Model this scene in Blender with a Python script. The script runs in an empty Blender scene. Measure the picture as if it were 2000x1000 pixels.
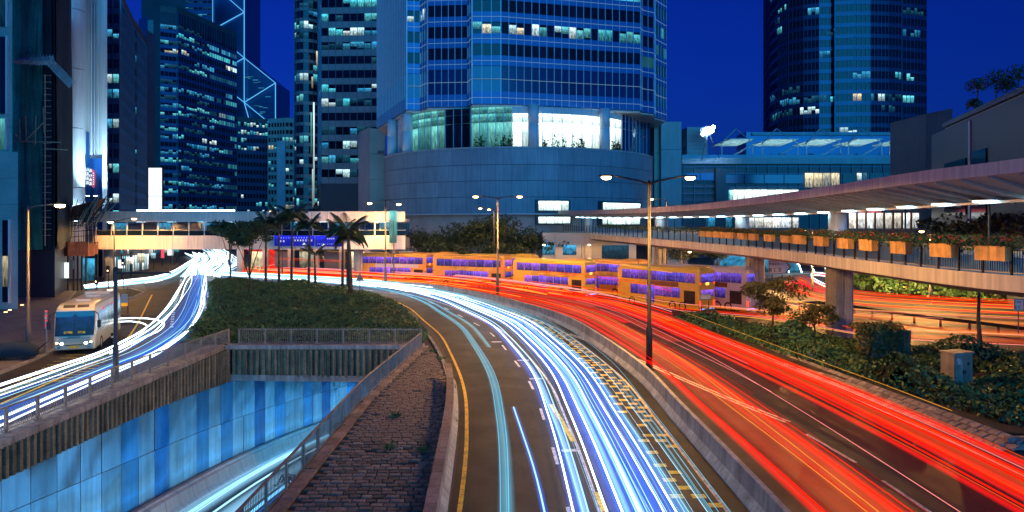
import bpy, bmesh, math, random
import numpy as np
from mathutils import Vector, Matrix

rng = random.Random(7)
nrng = np.random.default_rng(7)
SC = bpy.context.scene
COL = SC.collection

# ------------------------------------------------------------------ camera
F, Y0, H = 1400.0, 434.0, 9.0          # focal length in photo pixels, horizon row, eye height
cam_data = bpy.data.cameras.new('camera')
cam_data.sensor_width = 36.0
cam_data.lens = 36.0 * F / 2000.0
cam_data.shift_y = -(500.0 - Y0) / 2000.0
cam_data.clip_end = 6000
cam = bpy.data.objects.new('camera', cam_data)
cam.location = (0, 0, H)
cam.rotation_euler = (math.radians(90), 0, 0)
COL.objects.link(cam)
SC.camera = cam

# ------------------------------------------------------------------ dusk sky
SUN_EL, SUN_ROT = math.radians(4.0), math.radians(160)   # after sunset, behind the camera to the right
world = bpy.data.worlds.new('World')
SC.world = world
world.use_nodes = True
wn = world.node_tree.nodes
wl = world.node_tree.links
wn.clear()
w_out = wn.new('ShaderNodeOutputWorld')
w_bg = wn.new('ShaderNodeBackground')
w_sky = wn.new('ShaderNodeTexSky')
w_sky.sky_type = 'NISHITA'
w_sky.sun_disc = False
w_sky.sun_elevation = SUN_EL
w_sky.sun_rotation = SUN_ROT
w_mul = wn.new('ShaderNodeMix')
w_mul.data_type = 'RGBA'
w_mul.blend_type = 'MULTIPLY'
w_mul.inputs[0].default_value = 1.0
w_mul.inputs[7].default_value = (0.012, 0.13, 1.75, 1)
wl.new(w_sky.outputs[0], w_mul.inputs[6])
wl.new(w_mul.outputs[2], w_bg.inputs[0])
w_bg.inputs[1].default_value = 0.075
wl.new(w_bg.outputs[0], w_out.inputs[0])

sun_data = bpy.data.lights.new('sun', 'SUN')
sun_data.energy = 1.35
sun_data.angle = math.radians(40)
sun_data.color = (0.015, 0.46, 1.0)
sun = bpy.data.objects.new('sun', sun_data)
sun.rotation_euler = (math.radians(80), 0, math.radians(10))
COL.objects.link(sun)

SC.view_settings.view_transform = 'Standard'
SC.view_settings.look = 'None'
SC.view_settings.exposure = 0.0
SC.view_settings.gamma = 1.0
SC.view_settings.use_curve_mapping = False
SC.cycles.transparent_max_bounces = 48
SC.cycles.max_bounces = 5
SC.cycles.diffuse_bounces = 2
SC.cycles.glossy_bounces = 3
SC.cycles.sample_clamp_indirect = 3.0
SC.cycles.use_denoising = True
SC.cycles.caustics_reflective = False
SC.cycles.caustics_refractive = False

# ------------------------------------------------------------------ helpers
def gp(px, py, z=0.0):
    d = F * (H - z) / (py - Y0)
    return Vector(((px - 1000.0) / F * d, d, z))

def pt(px, py, d):
    return Vector(((px - 1000.0) / F * d, d, H + (Y0 - py) / F * d))

def xd(px, d):
    return Vector(((px - 1000.0) / F * d, d))

def zy(py, d):
    return H + (Y0 - py) / F * d

class MB:
    """collects faces, then links them as one mesh object"""
    def __init__(self):
        self.v, self.f = [], []
    def quad(self, a, b, c, d):
        n = len(self.v)
        self.v += [tuple(a), tuple(b), tuple(c), tuple(d)]
        self.f.append((n, n + 1, n + 2, n + 3))
    def tri(self, a, b, c):
        n = len(self.v)
        self.v += [tuple(a), tuple(b), tuple(c)]
        self.f.append((n, n + 1, n + 2))
    def box(self, c, s, rz=0.0, rx=0.0, ry=0.0):
        hx, hy, hz = s[0] / 2, s[1] / 2, s[2] / 2
        n = len(self.v)
        m = Matrix.Translation(Vector(c)) @ Matrix.Rotation(rz, 4, 'Z') @ Matrix.Rotation(ry, 4, 'Y') @ Matrix.Rotation(rx, 4, 'X')
        for x in (-hx, hx):
            for y in (-hy, hy):
                for z in (-hz, hz):
                    self.v.append(tuple(m @ Vector((x, y, z))))
        for q in ((0, 1, 3, 2), (4, 6, 7, 5), (0, 4, 5, 1), (2, 3, 7, 6), (0, 2, 6, 4), (1, 5, 7, 3)):
            self.f.append(tuple(n + i for i in q))
        return self
    def bar(self, a, b, w, h=None):
        """square bar between two points"""
        a, b = Vector(a), Vector(b)
        d = (b - a)
        L = d.length
        if L < 1e-6:
            return self
        d.normalize()
        up = Vector((0, 0, 1)) if abs(d.z) < 0.95 else Vector((1, 0, 0))
        s = d.cross(up).normalized()
        u = s.cross(d)
        h = h or w
        n = len(self.v)
        for p in (a, b):
            for q in ((-1, -1), (1, -1), (1, 1), (-1, 1)):
                self.v.append(tuple(p + s * (q[0] * w / 2) + u * (q[1] * h / 2)))
        self.f += [(n, n + 1, n + 5, n + 4), (n + 1, n + 2, n + 6, n + 5), (n + 2, n + 3, n + 7, n + 6), (n + 3, n, n + 4, n + 7), (n + 3, n + 2, n + 1, n), (n + 4, n + 5, n + 6, n + 7)]
        return self
    def tube(self, path, r, k=8, cap=True):
        path = [Vector(p) for p in path]
        rr = r if isinstance(r, (list, tuple)) else [r] * len(path)
        n = len(self.v)
        for i, p in enumerate(path):
            t = (path[min(i + 1, len(path) - 1)] - path[max(i - 1, 0)]).normalized()
            up = Vector((0, 0, 1)) if abs(t.z) < 0.9 else Vector((0, 1, 0))
            s = t.cross(up).normalized()
            u = s.cross(t)
            for j in range(k):
                a = 2 * math.pi * j / k
                self.v.append(tuple(p + s * (math.cos(a) * rr[i]) + u * (math.sin(a) * rr[i])))
        for i in range(len(path) - 1):
            for j in range(k):
                a, b = n + i * k + j, n + i * k + (j + 1) % k
                self.f.append((a, b, b + k, a + k))
        if cap:
            self.f.append(tuple(n + j for j in range(k))[::-1])
            e = n + (len(path) - 1) * k
            self.f.append(tuple(e + j for j in range(k)))
        return self
    def lathe(self, c, prof, k=20):
        """prof: list of (r, z) turned about a vertical axis at c"""
        n = len(self.v)
        for r, z in prof:
            for j in range(k):
                a = 2 * math.pi * j / k
                self.v.append((c[0] + r * math.cos(a), c[1] + r * math.sin(a), c[2] + z))
        for i in range(len(prof) - 1):
            for j in range(k):
                a, b = n + i * k + j, n + i * k + (j + 1) % k
                self.f.append((a, b, b + k, a + k))
        self.f.append(tuple(n + j for j in range(k))[::-1])
        e = n + (len(prof) - 1) * k
        self.f.append(tuple(e + j for j in range(k)))
        return self
    def prism(self, poly, z0, z1):
        n = len(self.v)
        k = len(poly)
        self.v += [(p[0], p[1], z0) for p in poly] + [(p[0], p[1], z1) for p in poly]
        self.f.append(tuple(n + i for i in range(k))[::-1])
        self.f.append(tuple(n + k + i for i in range(k)))
        for i in range(k):
            j = (i + 1) % k
            self.f.append((n + i, n + j, n + k + j, n + k + i))
        return self
    def poly(self, pts):
        n = len(self.v)
        self.v += [tuple(p) for p in pts]
        self.f.append(tuple(range(n, n + len(pts))))
        return self
    def loft(self, secs, close=True, caps=True):
        """secs: list of equally long point rings"""
        n = len(self.v)
        k = len(secs[0])
        for s in secs:
            self.v += [tuple(p) for p in s]
        for i in range(len(secs) - 1):
            for j in range(k if close else k - 1):
                a, b = n + i * k + j, n + i * k + (j + 1) % k
                self.f.append((a, b, b + k, a + k))
        if caps and close:
            self.f.append(tuple(n + j for j in range(k))[::-1])
            e = n + (len(secs) - 1) * k
            self.f.append(tuple(e + j for j in range(k)))
        return self
    def mesh(self, name, mat=None, smooth=False, fix=True):
        me = bpy.data.meshes.new(name)
        me.from_pydata(self.v, [], self.f)
        if fix and len(self.f) < 60000:
            bm = bmesh.new()
            bm.from_mesh(me)
            bmesh.ops.recalc_face_normals(bm, faces=bm.faces)
            bm.to_mesh(me)
            bm.free()
        if mat:
            me.materials.append(M[mat] if isinstance(mat, str) else mat)
        if smooth:
            me.polygons.foreach_set('use_smooth', [True] * len(me.polygons))
        me.update()
        return me
    def build(self, name, mat, parent=None, smooth=False, fix=True, world=True):
        return add(name, self.mesh(name, mat, smooth, fix), parent, world)

def add(name, me, parent=None, world=True):
    o = bpy.data.objects.new(name, me)
    COL.objects.link(o)
    if parent is not None:
        o.parent = parent
        if world:
            # the part's mesh is in world coordinates: undo the parent's own placement
            pr = parent
            m = Matrix.Identity(4)
            while pr is not None:
                m = m @ Matrix.Identity(4)
                pr = None
            o.matrix_parent_inverse = wmat(parent).inverted()
    return o

def wmat(o):
    m = Matrix.LocRotScale(o.location, o.rotation_euler, o.scale)
    if o.parent is not None:
        return wmat(o.parent) @ o.matrix_parent_inverse @ m
    return m

def tag(o, label, cat, group=None, kind=None):
    o['label'] = label
    o['category'] = cat
    if group:
        o['group'] = group
    if kind:
        o['kind'] = kind
    return o

def struct(o, label=None):
    o['kind'] = 'structure'
    if label:
        o['label'] = label
    return o

def thing(name, label, cat, loc=(0, 0, 0), rz=0.0, group=None):
    o = bpy.data.objects.new(name, None)
    COL.objects.link(o)
    o.empty_display_size = 0.2
    loc = tuple(loc)
    o.location = loc if len(loc) == 3 else (loc[0], loc[1], 0)
    o.rotation_euler = (0, 0, rz)
    return tag(o, label, cat, group)

def copy_tree(o, parent=None):
    c = o.copy()
    COL.objects.link(c)
    c.parent = parent
    for ch in o.children:
        copy_tree(ch, c)
    return c

_unit = {}
def unit_box(mat):
    """one shared unit box per material; placed many times by scale"""
    if mat not in _unit:
        _unit[mat] = MB().box((0, 0, 0), (1, 1, 1)).mesh('unit_' + mat, mat)
    return _unit[mat]

def ubox(name, mat, parent, c, s, rz=0.0):
    o = bpy.data.objects.new(name, unit_box(mat))
    COL.objects.link(o)
    o.location = c
    o.scale = s
    o.rotation_euler = (0, 0, rz)
    if parent is not None:
        o.parent = parent
        o.matrix_parent_inverse = wmat(parent).inverted()
    return o

def catmull(pts, n=8):
    """smooth polyline through pts (any dimension)"""
    P = [np.array(p, float) for p in pts]
    P = [2 * P[0] - P[1]] + P + [2 * P[-1] - P[-2]]
    out = []
    for i in range(1, len(P) - 2):
        for j in range(n):
            t = j / n
            a, b, c, d = P[i - 1], P[i], P[i + 1], P[i + 2]
            out.append(0.5 * ((2 * b) + (-a + c) * t + (2 * a - 5 * b + 4 * c - d) * t * t + (-a + 3 * b - 3 * c + d) * t ** 3))
    out.append(P[-2])
    return np.array(out)

def resample(path, step):
    path = np.array(path, float)
    seg = np.linalg.norm(np.diff(path, axis=0), axis=1)
    s = np.concatenate([[0], np.cumsum(seg)])
    n = max(2, int(round(s[-1] / step)) + 1)
    t = np.linspace(0, s[-1], n)
    return np.stack([np.interp(t, s, path[:, k]) for k in range(path.shape[1])], 1)

def normals2(path):
    """right-hand side unit normal along a plan polyline (heading away -> right is +x)"""
    path = np.array(path)[:, :2]
    t = np.gradient(path, axis=0)
    t /= np.linalg.norm(t, axis=1)[:, None] + 1e-9
    return np.stack([t[:, 1], -t[:, 0]], 1)

def leaves_mesh(name, C, N, size, mat, aspect=0.55):
    """many small rhombic leaves: centres C (n,3), facing N (n,3)"""
    n = len(C)
    N = N / (np.linalg.norm(N, axis=1)[:, None] + 1e-9)
    R = nrng.normal(size=(n, 3))
    A = np.cross(N, R)
    A /= np.linalg.norm(A, axis=1)[:, None] + 1e-9
    B = np.cross(N, A)
    s = (size * (0.6 + 0.8 * nrng.random(n)))[:, None]
    V = np.empty((n, 4, 3))
    V[:, 0] = C - A * s
    V[:, 1] = C - B * s * aspect + N * s * 0.15
    V[:, 2] = C + A * s
    V[:, 3] = C + B * s * aspect + N * s * 0.15
    me = bpy.data.meshes.new(name)
    me.vertices.add(n * 4)
    me.vertices.foreach_set('co', V.reshape(-1))
    me.loops.add(n * 4)
    me.loops.foreach_set('vertex_index', np.arange(n * 4, dtype=np.int32))
    me.polygons.add(n)
    me.polygons.foreach_set('loop_start', np.arange(0, n * 4, 4, dtype=np.int32))
    me.update(calc_edges=True)
    me.materials.append(M[mat])
    return me

# ------------------------------------------------------------------ materials
M = {}

def soft(name, col, strength):
    """glow that fades towards the edges of its ribbon (attribute 'fall'), without substance"""
    t = nt(name)
    N, L = t.nodes, t.links
    out = N.new('ShaderNodeOutputMaterial')
    e = N.new('ShaderNodeEmission')
    e.inputs[0].default_value = (*col, 1)
    at = N.new('ShaderNodeAttribute')
    at.attribute_name = 'fall'
    pw = N.new('ShaderNodeMath')
    pw.operation = 'POWER'
    pw.inputs[1].default_value = 1.7
    L.new(at.outputs['Fac'], pw.inputs[0])
    mu = N.new('ShaderNodeMath')
    mu.operation = 'MULTIPLY'
    mu.inputs[1].default_value = strength
    L.new(pw.outputs[0], mu.inputs[0])
    L.new(mu.outputs[0], e.inputs[1])
    tr = N.new('ShaderNodeBsdfTransparent')
    a = N.new('ShaderNodeAddShader')
    L.new(e.outputs[0], a.inputs[0])
    L.new(tr.outputs[0], a.inputs[1])
    L.new(a.outputs[0], out.inputs[0])
    return M[name]

def nt(name):
    m = bpy.data.materials.new(name)
    m.use_nodes = True
    m.node_tree.nodes.clear()
    M[name] = m
    return m.node_tree

def sock(nd, name):
    return nd.inputs[name]

def solid(name, col, rough=0.6, metal=0.0, var=0.25, scale=1.5, fine=0.0, fscale=60.0, bump=0.0, bscale=30.0, rand=0.0, coat=0.0, spec=0.5, streak=0.0):
    """surface with patchy colour, fine grain, relief and optional run-off streaks"""
    t = nt(name)
    N, L = t.nodes, t.links
    out = N.new('ShaderNodeOutputMaterial')
    b = N.new('ShaderNodeBsdfPrincipled')
    tc = N.new('ShaderNodeTexCoord')
    geo = N.new('ShaderNodeNewGeometry')
    no = N.new('ShaderNodeTexNoise')
    no.inputs['Scale'].default_value = scale
    no.inputs['Detail'].default_value = 5
    L.new(geo.outputs['Position'], no.inputs['Vector'])
    mp = N.new('ShaderNodeMapRange')
    mp.inputs[1].default_value = 0.25
    mp.inputs[2].default_value = 0.75
    mp.inputs[3].default_value = 1 - var
    mp.inputs[4].default_value = 1 + var
    L.new(no.outputs[0], mp.inputs[0])
    fac = mp.outputs[0]
    def mul(a, bb):
        k = N.new('ShaderNodeMath')
        k.operation = 'MULTIPLY'
        L.new(a, k.inputs[0])
        if isinstance(bb, float):
            k.inputs[1].default_value = bb
        else:
            L.new(bb, k.inputs[1])
        return k.outputs[0]
    if fine > 0:
        n2 = N.new('ShaderNodeTexNoise')
        n2.inputs['Scale'].default_value = fscale
        n2.inputs['Detail'].default_value = 2
        L.new(geo.outputs['Position'], n2.inputs['Vector'])
        m2 = N.new('ShaderNodeMapRange')
        m2.inputs[1].default_value = 0.3
        m2.inputs[2].default_value = 0.7
        m2.inputs[3].default_value = 1 - fine
        m2.inputs[4].default_value = 1 + fine
        L.new(n2.outputs[0], m2.inputs[0])
        fac = mul(fac, m2.outputs[0])
    if streak > 0:
        vm = N.new('ShaderNodeVectorMath')
        vm.operation = 'MULTIPLY'
        vm.inputs[1].default_value = (2.2, 2.2, 0.12)
        L.new(geo.outputs['Position'], vm.inputs[0])
        n3 = N.new('ShaderNodeTexNoise')
        n3.inputs['Scale'].default_value = 1.6
        n3.inputs['Detail'].default_value = 6
        L.new(vm.outputs[0], n3.inputs['Vector'])
        m3 = N.new('ShaderNodeMapRange')
        m3.inputs[1].default_value = 0.35
        m3.inputs[2].default_value = 0.65
        m3.inputs[3].default_value = 1 - streak
        m3.inputs[4].default_value = 1 + streak * 0.6
        L.new(n3.outputs[0], m3.inputs[0])
        fac = mul(fac, m3.outputs[0])
    if rand > 0:
        oi = N.new('ShaderNodeObjectInfo')
        m4 = N.new('ShaderNodeMapRange')
        m4.inputs[3].default_value = 1 - rand
        m4.inputs[4].default_value = 1 + rand
        L.new(oi.outputs['Random'], m4.inputs[0])
        fac = mul(fac, m4.outputs[0])
    vm = N.new('ShaderNodeVectorMath')
    vm.operation = 'SCALE'
    vm.inputs[0].default_value = col
    L.new(fac, vm.inputs['Scale'])
    L.new(vm.outputs[0], b.inputs['Base Color'])
    b.inputs['Roughness'].default_value = rough
    b.inputs['Metallic'].default_value = metal
    b.inputs['Specular IOR Level'].default_value = spec
    if coat:
        b.inputs['Coat Weight'].default_value = coat
        b.inputs['Coat Roughness'].default_value = 0.08
    if bump > 0:
        nb = N.new('ShaderNodeTexNoise')
        nb.inputs['Scale'].default_value = bscale
        nb.inputs['Detail'].default_value = 4
        L.new(geo.outputs['Position'], nb.inputs['Vector'])
        bp = N.new('ShaderNodeBump')
        bp.inputs['Strength'].default_value = bump
        bp.inputs['Distance'].default_value = 0.05
        L.new(nb.outputs[0], bp.inputs['Height'])
        L.new(bp.outputs[0], b.inputs['Normal'])
    L.new(b.outputs[0], out.inputs[0])
    return M[name]

def glow(name, col, strength):
    t = nt(name)
    N, L = t.nodes, t.links
    out = N.new('ShaderNodeOutputMaterial')
    e = N.new('ShaderNodeEmission')
    e.inputs[0].default_value = (*col, 1)
    e.inputs[1].default_value = strength
    L.new(e.outputs[0], out.inputs[0])
    return M[name]

def veil(name, col, strength):
    """light without substance: adds glow to whatever is behind it"""
    t = nt(name)
    N, L = t.nodes, t.links
    out = N.new('ShaderNodeOutputMaterial')
    e = N.new('ShaderNodeEmission')
    e.inputs[0].default_value = (*col, 1)
    e.inputs[1].default_value = strength
    tr = N.new('ShaderNodeBsdfTransparent')
    a = N.new('ShaderNodeAddShader')
    L.new(e.outputs[0], a.inputs[0])
    L.new(tr.outputs[0], a.inputs[1])
    L.new(a.outputs[0], out.inputs[0])
    return M[name]

def litwin(name, ca, cb, strength, contrast=0.88, sx=7.0, sz=3.5):
    """a lit room painted into the glow of its pane: uneven interior, blinds, bright ceiling fittings, dark clutter low down"""
    t = nt(name)
    N, L = t.nodes, t.links
    out = N.new('ShaderNodeOutputMaterial')
    b = N.new('ShaderNodeBsdfPrincipled')
    b.inputs['Base Color'].default_value = (0.01, 0.02, 0.03, 1)
    b.inputs['Roughness'].default_value = 0.15
    tc = N.new('ShaderNodeTexCoord')
    oi = N.new('ShaderNodeObjectInfo')
    geo = N.new('ShaderNodeNewGeometry')
    sc = N.new('ShaderNodeVectorMath')
    sc.operation = 'MULTIPLY'
    sc.inputs[1].default_value = (sx, sx, sz)
    L.new(tc.outputs['Generated'], sc.inputs[0])
    ad = N.new('ShaderNodeVectorMath')
    ad.operation = 'ADD'
    rs = N.new('ShaderNodeVectorMath')
    rs.operation = 'SCALE'
    rs.inputs[0].default_value = (37.0, 91.0, 53.0)
    L.new(oi.outputs['Random'], rs.inputs['Scale'])
    L.new(sc.outputs[0], ad.inputs[0])
    L.new(rs.outputs[0], ad.inputs[1])
    no = N.new('ShaderNodeTexNoise')
    no.inputs['Scale'].default_value = 1.0
    no.inputs['Detail'].default_value = 3
    L.new(ad.outputs[0], no.inputs['Vector'])
    mr = N.new('ShaderNodeMapRange')
    mr.inputs[1].default_value = 0.32
    mr.inputs[2].default_value = 0.66
    mr.inputs[3].default_value = 1 - contrast * 0.75
    mr.inputs[4].default_value = 1.15
    L.new(no.outputs[0], mr.inputs[0])
    r2 = N.new('ShaderNodeMapRange')
    r2.inputs[3].default_value = 0.45
    r2.inputs[4].default_value = 1.2
    L.new(oi.outputs['Random'], r2.inputs[0])
    mu = N.new('ShaderNodeMath')
    mu.operation = 'MULTIPLY'
    L.new(mr.outputs[0], mu.inputs[0])
    L.new(r2.outputs[0], mu.inputs[1])
    m3 = N.new('ShaderNodeMath')
    m3.operation = 'MULTIPLY'
    m3.inputs[1].default_value = strength
    # painted glow: top bright as under ceiling fittings, dark desks and people below
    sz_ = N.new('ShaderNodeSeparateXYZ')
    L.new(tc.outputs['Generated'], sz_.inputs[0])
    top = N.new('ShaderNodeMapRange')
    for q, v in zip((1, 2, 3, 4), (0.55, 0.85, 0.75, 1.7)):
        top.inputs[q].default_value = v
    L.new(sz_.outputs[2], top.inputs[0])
    ln = N.new('ShaderNodeVectorMath')
    ln.operation = 'MULTIPLY'
    ln.inputs[1].default_value = (6.0, 6.0, 0.0)
    L.new(tc.outputs['Generated'], ln.inputs[0])
    la = N.new('ShaderNodeVectorMath')
    la.operation = 'ADD'
    L.new(ln.outputs[0], la.inputs[0])
    L.new(rs.outputs[0], la.inputs[1])
    n4 = N.new('ShaderNodeTexNoise')
    n4.inputs['Scale'].default_value = 1.0
    n4.inputs['Detail'].default_value = 4
    L.new(la.outputs[0], n4.inputs['Vector'])
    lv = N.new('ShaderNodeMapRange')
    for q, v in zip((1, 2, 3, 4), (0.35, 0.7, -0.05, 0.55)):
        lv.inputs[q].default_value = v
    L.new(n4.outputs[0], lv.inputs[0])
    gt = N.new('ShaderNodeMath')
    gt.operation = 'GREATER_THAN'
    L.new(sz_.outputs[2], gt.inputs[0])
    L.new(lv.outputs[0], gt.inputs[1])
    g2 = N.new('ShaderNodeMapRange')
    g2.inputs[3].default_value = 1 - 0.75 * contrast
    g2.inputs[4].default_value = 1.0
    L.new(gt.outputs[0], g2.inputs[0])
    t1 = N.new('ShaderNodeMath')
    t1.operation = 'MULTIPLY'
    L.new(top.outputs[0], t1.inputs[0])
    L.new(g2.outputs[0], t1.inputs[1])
    t2 = N.new('ShaderNodeMath')
    t2.operation = 'MULTIPLY'
    L.new(mu.outputs[0], t2.inputs[0])
    L.new(t1.outputs[0], t2.inputs[1])
    L.new(t2.outputs[0], m3.inputs[0])
    b.inputs['Specular IOR Level'].default_value = 0.2
    mx = N.new('ShaderNodeMix')
    mx.data_type = 'RGBA'
    mx.inputs[6].default_value = (*ca, 1)
    mx.inputs[7].default_value = (*cb, 1)
    # second random from the first
    fr = N.new('ShaderNodeMath')
    fr.operation = 'MULTIPLY'
    fr.inputs[1].default_value = 17.31
    L.new(oi.outputs['Random'], fr.inputs[0])
    fr2 = N.new('ShaderNodeMath')
    fr2.operation = 'FRACT'
    L.new(fr.outputs[0], fr2.inputs[0])
    L.new(fr2.outputs[0], mx.inputs[0])
    L.new(mx.outputs[2], b.inputs['Emission Color'])
    L.new(m3.outputs[0], b.inputs['Emission Strength'])
    L.new(b.outputs[0], out.inputs[0])
    return M[name]

# ground and road
def asphalt(name, col, rough):
    """worn road: relaid patches, tar-sealed cracks, oil drips, stone grain"""
    t = nt(name)
    N, L = t.nodes, t.links
    out = N.new('ShaderNodeOutputMaterial')
    b = N.new('ShaderNodeBsdfPrincipled')
    geo = N.new('ShaderNodeNewGeometry')
    def rng_map(src, a0, a1, b0, b1):
        k = N.new('ShaderNodeMapRange')
        for q, v in zip((1, 2, 3, 4), (a0, a1, b0, b1)):
            k.inputs[q].default_value = v
        L.new(src, k.inputs[0])
        return k.outputs[0]
    def mul(a, c):
        k = N.new('ShaderNodeMath')
        k.operation = 'MULTIPLY'
        L.new(a, k.inputs[0])
        L.new(c, k.inputs[1])
        return k.outputs[0]
    def noise(s, d):
        k = N.new('ShaderNodeTexNoise')
        k.inputs['Scale'].default_value = s
        k.inputs['Detail'].default_value = d
        L.new(geo.outputs['Position'], k.inputs['Vector'])
        return k.outputs[0]
    vo = N.new('ShaderNodeTexVoronoi')
    vo.distance = 'CHEBYCHEV'
    vo.inputs['Scale'].default_value = 0.11
    L.new(geo.outputs['Position'], vo.inputs['Vector'])
    sp = N.new('ShaderNodeSeparateColor')
    L.new(vo.outputs['Color'], sp.inputs[0])
    patch = rng_map(sp.outputs[0], 0, 1, 0.86, 1.12)
    ve = N.new('ShaderNodeTexVoronoi')
    ve.feature = 'DISTANCE_TO_EDGE'
    ve.inputs['Scale'].default_value = 0.22
    wv = N.new('ShaderNodeVectorMath')
    wv.operation = 'ADD'
    nz = N.new('ShaderNodeTexNoise')
    nz.inputs['Scale'].default_value = 0.8
    nz.inputs['Detail'].default_value = 5
    L.new(geo.outputs['Position'], nz.inputs['Vector'])
    L.new(geo.outputs['Position'], wv.inputs[0])
    L.new(nz.outputs['Color'], wv.inputs[1])
    L.new(wv.outputs[0], ve.inputs['Vector'])
    crack = rng_map(ve.outputs['Distance'], 0.0, 0.010, 0.45, 1.0)
    f = mul(mul(patch, crack), mul(rng_map(noise(0.35, 6), 0.3, 0.7, 0.78, 1.2), rng_map(noise(20, 2), 0.3, 0.7, 0.55, 1.45)))
    f = mul(f, rng_map(noise(1.7, 3), 0.60, 0.74, 1.0, 0.72))
    vm = N.new('ShaderNodeVectorMath')
    vm.operation = 'SCALE'
    vm.inputs[0].default_value = col
    L.new(f, vm.inputs['Scale'])
    L.new(vm.outputs[0], b.inputs['Base Color'])
    L.new(rng_map(noise(0.6, 4), 0.3, 0.7, rough, rough + 0.14), b.inputs['Roughness'])
    b.inputs['Specular IOR Level'].default_value = 0.18
    bp = N.new('ShaderNodeBump')
    bp.inputs['Strength'].default_value = 0.25
    bp.inputs['Distance'].default_value = 0.04
    L.new(noise(42, 3), bp.inputs['Height'])
    L.new(bp.outputs[0], b.inputs['Normal'])
    L.new(b.outputs[0], out.inputs[0])
asphalt('asphalt', (0.024, 0.025, 0.036), 0.55)
asphalt('asphalt_old', (0.042, 0.037, 0.037), 0.6)
solid('paving', (0.16, 0.15, 0.15), 0.75, var=0.3, scale=0.6, fine=0.25, fscale=12, bump=0.2)
solid('ground', (0.07, 0.065, 0.06), 0.8, var=0.3, scale=0.1, fine=0.3, fscale=6)
solid('soil', (0.05, 0.035, 0.022), 0.95, var=0.4, scale=2, bump=0.5, bscale=10)
solid('paint_white', (0.62, 0.60, 0.57), 0.6, var=0.45, scale=2.2, fine=0.5, fscale=14)
solid('paint_yellow', (0.88, 0.56, 0.04), 0.6, var=0.4, scale=2.2, fine=0.45, fscale=14)
solid('kerb', (0.30, 0.28, 0.26), 0.8, var=0.35, scale=1.5, fine=0.25, fscale=15, rand=0.15, bump=0.2)
solid('concrete', (0.34, 0.32, 0.30), 0.8, var=0.3, scale=0.8, fine=0.15, fscale=12, streak=0.35, bump=0.15, bscale=12)
solid('concrete_dark', (0.21, 0.16, 0.10), 0.85, var=0.45, scale=1.2, fine=0.25, fscale=10, streak=0.6, bump=0.3, bscale=8)
solid('barrier', (0.46, 0.45, 0.44), 0.75, var=0.25, scale=1.2, fine=0.15, fscale=14, rand=0.12, streak=0.25, bump=0.1)
solid('brick', (0.22, 0.175, 0.14), 0.85, var=0.35, scale=3, fine=0.35, fscale=20, rand=0.45, bump=0.5, bscale=18)
solid('stone', (0.28, 0.23, 0.20), 0.8, var=0.35, scale=4, fine=0.3, fscale=18, rand=0.3, bump=0.4, bscale=12)
solid('mortar', (0.055, 0.045, 0.035), 0.95, var=0.4, scale=3, bump=0.3)
# metals
solid('galv', (0.42, 0.40, 0.38), 0.45, 0.6, var=0.3, scale=2, fine=0.1)
solid('rail_paint', (0.30, 0.26, 0.23), 0.55, 0.2, var=0.3, scale=2, fine=0.2, fscale=20)
solid('dark_metal', (0.035, 0.035, 0.04), 0.45, 0.5, var=0.3, scale=2)
solid('pole_grey', (0.12, 0.105, 0.095), 0.5, 0.1, var=0.3, scale=1.5, fine=0.1)
solid('pole_dark', (0.014, 0.011, 0.010), 0.5, 0.1, var=0.3, scale=1.5)
solid('cabinet', (0.30, 0.26, 0.22), 0.6, 0.1, var=0.25, scale=2, streak=0.25)
solid('rubber', (0.012, 0.012, 0.012), 0.8, var=0.2)
solid('chrome', (0.6, 0.6, 0.62), 0.2, 1.0, var=0.1)
# plants
solid('hedge_leaf', (0.06, 0.16, 0.055), 0.5, var=0.65, scale=1.3, fine=0.5, fscale=9)
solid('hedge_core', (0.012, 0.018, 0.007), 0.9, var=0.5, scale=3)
solid('palm_leaf', (0.035, 0.055, 0.018), 0.5, var=0.4, scale=2)
solid('tree_leaf', (0.045, 0.07, 0.02), 0.55, var=0.55, scale=1.0, fine=0.4, fscale=8)
solid('shrub_leaf', (0.14, 0.13, 0.025), 0.5, var=0.6, scale=2, fine=0.4, fscale=12)
solid('flower', (0.55, 0.03, 0.05), 0.5, var=0.3, scale=4)
solid('bark', (0.09, 0.065, 0.045), 0.9, var=0.4, scale=3, bump=0.5, bscale=8)
solid('net_green', (0.03, 0.30, 0.24), 0.85, var=0.45, scale=0.35, fine=0.15, fscale=6, streak=0.3)
solid('net_dark', (0.01, 0.03, 0.05), 0.85, var=0.4, scale=0.3)
solid('bamboo', (0.55, 0.45, 0.32), 0.7, var=0.3, scale=3)
solid('wood_board', (0.28, 0.10, 0.055), 0.8, var=0.3, scale=1.5, streak=0.3)
# buildings
solid('clad_white', (0.62, 0.64, 0.68), 0.45, var=0.12, scale=0.2, streak=0.1)
solid('clad_grey', (0.38, 0.40, 0.42), 0.5, var=0.15, scale=0.2, rand=0.09, streak=0.12)
solid('clad_stone', (0.35, 0.33, 0.32), 0.7, var=0.2, scale=0.3, fine=0.1, fscale=6)
solid('clad_dark', (0.05, 0.06, 0.08), 0.4, var=0.2, scale=0.1)
solid('clad_band', (0.26, 0.25, 0.26), 0.6, var=0.15, scale=0.15)
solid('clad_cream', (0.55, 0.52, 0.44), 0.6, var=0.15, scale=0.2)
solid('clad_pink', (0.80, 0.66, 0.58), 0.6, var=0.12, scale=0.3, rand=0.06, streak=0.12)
solid('glass_dark', (0.004, 0.014, 0.032), 0.10, 0.0, var=0.3, scale=0.15, spec=0.35, rand=0.35)
solid('glass_blue', (0.008, 0.03, 0.12), 0.15, 0.1, var=0.2, scale=0.1, spec=0.8, rand=0.2)
solid('spandrel_blue', (0.02, 0.13, 0.42), 0.35, 0.1, var=0.15, scale=0.1, spec=0.7)
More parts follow.
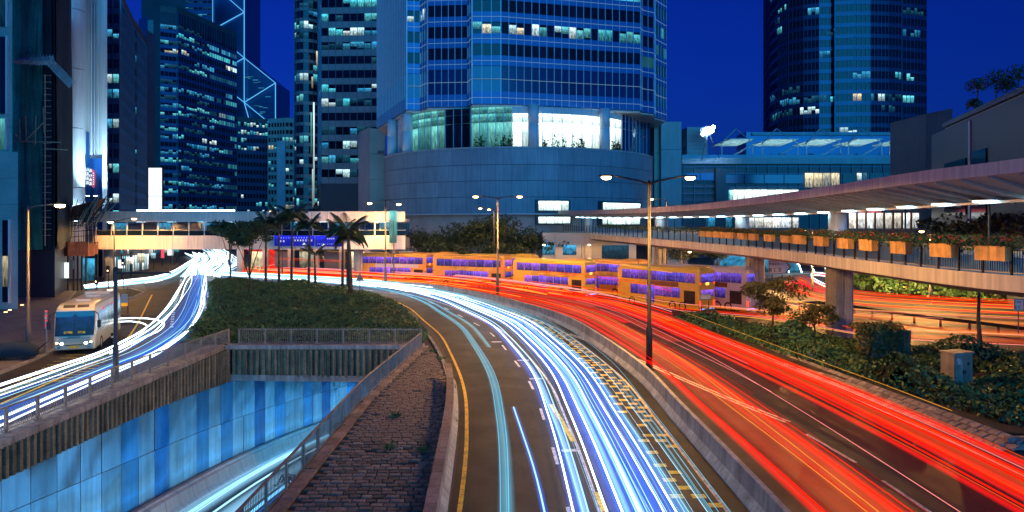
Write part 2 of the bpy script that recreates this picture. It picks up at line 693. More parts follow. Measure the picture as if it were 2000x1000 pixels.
solid('spandrel_navy', (0.035, 0.11, 0.27), 0.3, 0.3, var=0.15, scale=0.1, spec=0.7)
solid('spandrel_deep', (0.018, 0.045, 0.13), 0.3, 0.3, var=0.15, scale=0.1, spec=0.6)
solid('mullion', (0.50, 0.60, 0.75), 0.4, 0.2, var=0.1)
solid('mullion_dark', (0.10, 0.14, 0.22), 0.4, 0.5, var=0.1)
solid('clad_fascia', (0.74, 0.67, 0.58), 0.6, var=0.12, scale=0.3, rand=0.06, streak=0.2)
solid('clad_drum', (0.24, 0.32, 0.38), 0.5, var=0.15, scale=0.2, rand=0.10, streak=0.15)
solid('clad_blue', (0.08, 0.15, 0.24), 0.5, var=0.15, scale=0.2, rand=0.08, streak=0.15)
solid('roof_grey', (0.12, 0.12, 0.13), 0.8, var=0.2)
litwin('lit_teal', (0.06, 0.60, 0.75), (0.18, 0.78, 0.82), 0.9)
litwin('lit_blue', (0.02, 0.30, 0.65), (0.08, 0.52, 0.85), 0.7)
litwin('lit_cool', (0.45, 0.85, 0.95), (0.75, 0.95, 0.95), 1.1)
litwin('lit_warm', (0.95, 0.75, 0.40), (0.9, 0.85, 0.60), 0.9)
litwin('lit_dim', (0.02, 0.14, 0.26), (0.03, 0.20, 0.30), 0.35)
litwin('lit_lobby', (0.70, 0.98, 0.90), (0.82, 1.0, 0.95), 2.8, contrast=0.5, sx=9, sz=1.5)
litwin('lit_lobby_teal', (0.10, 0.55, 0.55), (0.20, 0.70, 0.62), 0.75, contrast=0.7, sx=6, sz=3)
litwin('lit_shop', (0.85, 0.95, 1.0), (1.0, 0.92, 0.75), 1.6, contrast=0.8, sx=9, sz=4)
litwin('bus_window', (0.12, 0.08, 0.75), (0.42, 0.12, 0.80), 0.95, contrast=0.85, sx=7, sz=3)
glow('glow_line', (0.30, 0.62, 1.0), 0.42)  # glowing lines added along the spandrels to light them blue
glow('led_soft', (0.10, 0.35, 0.9), 0.6)
glow('sodium', (1.0, 0.66, 0.26), 22.0)
glow('sodium_small', (1.0, 0.66, 0.28), 10.0)
glow('cool_tube', (0.50, 0.86, 1.0), 14.0)
glow('terrace_lamp', (0.50, 0.90, 0.95), 30.0)
glow('flood', (0.55, 0.80, 1.0), 40.0)
glow('headlight', (1.0, 0.95, 0.85), 14.0)
glow('tail', (1.0, 0.03, 0.015), 4.0)
glow('sign_white', (0.86, 0.97, 1.0), 1.3)
glow('sign_red', (0.95, 0.10, 0.15), 1.0)
# ================================================================== GROUND, ROADS, UNDERPASS
TX0, TX1, TD = -20.4, -7.6, 51.0       # underpass cutting: left wall, right wall, portal

m = MB()
m.poly([(-3000, -60, 0), (TX0, -60, 0), (TX0, TD, 0), (-3000, TD, 0)])
m.poly([(TX1, -60, 0), (3000, -60, 0), (3000, TD, 0), (-6.6, TD, 0), (TX1, 36, 0)])
m.poly([(-3000, TD, 0), (3000, TD, 0), (3000, 3500, 0), (-3000, 3500, 0)])
struct(m.build('ground', 'ground', fix=False))

# white-light carriageway: matched left / right edges, from under the camera to far under the footbridge
WL = [(-1.7, -30), (-1.75, 0), (-1.96, 22.3), (-2.37, 32.2), (-3.1, 39.9), (-4.6, 49.2), (-6.1, 57), (-8.3, 65), (-11.4, 75.9), (-16, 86.3), (-20.5, 92.6), (-28.6, 100), (-38, 106.8), (-44, 110.5), (-50, 117), (-63, 150), (-95, 217)]
WR = [(7.4, -30), (7.4, 0), (7.35, 22.3), (7.25, 32), (7.1, 41), (6, 51.5), (4.3, 62), (1, 71.5), (-3.4, 81.5), (-9.9, 92), (-16, 97.3), (-26, 104.6), (-36.5, 111), (-43, 114.5), (-47.5, 121), (-57, 152), (-87, 220)]
wl_c, wr_c = catmull(WL, 10), catmull(WR, 10)
def white(u, s0=0.0, s1=1.0):
    n = len(wl_c)
    a, b = int(s0 * (n - 1)), int(s1 * (n - 1)) + 1
    return (wl_c * (1 - u) + wr_c * u)[a:b]

# red-light carriageway
RL = [(8.1, -30), (8.1, 0), (8.05, 22.3), (7.9, 32), (7.8, 41), (6.7, 51.9), (5, 62.5), (1.7, 72.1), (-2.7, 82), (-9.2, 92.7), (-15.4, 98), (-25.6, 105.2), (-36.2, 111.6), (-42.5, 115.4), (-46, 122), (-54, 152), (-82, 220)]
RR = [(18.9, -30), (18.9, 0), (18.7, 22.3), (18.3, 32), (17.2, 42), (15.8, 54), (14.5, 64.5), (11.5, 77), (5, 87), (-4, 98), (-12, 103.5), (-23.5, 110), (-34, 117), (-40, 121), (-43, 128), (-48, 156), (-74, 224)]
rl_c, rr_c = catmull(RL, 10), catmull(RR, 10)
def red(u, s0=0.0, s1=1.0):
    n = len(rl_c)
    a, b = int(s0 * (n - 1)), int(s1 * (n - 1)) + 1
    return (rl_c * (1 - u) + rr_c * u)[a:b]

def strip(name, a, b, z, mat, parent=None):
    m = MB()
    for i in range(len(a) - 1):
        m.quad((*a[i], z), (*b[i], z), (*b[i + 1], z), (*a[i + 1], z))
    return m.build(name, mat, parent, fix=False)

road_w = struct(strip('road_inbound', wl_c, wr_c, 0.004, 'asphalt'))
road_r = struct(strip('road_outbound', rl_c, rr_c, 0.004, 'asphalt'))

# slip road on the far side of the planted island, and the street on the left
R2a = catmull([(70, 33), (45, 43.5), (32, 47.5), (26, 50.5), (21, 61), (14.6, 66), (11.5, 77.1), (5.1, 87.2)], 8)
R2b = catmull([(80, 50), (50, 60), (38, 66), (32, 70), (28.5, 77), (20, 88), (12, 97), (3, 105)], 8)
road_s = struct(strip('slip_road', R2a, R2b, 0.008, 'asphalt_old'))
R3a = catmull([(80, 52), (50, 62), (38, 68), (33, 73), (33, 84), (37, 100)], 8)
R3b = catmull([(95, 66), (60, 77), (48, 84), (44, 92), (45, 102), (47, 112)], 8)
struct(strip('far_slip_road', R3a, R3b, 0.004, 'asphalt_old'))
LSa = catmull([(-29.2, -30), (-29.4, 20), (-30.2, 42), (-31.6, 49), (-36.5, 62), (-41.2, 75), (-47, 92), (-57, 112), (-70, 150), (-102, 217)], 8)
LSb = catmull([(-21.6, -30), (-21.6, 20), (-21.4, 42), (-22.5, 50), (-26.5, 58), (-31.5, 71), (-38, 88), (-46, 108), (-58, 150), (-92, 217)], 8)
road_l = struct(strip('side_street', LSa, LSb, 0.012, 'asphalt_old'))

def line(path, w, z, mat, parent, name='painted_line'):
    n = normals2(path)
    return strip(name, path - n * w / 2, path + n * w / 2, z, mat, parent)

# painted markings of the inbound road
line(white(0.035, 0.1, 0.58), 0.16, 0.012, 'paint_yellow', road_w)
line(white(0.93, 0.08, 0.72), 0.13, 0.012, 'paint_white', road_w)
p = resample(white(0.40, 0.1, 0.75), 1.0)
for i in range(0, len(p) - 3, 6):
    line(p[i:i + 3], 0.13, 0.012, 'paint_white', road_w, 'lane_dash')
p = resample(white(0.505, 0.1, 0.6), 1.0)
line(p, 0.12, 0.012, 'paint_white', road_w)
for px, py, qx, qy in ((1077, 790, 1120, 863), (1166, 962, 1182, 1000)):
    a, b = gp(px, py), gp(qx, qy)
    line(np.array([a[:2], ((a + b) / 2)[:2], b[:2]]), 0.22, 0.016, 'paint_yellow', road_w, 'lane_dash')
for px, py in ((970, 668), (1022, 704), (1047, 740), (1115, 880)):
    a = gp(px, py)
    ubox('lane_tick', 'paint_white', road_w, (a.x, a.y, 0.012), (0.75, 0.3, 0.004), 0.1)
# rows of yellow speed-warning blocks beside the median barrier
base = resample(white(0.94, 0.06, 0.58), 0.75)
nb_ = normals2(base)
blk = 0
for i in range(len(base)):
    if i % 2 == 0:
        offs = (0.3, 0.95)
    else:
        offs = (0.62, 1.35)
    if (i // 4) % 2:
        offs = offs if i % 3 else offs[1:]
    ang = math.atan2(nb_[i][1], nb_[i][0])
    for o in offs:
        if rng.random() < 0.16 or base[i][1] > 74:
            continue
        q = base[i] - nb_[i] * (o + rng.uniform(-0.08, 0.08))
        ubox('yellow_block_marking', 'paint_yellow', road_w, (q[0], q[1], 0.012), (0.46, 0.34, 0.006), ang)
        blk += 1

# outbound road: edge line, double line and lane dashes
a = np.array([gp(x, y)[:2] for x, y in ((1110, 652), (1180, 677), (1250, 705), (1350, 748), (1450, 790), (1540, 825))])
a = catmull(a, 8)
nn = normals2(a)
line(a - nn * 0.13, 0.13, 0.012, 'paint_white', road_r)
line(a + nn * 0.13, 0.13, 0.012, 'paint_white', road_r)
for px, py, qx, qy in ((1575, 848, 1671, 904), (1723, 939, 1818, 1002), (1905, 1052, 2050, 1140)):
    a, b = gp(px, py), gp(qx, qy)
    line(np.array([a[:2], ((a + b) / 2)[:2], b[:2]]), 0.15, 0.012, 'paint_white', road_r, 'lane_dash')
line(red(0.955, 0.06, 0.36), 0.12, 0.012, 'paint_white', road_r)
# side street: box hatching, bay lines, zig-zag dashes
for k in range(10):
    a, b = gp(20 + 12 * k, 752 - 6.5 * k), gp(150 + 9 * k, 742 - 5.5 * k)
    line(np.array([a[:2], ((a + b) / 2)[:2], b[:2]]), 0.11, 0.018, 'paint_yellow', road_l, 'hatch_line')
for pts in ([(0, 790), (120, 738), (230, 690)], [(0, 770), (70, 742)], [(245, 668), (270, 630), (290, 590), (297, 576)]):
    a = catmull([gp(*q)[:2] for q in pts], 6)
    line(a, 0.15, 0.020, 'paint_yellow', road_l)
p = resample(catmull([gp(*q)[:2] for q in ((335, 640), (340, 605), (350, 565), (354, 545))], 6), 0.9)
for i in range(0, len(p) - 1, 2):
    line(p[i:i + 2], 0.28, 0.020, 'paint_white', road_l, 'lane_dash')
for pts in ([(403, 556), (412, 612)], [(395, 556), (403, 612)]):
    a = np.array([gp(*q)[:2] for q in (pts[0], ((pts[0][0] + pts[1][0]) / 2, (pts[0][1] + pts[1][1]) / 2), pts[1])])
    line(a, 0.3, 0.020, 'paint_white', road_l)

# ---------------------------------------------------------------- pavements and kerbs
def slab(name, poly, z, mat, kerb=True, kw=0.18):
    o = struct(MB().prism(poly, -0.02, z).build(name, mat))
    if kerb:
        P = [Vector((q[0], q[1])) for q in poly]
        for i in range(len(P)):
            a, b = P[i], P[(i + 1) % len(P)]
            L = (b - a).length
            if L < 0.4 or max(abs(a.x), abs(b.x)) > 95 or min(a.y, b.y) < 14:
                continue
            n = max(1, int(L / 1.6))
            for j in range(n):
                c = a.lerp(b, (j + 0.5) / n)
                ubox('kerbstone', 'kerb', o, (c.x, c.y, z / 2 + 0.012), (L / n - 0.02, kw, z + 0.03), math.atan2((b - a).y, (b - a).x))
    return o

slab('pavement_left', [(-29.4, 18), (-30.2, 42), (-31.6, 49), (-36.5, 62), (-41, 74), (-47, 75), (-56, 92), (-94, 95), (-94, 18)], 0.14, 'paving')
slab('traffic_island_grass', [(q.x, q.y) for q in (gp(232, 585), gp(262, 582), gp(281, 573), gp(256, 566), gp(225, 567))], 0.18, 'hedge_core')
slab('pavement_far', [(-8, 109), (6, 106), (20, 100), (29, 90), (31, 78), (33, 90), (36, 112), (60, 130), (-8, 130)], 0.14, 'paving')

# ---------------------------------------------------------------- underpass
def zf(tab, d):
    return float(np.interp(d, [q[0] for q in tab], [q[1] for q in tab]))
ZT = [(-60, -1.1), (28.6, -1.27), (40, -1.57), (51, -2.3), (62, -3.4), (115, -8.6)]
def z_top(d): return zf(ZT, d)
def z_mid(d): return -2.85 - 0.108 * (d - 30)
def z_bot(d): return z_mid(d) - 2.7
def z_road(d): return z_bot(d) - 1.15
# left wall line: straight, then bending to the right inside the tunnel
def wall_pt(s):
    if s <= 42:
        return Vector((TX0, s))
    a = (s - 42) / 120.0
    return Vector((TX0 + 120 * (1 - math.cos(a)), 42 + 120 * math.sin(a)))
def wall_nrm(s):
    a = 0 if s <= 42 else (s - 42) / 120.0
    return Vector((math.cos(a), -math.sin(a)))
m = MB()
ss = [-30 + 4 * k for k in range(36)]
for s0, s1 in zip(ss[:-1], ss[1:]):
    a, b = wall_pt(s0), wall_pt(s1)
    na, nb2 = wall_nrm(s0), wall_nrm(s1)
    m.quad((a.x, a.y, z_road(s0)), (a.x + 12.9 * na.x, a.y + 12.9 * na.y, z_road(s0)), (b.x + 12.9 * nb2.x, b.y + 12.9 * nb2.y, z_road(s1)), (b.x, b.y, z_road(s1)))
under = struct(m.build('underpass_road', 'asphalt', fix=False))
for off in (1.55, 4.6, 8.2):
    a = np.array([(wall_pt(s) + wall_nrm(s) * off)[:] for s in ss])
    m = MB()
    for i in range(len(ss) - 1):
        n0, n1 = wall_nrm(ss[i]) * 0.09, wall_nrm(ss[i + 1]) * 0.09
        m.quad((a[i][0] - n0.x, a[i][1] - n0.y, z_road(ss[i]) + 0.01), (a[i][0] + n0.x, a[i][1] + n0.y, z_road(ss[i]) + 0.01), (a[i + 1][0] + n1.x, a[i + 1][1] + n1.y, z_road(ss[i + 1]) + 0.01), (a[i + 1][0] - n1.x, a[i + 1][1] - n1.y, z_road(ss[i + 1]) + 0.01))
    m.build('painted_line', 'paint_yellow' if off < 2 else 'paint_white', under, fix=False)

def ribbed(path, z0f, z1f, nrmf, pitch=0.42, depth=0.17):
    """square-wave ribbed concrete face along path(s)"""
    m = MB()
    prev = None
    s = path[0]
    k = 0
    while s < path[1]:
        for q, off in ((s, 0), (s + pitch * 0.12, depth), (s + pitch * 0.58, depth), (s + pitch * 0.70, 0)):
            p = wallp(path[2], q)
            n = nrmf(q)
            cur = (p.x + n.x * off, p.y + n.y * off, q)
            if prev:
                m.quad((prev[0], prev[1], z0f(prev[2])), (cur[0], cur[1], z0f(cur[2])), (cur[0], cur[1], z1f(cur[2])), (prev[0], prev[1], z1f(prev[2])))
            prev = cur
        s += pitch
    return m
def wallp(fn, q): return fn(q)

rw = thing('retaining_wall', 'ribbed dark concrete wall above blue panels of the underpass, beside the side street', 'wall', (TX0, 40, 0))
ribbed((-5, 50.6, wall_pt), z_top, lambda d: 0.02, wall_nrm).build('ribbed_face', 'concrete_dark', rw, fix=False)
MB().box((TX0 - 0.55, 22, 0.12), (1.3, 58.2, 0.3)).build('coping', 'concrete', rw)
m = MB()
for s0, s1 in zip(ss[:-1], ss[1:]):
    a, b, n = wall_pt(s0), wall_pt(s1), wall_nrm(s0) * -0.12
    m.quad((a.x + n.x, a.y + n.y, z_road(s0) - 0.1), (b.x + n.x, b.y + n.y, z_road(s1) - 0.1), (b.x + n.x, b.y + n.y, min(z_top(s1) + 0.2, -0.1)), (a.x + n.x, a.y + n.y, min(z_top(s0) + 0.2, -0.1)))
m.build('backing_wall', 'concrete_dark', rw, fix=False)

# enamel wall panels, two rows; each panel slightly warped so that reflections wave
def enamel(name, col):
    t = nt(name)
    N, L = t.nodes, t.links
    out = N.new('ShaderNodeOutputMaterial')
    b = N.new('ShaderNodeBsdfPrincipled')
    oi = N.new('ShaderNodeObjectInfo')
    geo = N.new('ShaderNodeNewGeometry')
    no = N.new('ShaderNodeTexNoise')
    no.inputs['Scale'].default_value = 1.3
    no.inputs['Detail'].default_value = 5
    sv_ = N.new('ShaderNodeVectorMath')
    sv_.operation = 'MULTIPLY'
    sv_.inputs[1].default_value = (2.4, 2.4, 0.16)
    L.new(geo.outputs['Position'], sv_.inputs[0])
    L.new(sv_.outputs[0], no.inputs['Vector'])
    ms = N.new('ShaderNodeMapRange')
    ms.inputs[3].default_value = 0.75
    ms.inputs[4].default_value = 1.2
    L.new(oi.outputs['Random'], ms.inputs[0])
    m5 = N.new('ShaderNodeMapRange')
    m5.inputs[1].default_value = 0.3
    m5.inputs[2].default_value = 0.7
    m5.inputs[3].default_value = 0.72
    m5.inputs[4].default_value = 1.12
    L.new(no.outputs[0], m5.inputs[0])
    mm = N.new('ShaderNodeMath')
    mm.operation = 'MULTIPLY'
    L.new(ms.outputs[0], mm.inputs[0])
    L.new(m5.outputs[0], mm.inputs[1])
    vm = N.new('ShaderNodeVectorMath')
    vm.operation = 'SCALE'
    vm.inputs[0].default_value = col
    L.new(mm.outputs[0], vm.inputs['Scale'])
    L.new(vm.outputs[0], b.inputs['Base Color'])
    b.inputs['Roughness'].default_value = 0.2
    b.inputs['Metallic'].default_value = 0.75
    n2 = N.new('ShaderNodeTexNoise')
    n2.inputs['Scale'].default_value = 0.55
    n2.inputs['Detail'].default_value = 0.5
    L.new(geo.outputs['Position'], n2.inputs['Vector'])
    bp = N.new('ShaderNodeBump')
    bp.inputs['Strength'].default_value = 0.32
    bp.inputs['Distance'].default_value = 0.25
    L.new(n2.outputs[0], bp.inputs['Height'])
    L.new(bp.outputs[0], b.inputs['Normal'])
    L.new(b.outputs[0], out.inputs[0])
enamel('enamel_pale', (0.30, 0.56, 0.74))
enamel('enamel_mid', (0.06, 0.36, 0.72))
enamel('enamel_deep', (0.01, 0.21, 0.55))
wallp_ = thing('panelled_wall', 'glossy blue and pale enamel panels lining the sunken underpass wall', 'wall', (TX0, 40, -6))
s = 19.85
k = 0
while s < 104:
    s1 = s + 1.75
    deep = k in (12, 20, 27, 33)
    mid = k in (10, 15, 17, 22, 25, 30, 31)
    mat = 'enamel_deep' if deep else 'enamel_mid' if mid else 'enamel_pale'
    for row in range(2):
        m = MB()
        g = 0.015
        ring = []
        nx, nz = 5, 5
        bow = rng.uniform(-0.05, 0.05)
        tilt = rng.uniform(-0.02, 0.02)
        for i in range(nx + 1):
            sa = s + g + (1.75 - 2 * g) * i / nx
            p, n = wall_pt(sa), wall_nrm(sa)
            zt, zb = (z_top(sa), z_mid(sa) + g) if row == 0 else (z_mid(sa) - g, z_bot(sa))
            zt = min(zt, zb + 3.2)
            for j in range(nz + 1):
                w = 0.03 + bow * math.sin(math.pi * i / nx) * math.sin(math.pi * j / nz) + tilt * (i / nx)
                m.v.append((p.x + n.x * w, p.y + n.y * w, zb + (zt - zb) * j / nz))
        for i in range(nx):
            for j in range(nz):
                q = i * (nz + 1) + j
                m.f.append((q, q + nz + 1, q + nz + 2, q + 1))
        if z_top(s) > z_mid(s) + 0.15 or row == 1:
            m.build('panel', mat, wallp_, smooth=True, fix=False)
    s = s1
    k += 1
# low barrier at the foot of the panels
lb = thing('underpass_barrier', 'low pale concrete barrier at the foot of the blue underpass panels', 'barrier', (TX0 + 1, 45, -7))
prof = [(0.02, 1.12), (0.34, 1.12), (0.42, 1.0), (0.55, 0.95), (0.62, 0.9), (0.72, 0.35), (0.98, 0.12), (1.0, 0.0)]
s = 19.85
while s < 100:
    secs = []
    for q in (s + 0.012, s + 0.87, s + 1.738):
        p, n = wall_pt(q), wall_nrm(q)
        secs.append([(p.x + n.x * o, p.y + n.y * o, z_road(q) + h) for o, h in prof])
    m = MB()
    m.loft(secs, close=False)
    m.build('barrier_segment', 'clad_white', lb, fix=False)
    s += 1.75
# right wall of the cutting and the portal
rw2 = thing('cutting_wall', 'plain concrete wall holding the paved slope above the underpass', 'wall', (TX1, 30, 0))
MB().prism([(TX1, -20), (TX1 + 0.3, -20), (TX1 + 0.3, 36), (-6.3, 51), (-6.6, 51), (TX1, 36)], -10, -0.01).build('wall_face', 'concrete_dark', rw2)
portal = thing('tunnel_portal', 'rain-stained ribbed concrete lintel over the mouth of the underpass', 'portal', (-13, TD, -2))
ribbed((-19.9, -6.9, lambda q: Vector((q, TD))), lambda d: -1.95 - 0.012 * (d + 19.9), lambda d: 0.02, lambda q: Vector((0, -1))).build('ribbed_face', 'concrete_dark', portal, fix=False)
MB().box((-13.3, TD + 0.30, 0.12), (14.0, 0.9, 0.3)).build('coping', 'concrete', portal)
MB().box((-13.3, TD - 0.06, -2.1), (13.9, 0.22, 0.42), ry=0.012).build('lintel_edge', 'concrete', portal)
m = MB()
for s0, s1 in zip(range(50, 112, 4), range(54, 116, 4)):
    a, b = wall_pt(s0 + 1.2), wall_pt(s1 + 1.2)
    na, nb2 = wall_nrm(s0 + 1), wall_nrm(s1 + 1)
    za, zb = min(-2.2, z_top(s0)), min(-2.2, z_top(s1))
    m.quad((a.x, a.y, za), (a.x + 12.9 * na.x, a.y + 12.9 * na.y, za), (b.x + 12.9 * nb2.x, b.y + 12.9 * nb2.y, zb), (b.x, b.y, zb))
    if s0 > 51:
        m.quad((a.x + 12.8 * na.x, a.y + 12.8 * na.y, za), (b.x + 12.8 * nb2.x, b.y + 12.8 * nb2.y, zb), (b.x + 12.8 * nb2.x, b.y + 12.8 * nb2.y, zb - 7), (a.x + 12.8 * na.x, a.y + 12.8 * na.y, za - 7))
m.build('tunnel_lining', 'clad_white', portal, fix=False)
# tunnel lights on the soffit
glow('tunnel_tube', (0.12, 0.60, 1.0), 30.0)
for k, s in enumerate(range(55, 100, 4)):
    for off in (2.6, 6.2):
        p, n = wall_pt(s), wall_nrm(s)
        q = p + n * off
        t = thing('tunnel_light', 'cool strip light under the tunnel roof beyond the portal', 'light', (q.x, q.y, min(-2.2, z_top(s)) - 0.02), -math.atan2(n.y, n.x) * 0 + math.atan2(n.y, n.x), 'strip lights in the tunnel')
        MB().box((0, 0, -0.07), (0.34, 1.6, 0.12)).build('housing', 'galv', t, world=False)
        MB().box((0, 0, -0.15), (0.24, 1.5, 0.04)).build('diffuser', 'tunnel_tube', t, world=False)

# ---------------------------------------------------------------- barriers beside the roads
def jersey(thingo, path, step, prof, mat, name='barrier_segment'):
    path = resample(path, step / 4)
    n = normals2(path)
    for i in range(0, len(path) - 4, 4):
        secs = []
        for j in range(5):
            p, q = path[i + j], n[i + j]
            if j in (0, 4):
                t = (path[i + 2] - p)
                p = p + t / np.linalg.norm(t) * 0.012
            secs.append([(p[0] + q[0] * o, p[1] + q[1] * o, h) for o, h in prof])
        MB().loft(secs).build(name, mat, thingo, fix=True)
NJ = [(-0.30, 0.0), (-0.30, 0.08), (-0.13, 0.34), (-0.09, 0.92), (0.09, 0.92), (0.13, 0.34), (0.30, 0.08), (0.30, 0.0)]
mb = thing('median_barrier', 'long curving concrete median barrier between white and red traffic', 'barrier', (7.7, 30, 0))
mid = (wr_c + rl_c) / 2
jersey(mb, mid[int(0.06 * len(mid)):int(0.84 * len(mid))], 1.5, NJ, 'barrier')
pb = thing('parapet', 'curved concrete parapet along the paved slope beside the inbound road', 'barrier', (-2.3, 30, 0))
pp = catmull([(-2.05, 4), (-2.1, 14), (-2.35, 22.3), (-2.75, 32), (-3.3, 38.5), (-3.65, 41.2)], 8)
jersey(pb, pp, 1.3, [(-0.16, 0.0), (-0.16, 0.80), (0.10, 0.80), (0.14, 0.35), (0.34, 0.08), (0.34, 0.0)], 'barrier')
pq = resample(pp, 1.3)
nq = normals2(pq)
for i in range(len(pq) - 1):
    a, b = pq[i] - nq[i] * 0.05, pq[i + 1] - nq[i + 1] * 0.05
    c = (a + b) / 2
    ubox('coping_stone', 'stone', pb, (c[0], c[1], 0.85), (np.linalg.norm(b - a) - 0.02, 0.36, 0.09), math.atan2(b[1] - a[1], b[0] - a[0]))
# kerb of the inbound road past the parapet end
kb = np.array([(-3.75, 41.6), (-4.35, 45.5), (-5.2, 50), (-6.4, 55.5), (-8.4, 63), (-11.4, 74), (-16, 85), (-20.6, 91.2), (-28.6, 98.6), (-38, 105.4)])
kp = resample(catmull(kb, 6), 1.2)
kt = struct(MB().box((0, 0, -1), (0.1, 0.1, 0.1)).build('kerb_edge', 'kerb'))
for i in range(len(kp) - 1):
    c = (kp[i] + kp[i + 1]) / 2
    dd = kp[i + 1] - kp[i]
    ubox('kerbstone', 'kerb', kt, (c[0], c[1], 0.07), (np.linalg.norm(dd) - 0.02, 0.22, 0.16), math.atan2(dd[1], dd[0]))

# ---------------------------------------------------------------- paved slope of setts
slope = struct(MB().prism([(TX1 + 0.28, -10), (-2.2, -10), (-2.25, 14), (-2.5, 22.3), (-2.9, 32), (-3.8, 41.5), (-5.6, 50.9), (-6.3, 50.9), (TX1 + 0.28, 36)], -0.05, 0.03).build('paved_slope', 'mortar'))
bricks = []
for v in range(4):
    m = MB()
    w, l, h = 0.5, 0.5, 1.0
    b0 = [(-w, -l), (w, -l), (w, l), (-w, l)]
    j = lambda: rng.uniform(-0.05, 0.05)
    lo = [(x, y, 0) for x, y in b0]
    mi = [(x + j() * .5, y + j() * .5, h * 0.7) for x, y in b0]
    hi = [(x * 0.84 + j(), y * 0.80 + j(), h + j() * 2) for x, y in b0]
    m.loft([lo, mi, hi])
    bricks.append(m.mesh('brick', 'brick'))
rest = MB()
nbk = 0
d = 17.2
row = 0
while d < 50.6:
    xl = float(np.interp(d, [0, 36, 51], [TX1 + 0.62, TX1 + 0.62, -6.0]))
    xr = float(np.interp(d, [0, 22.3, 32, 41.5, 51], [-2.3, -2.6, -3.0, -3.85, -5.7]))
    x = xl + (0.2 if row % 2 else 0) + rng.uniform(0, 0.05)
    dep = 0.33 + rng.uniform(-0.02, 0.02)
    while x < xr - 0.2:
        w = 0.40 + rng.uniform(-0.06, 0.08)
        if rng.random() > 0.012:
            sc = (w - 0.045, dep - 0.06, 0.07 + rng.uniform(-0.018, 0.02))
            c = (x + w / 2, d + dep / 2 + rng.uniform(-0.012, 0.012), 0.028)
            if nbk < 300 and d > 19.4:
                o = bpy.data.objects.new('brick', bricks[rng.randrange(4)])
                COL.objects.link(o)
                o.location, o.scale, o.rotation_euler = c, sc, (rng.uniform(-0.03, 0.03), rng.uniform(-0.03, 0.03), rng.uniform(-0.04, 0.04))
                o.parent = slope
                nbk += 1
            else:
                n0 = len(rest.v)
                t = rng.uniform(0.8, 0.88)
                for zz, kk in ((0, 1.0), (0.72, 1.0), (1.0, t)):
                    for sx, sy in ((-.5, -.5), (.5, -.5), (.5, .5), (-.5, .5)):
                        rest.v.append((c[0] + sx * sc[0] * kk, c[1] + sy * sc[1] * kk, c[2] + zz * sc[2]))
                for r_ in range(2):
                    for e in range(4):
                        a_, b_ = n0 + r_ * 4 + e, n0 + r_ * 4 + (e + 1) % 4
                        rest.f.append((a_, b_, b_ + 4, a_ + 4))
                rest.f.append((n0 + 8, n0 + 9, n0 + 10, n0 + 11))
        x += w
    d += dep
    row += 1
o = rest.build('bricks_beyond', 'brick', slope, fix=False)
o['kind'] = 'stuff'
# edging stones along the railing
for i in range(38):
    d = 17 + i * 0.92
    x = float(np.interp(d, [0, 36, 51], [TX1 + 0.30, TX1 + 0.30, -6.3]))
    ubox('edging_stone', 'stone', slope, (x + 0.08, d, 0.07), (0.42, 0.90, 0.16 + rng.uniform(-0.02, 0.03)), rng.uniform(-0.02, 0.02))

# ---------------------------------------------------------------- hedges and planting
def in_poly(X, Y, poly):
    ins = np.zeros(len(X), bool)
    P = np.array(poly)
    j = len(P) - 1
    for i in range(len(P)):
        xi, yi, xj, yj = P[i][0], P[i][1], P[j][0], P[j][1]
        c = ((yi > Y) != (yj > Y)) & (X < (xj - xi) * (Y - yi) / (yj - yi + 1e-12) + xi)
        ins ^= c
        j = i
    return ins

def edge_dist(X, Y, poly):
    P = np.array(poly)
    best = np.full(len(X), 1e9)
    for i in range(len(P)):
        a, b = P[i], P[(i + 1) % len(P)]
        ab = b - a
        t = np.clip(((X - a[0]) * ab[0] + (Y - a[1]) * ab[1]) / (ab @ ab), 0, 1)
        best = np.minimum(best, np.hypot(X - a[0] - t * ab[0], Y - a[1] - t * ab[1]))
    return best

_bw = nrng.random((18, 4))
def bumps(X, Y):
    z = np.zeros(len(X))
    for a in _bw:
        k = 0.5 + 2.8 * a[0]
        th = a[1] * 6.28
        z += np.sin(k * (X * np.cos(th) + Y * np.sin(th)) + a[2] * 6.28) * (0.5 / k)
    return z * 0.35

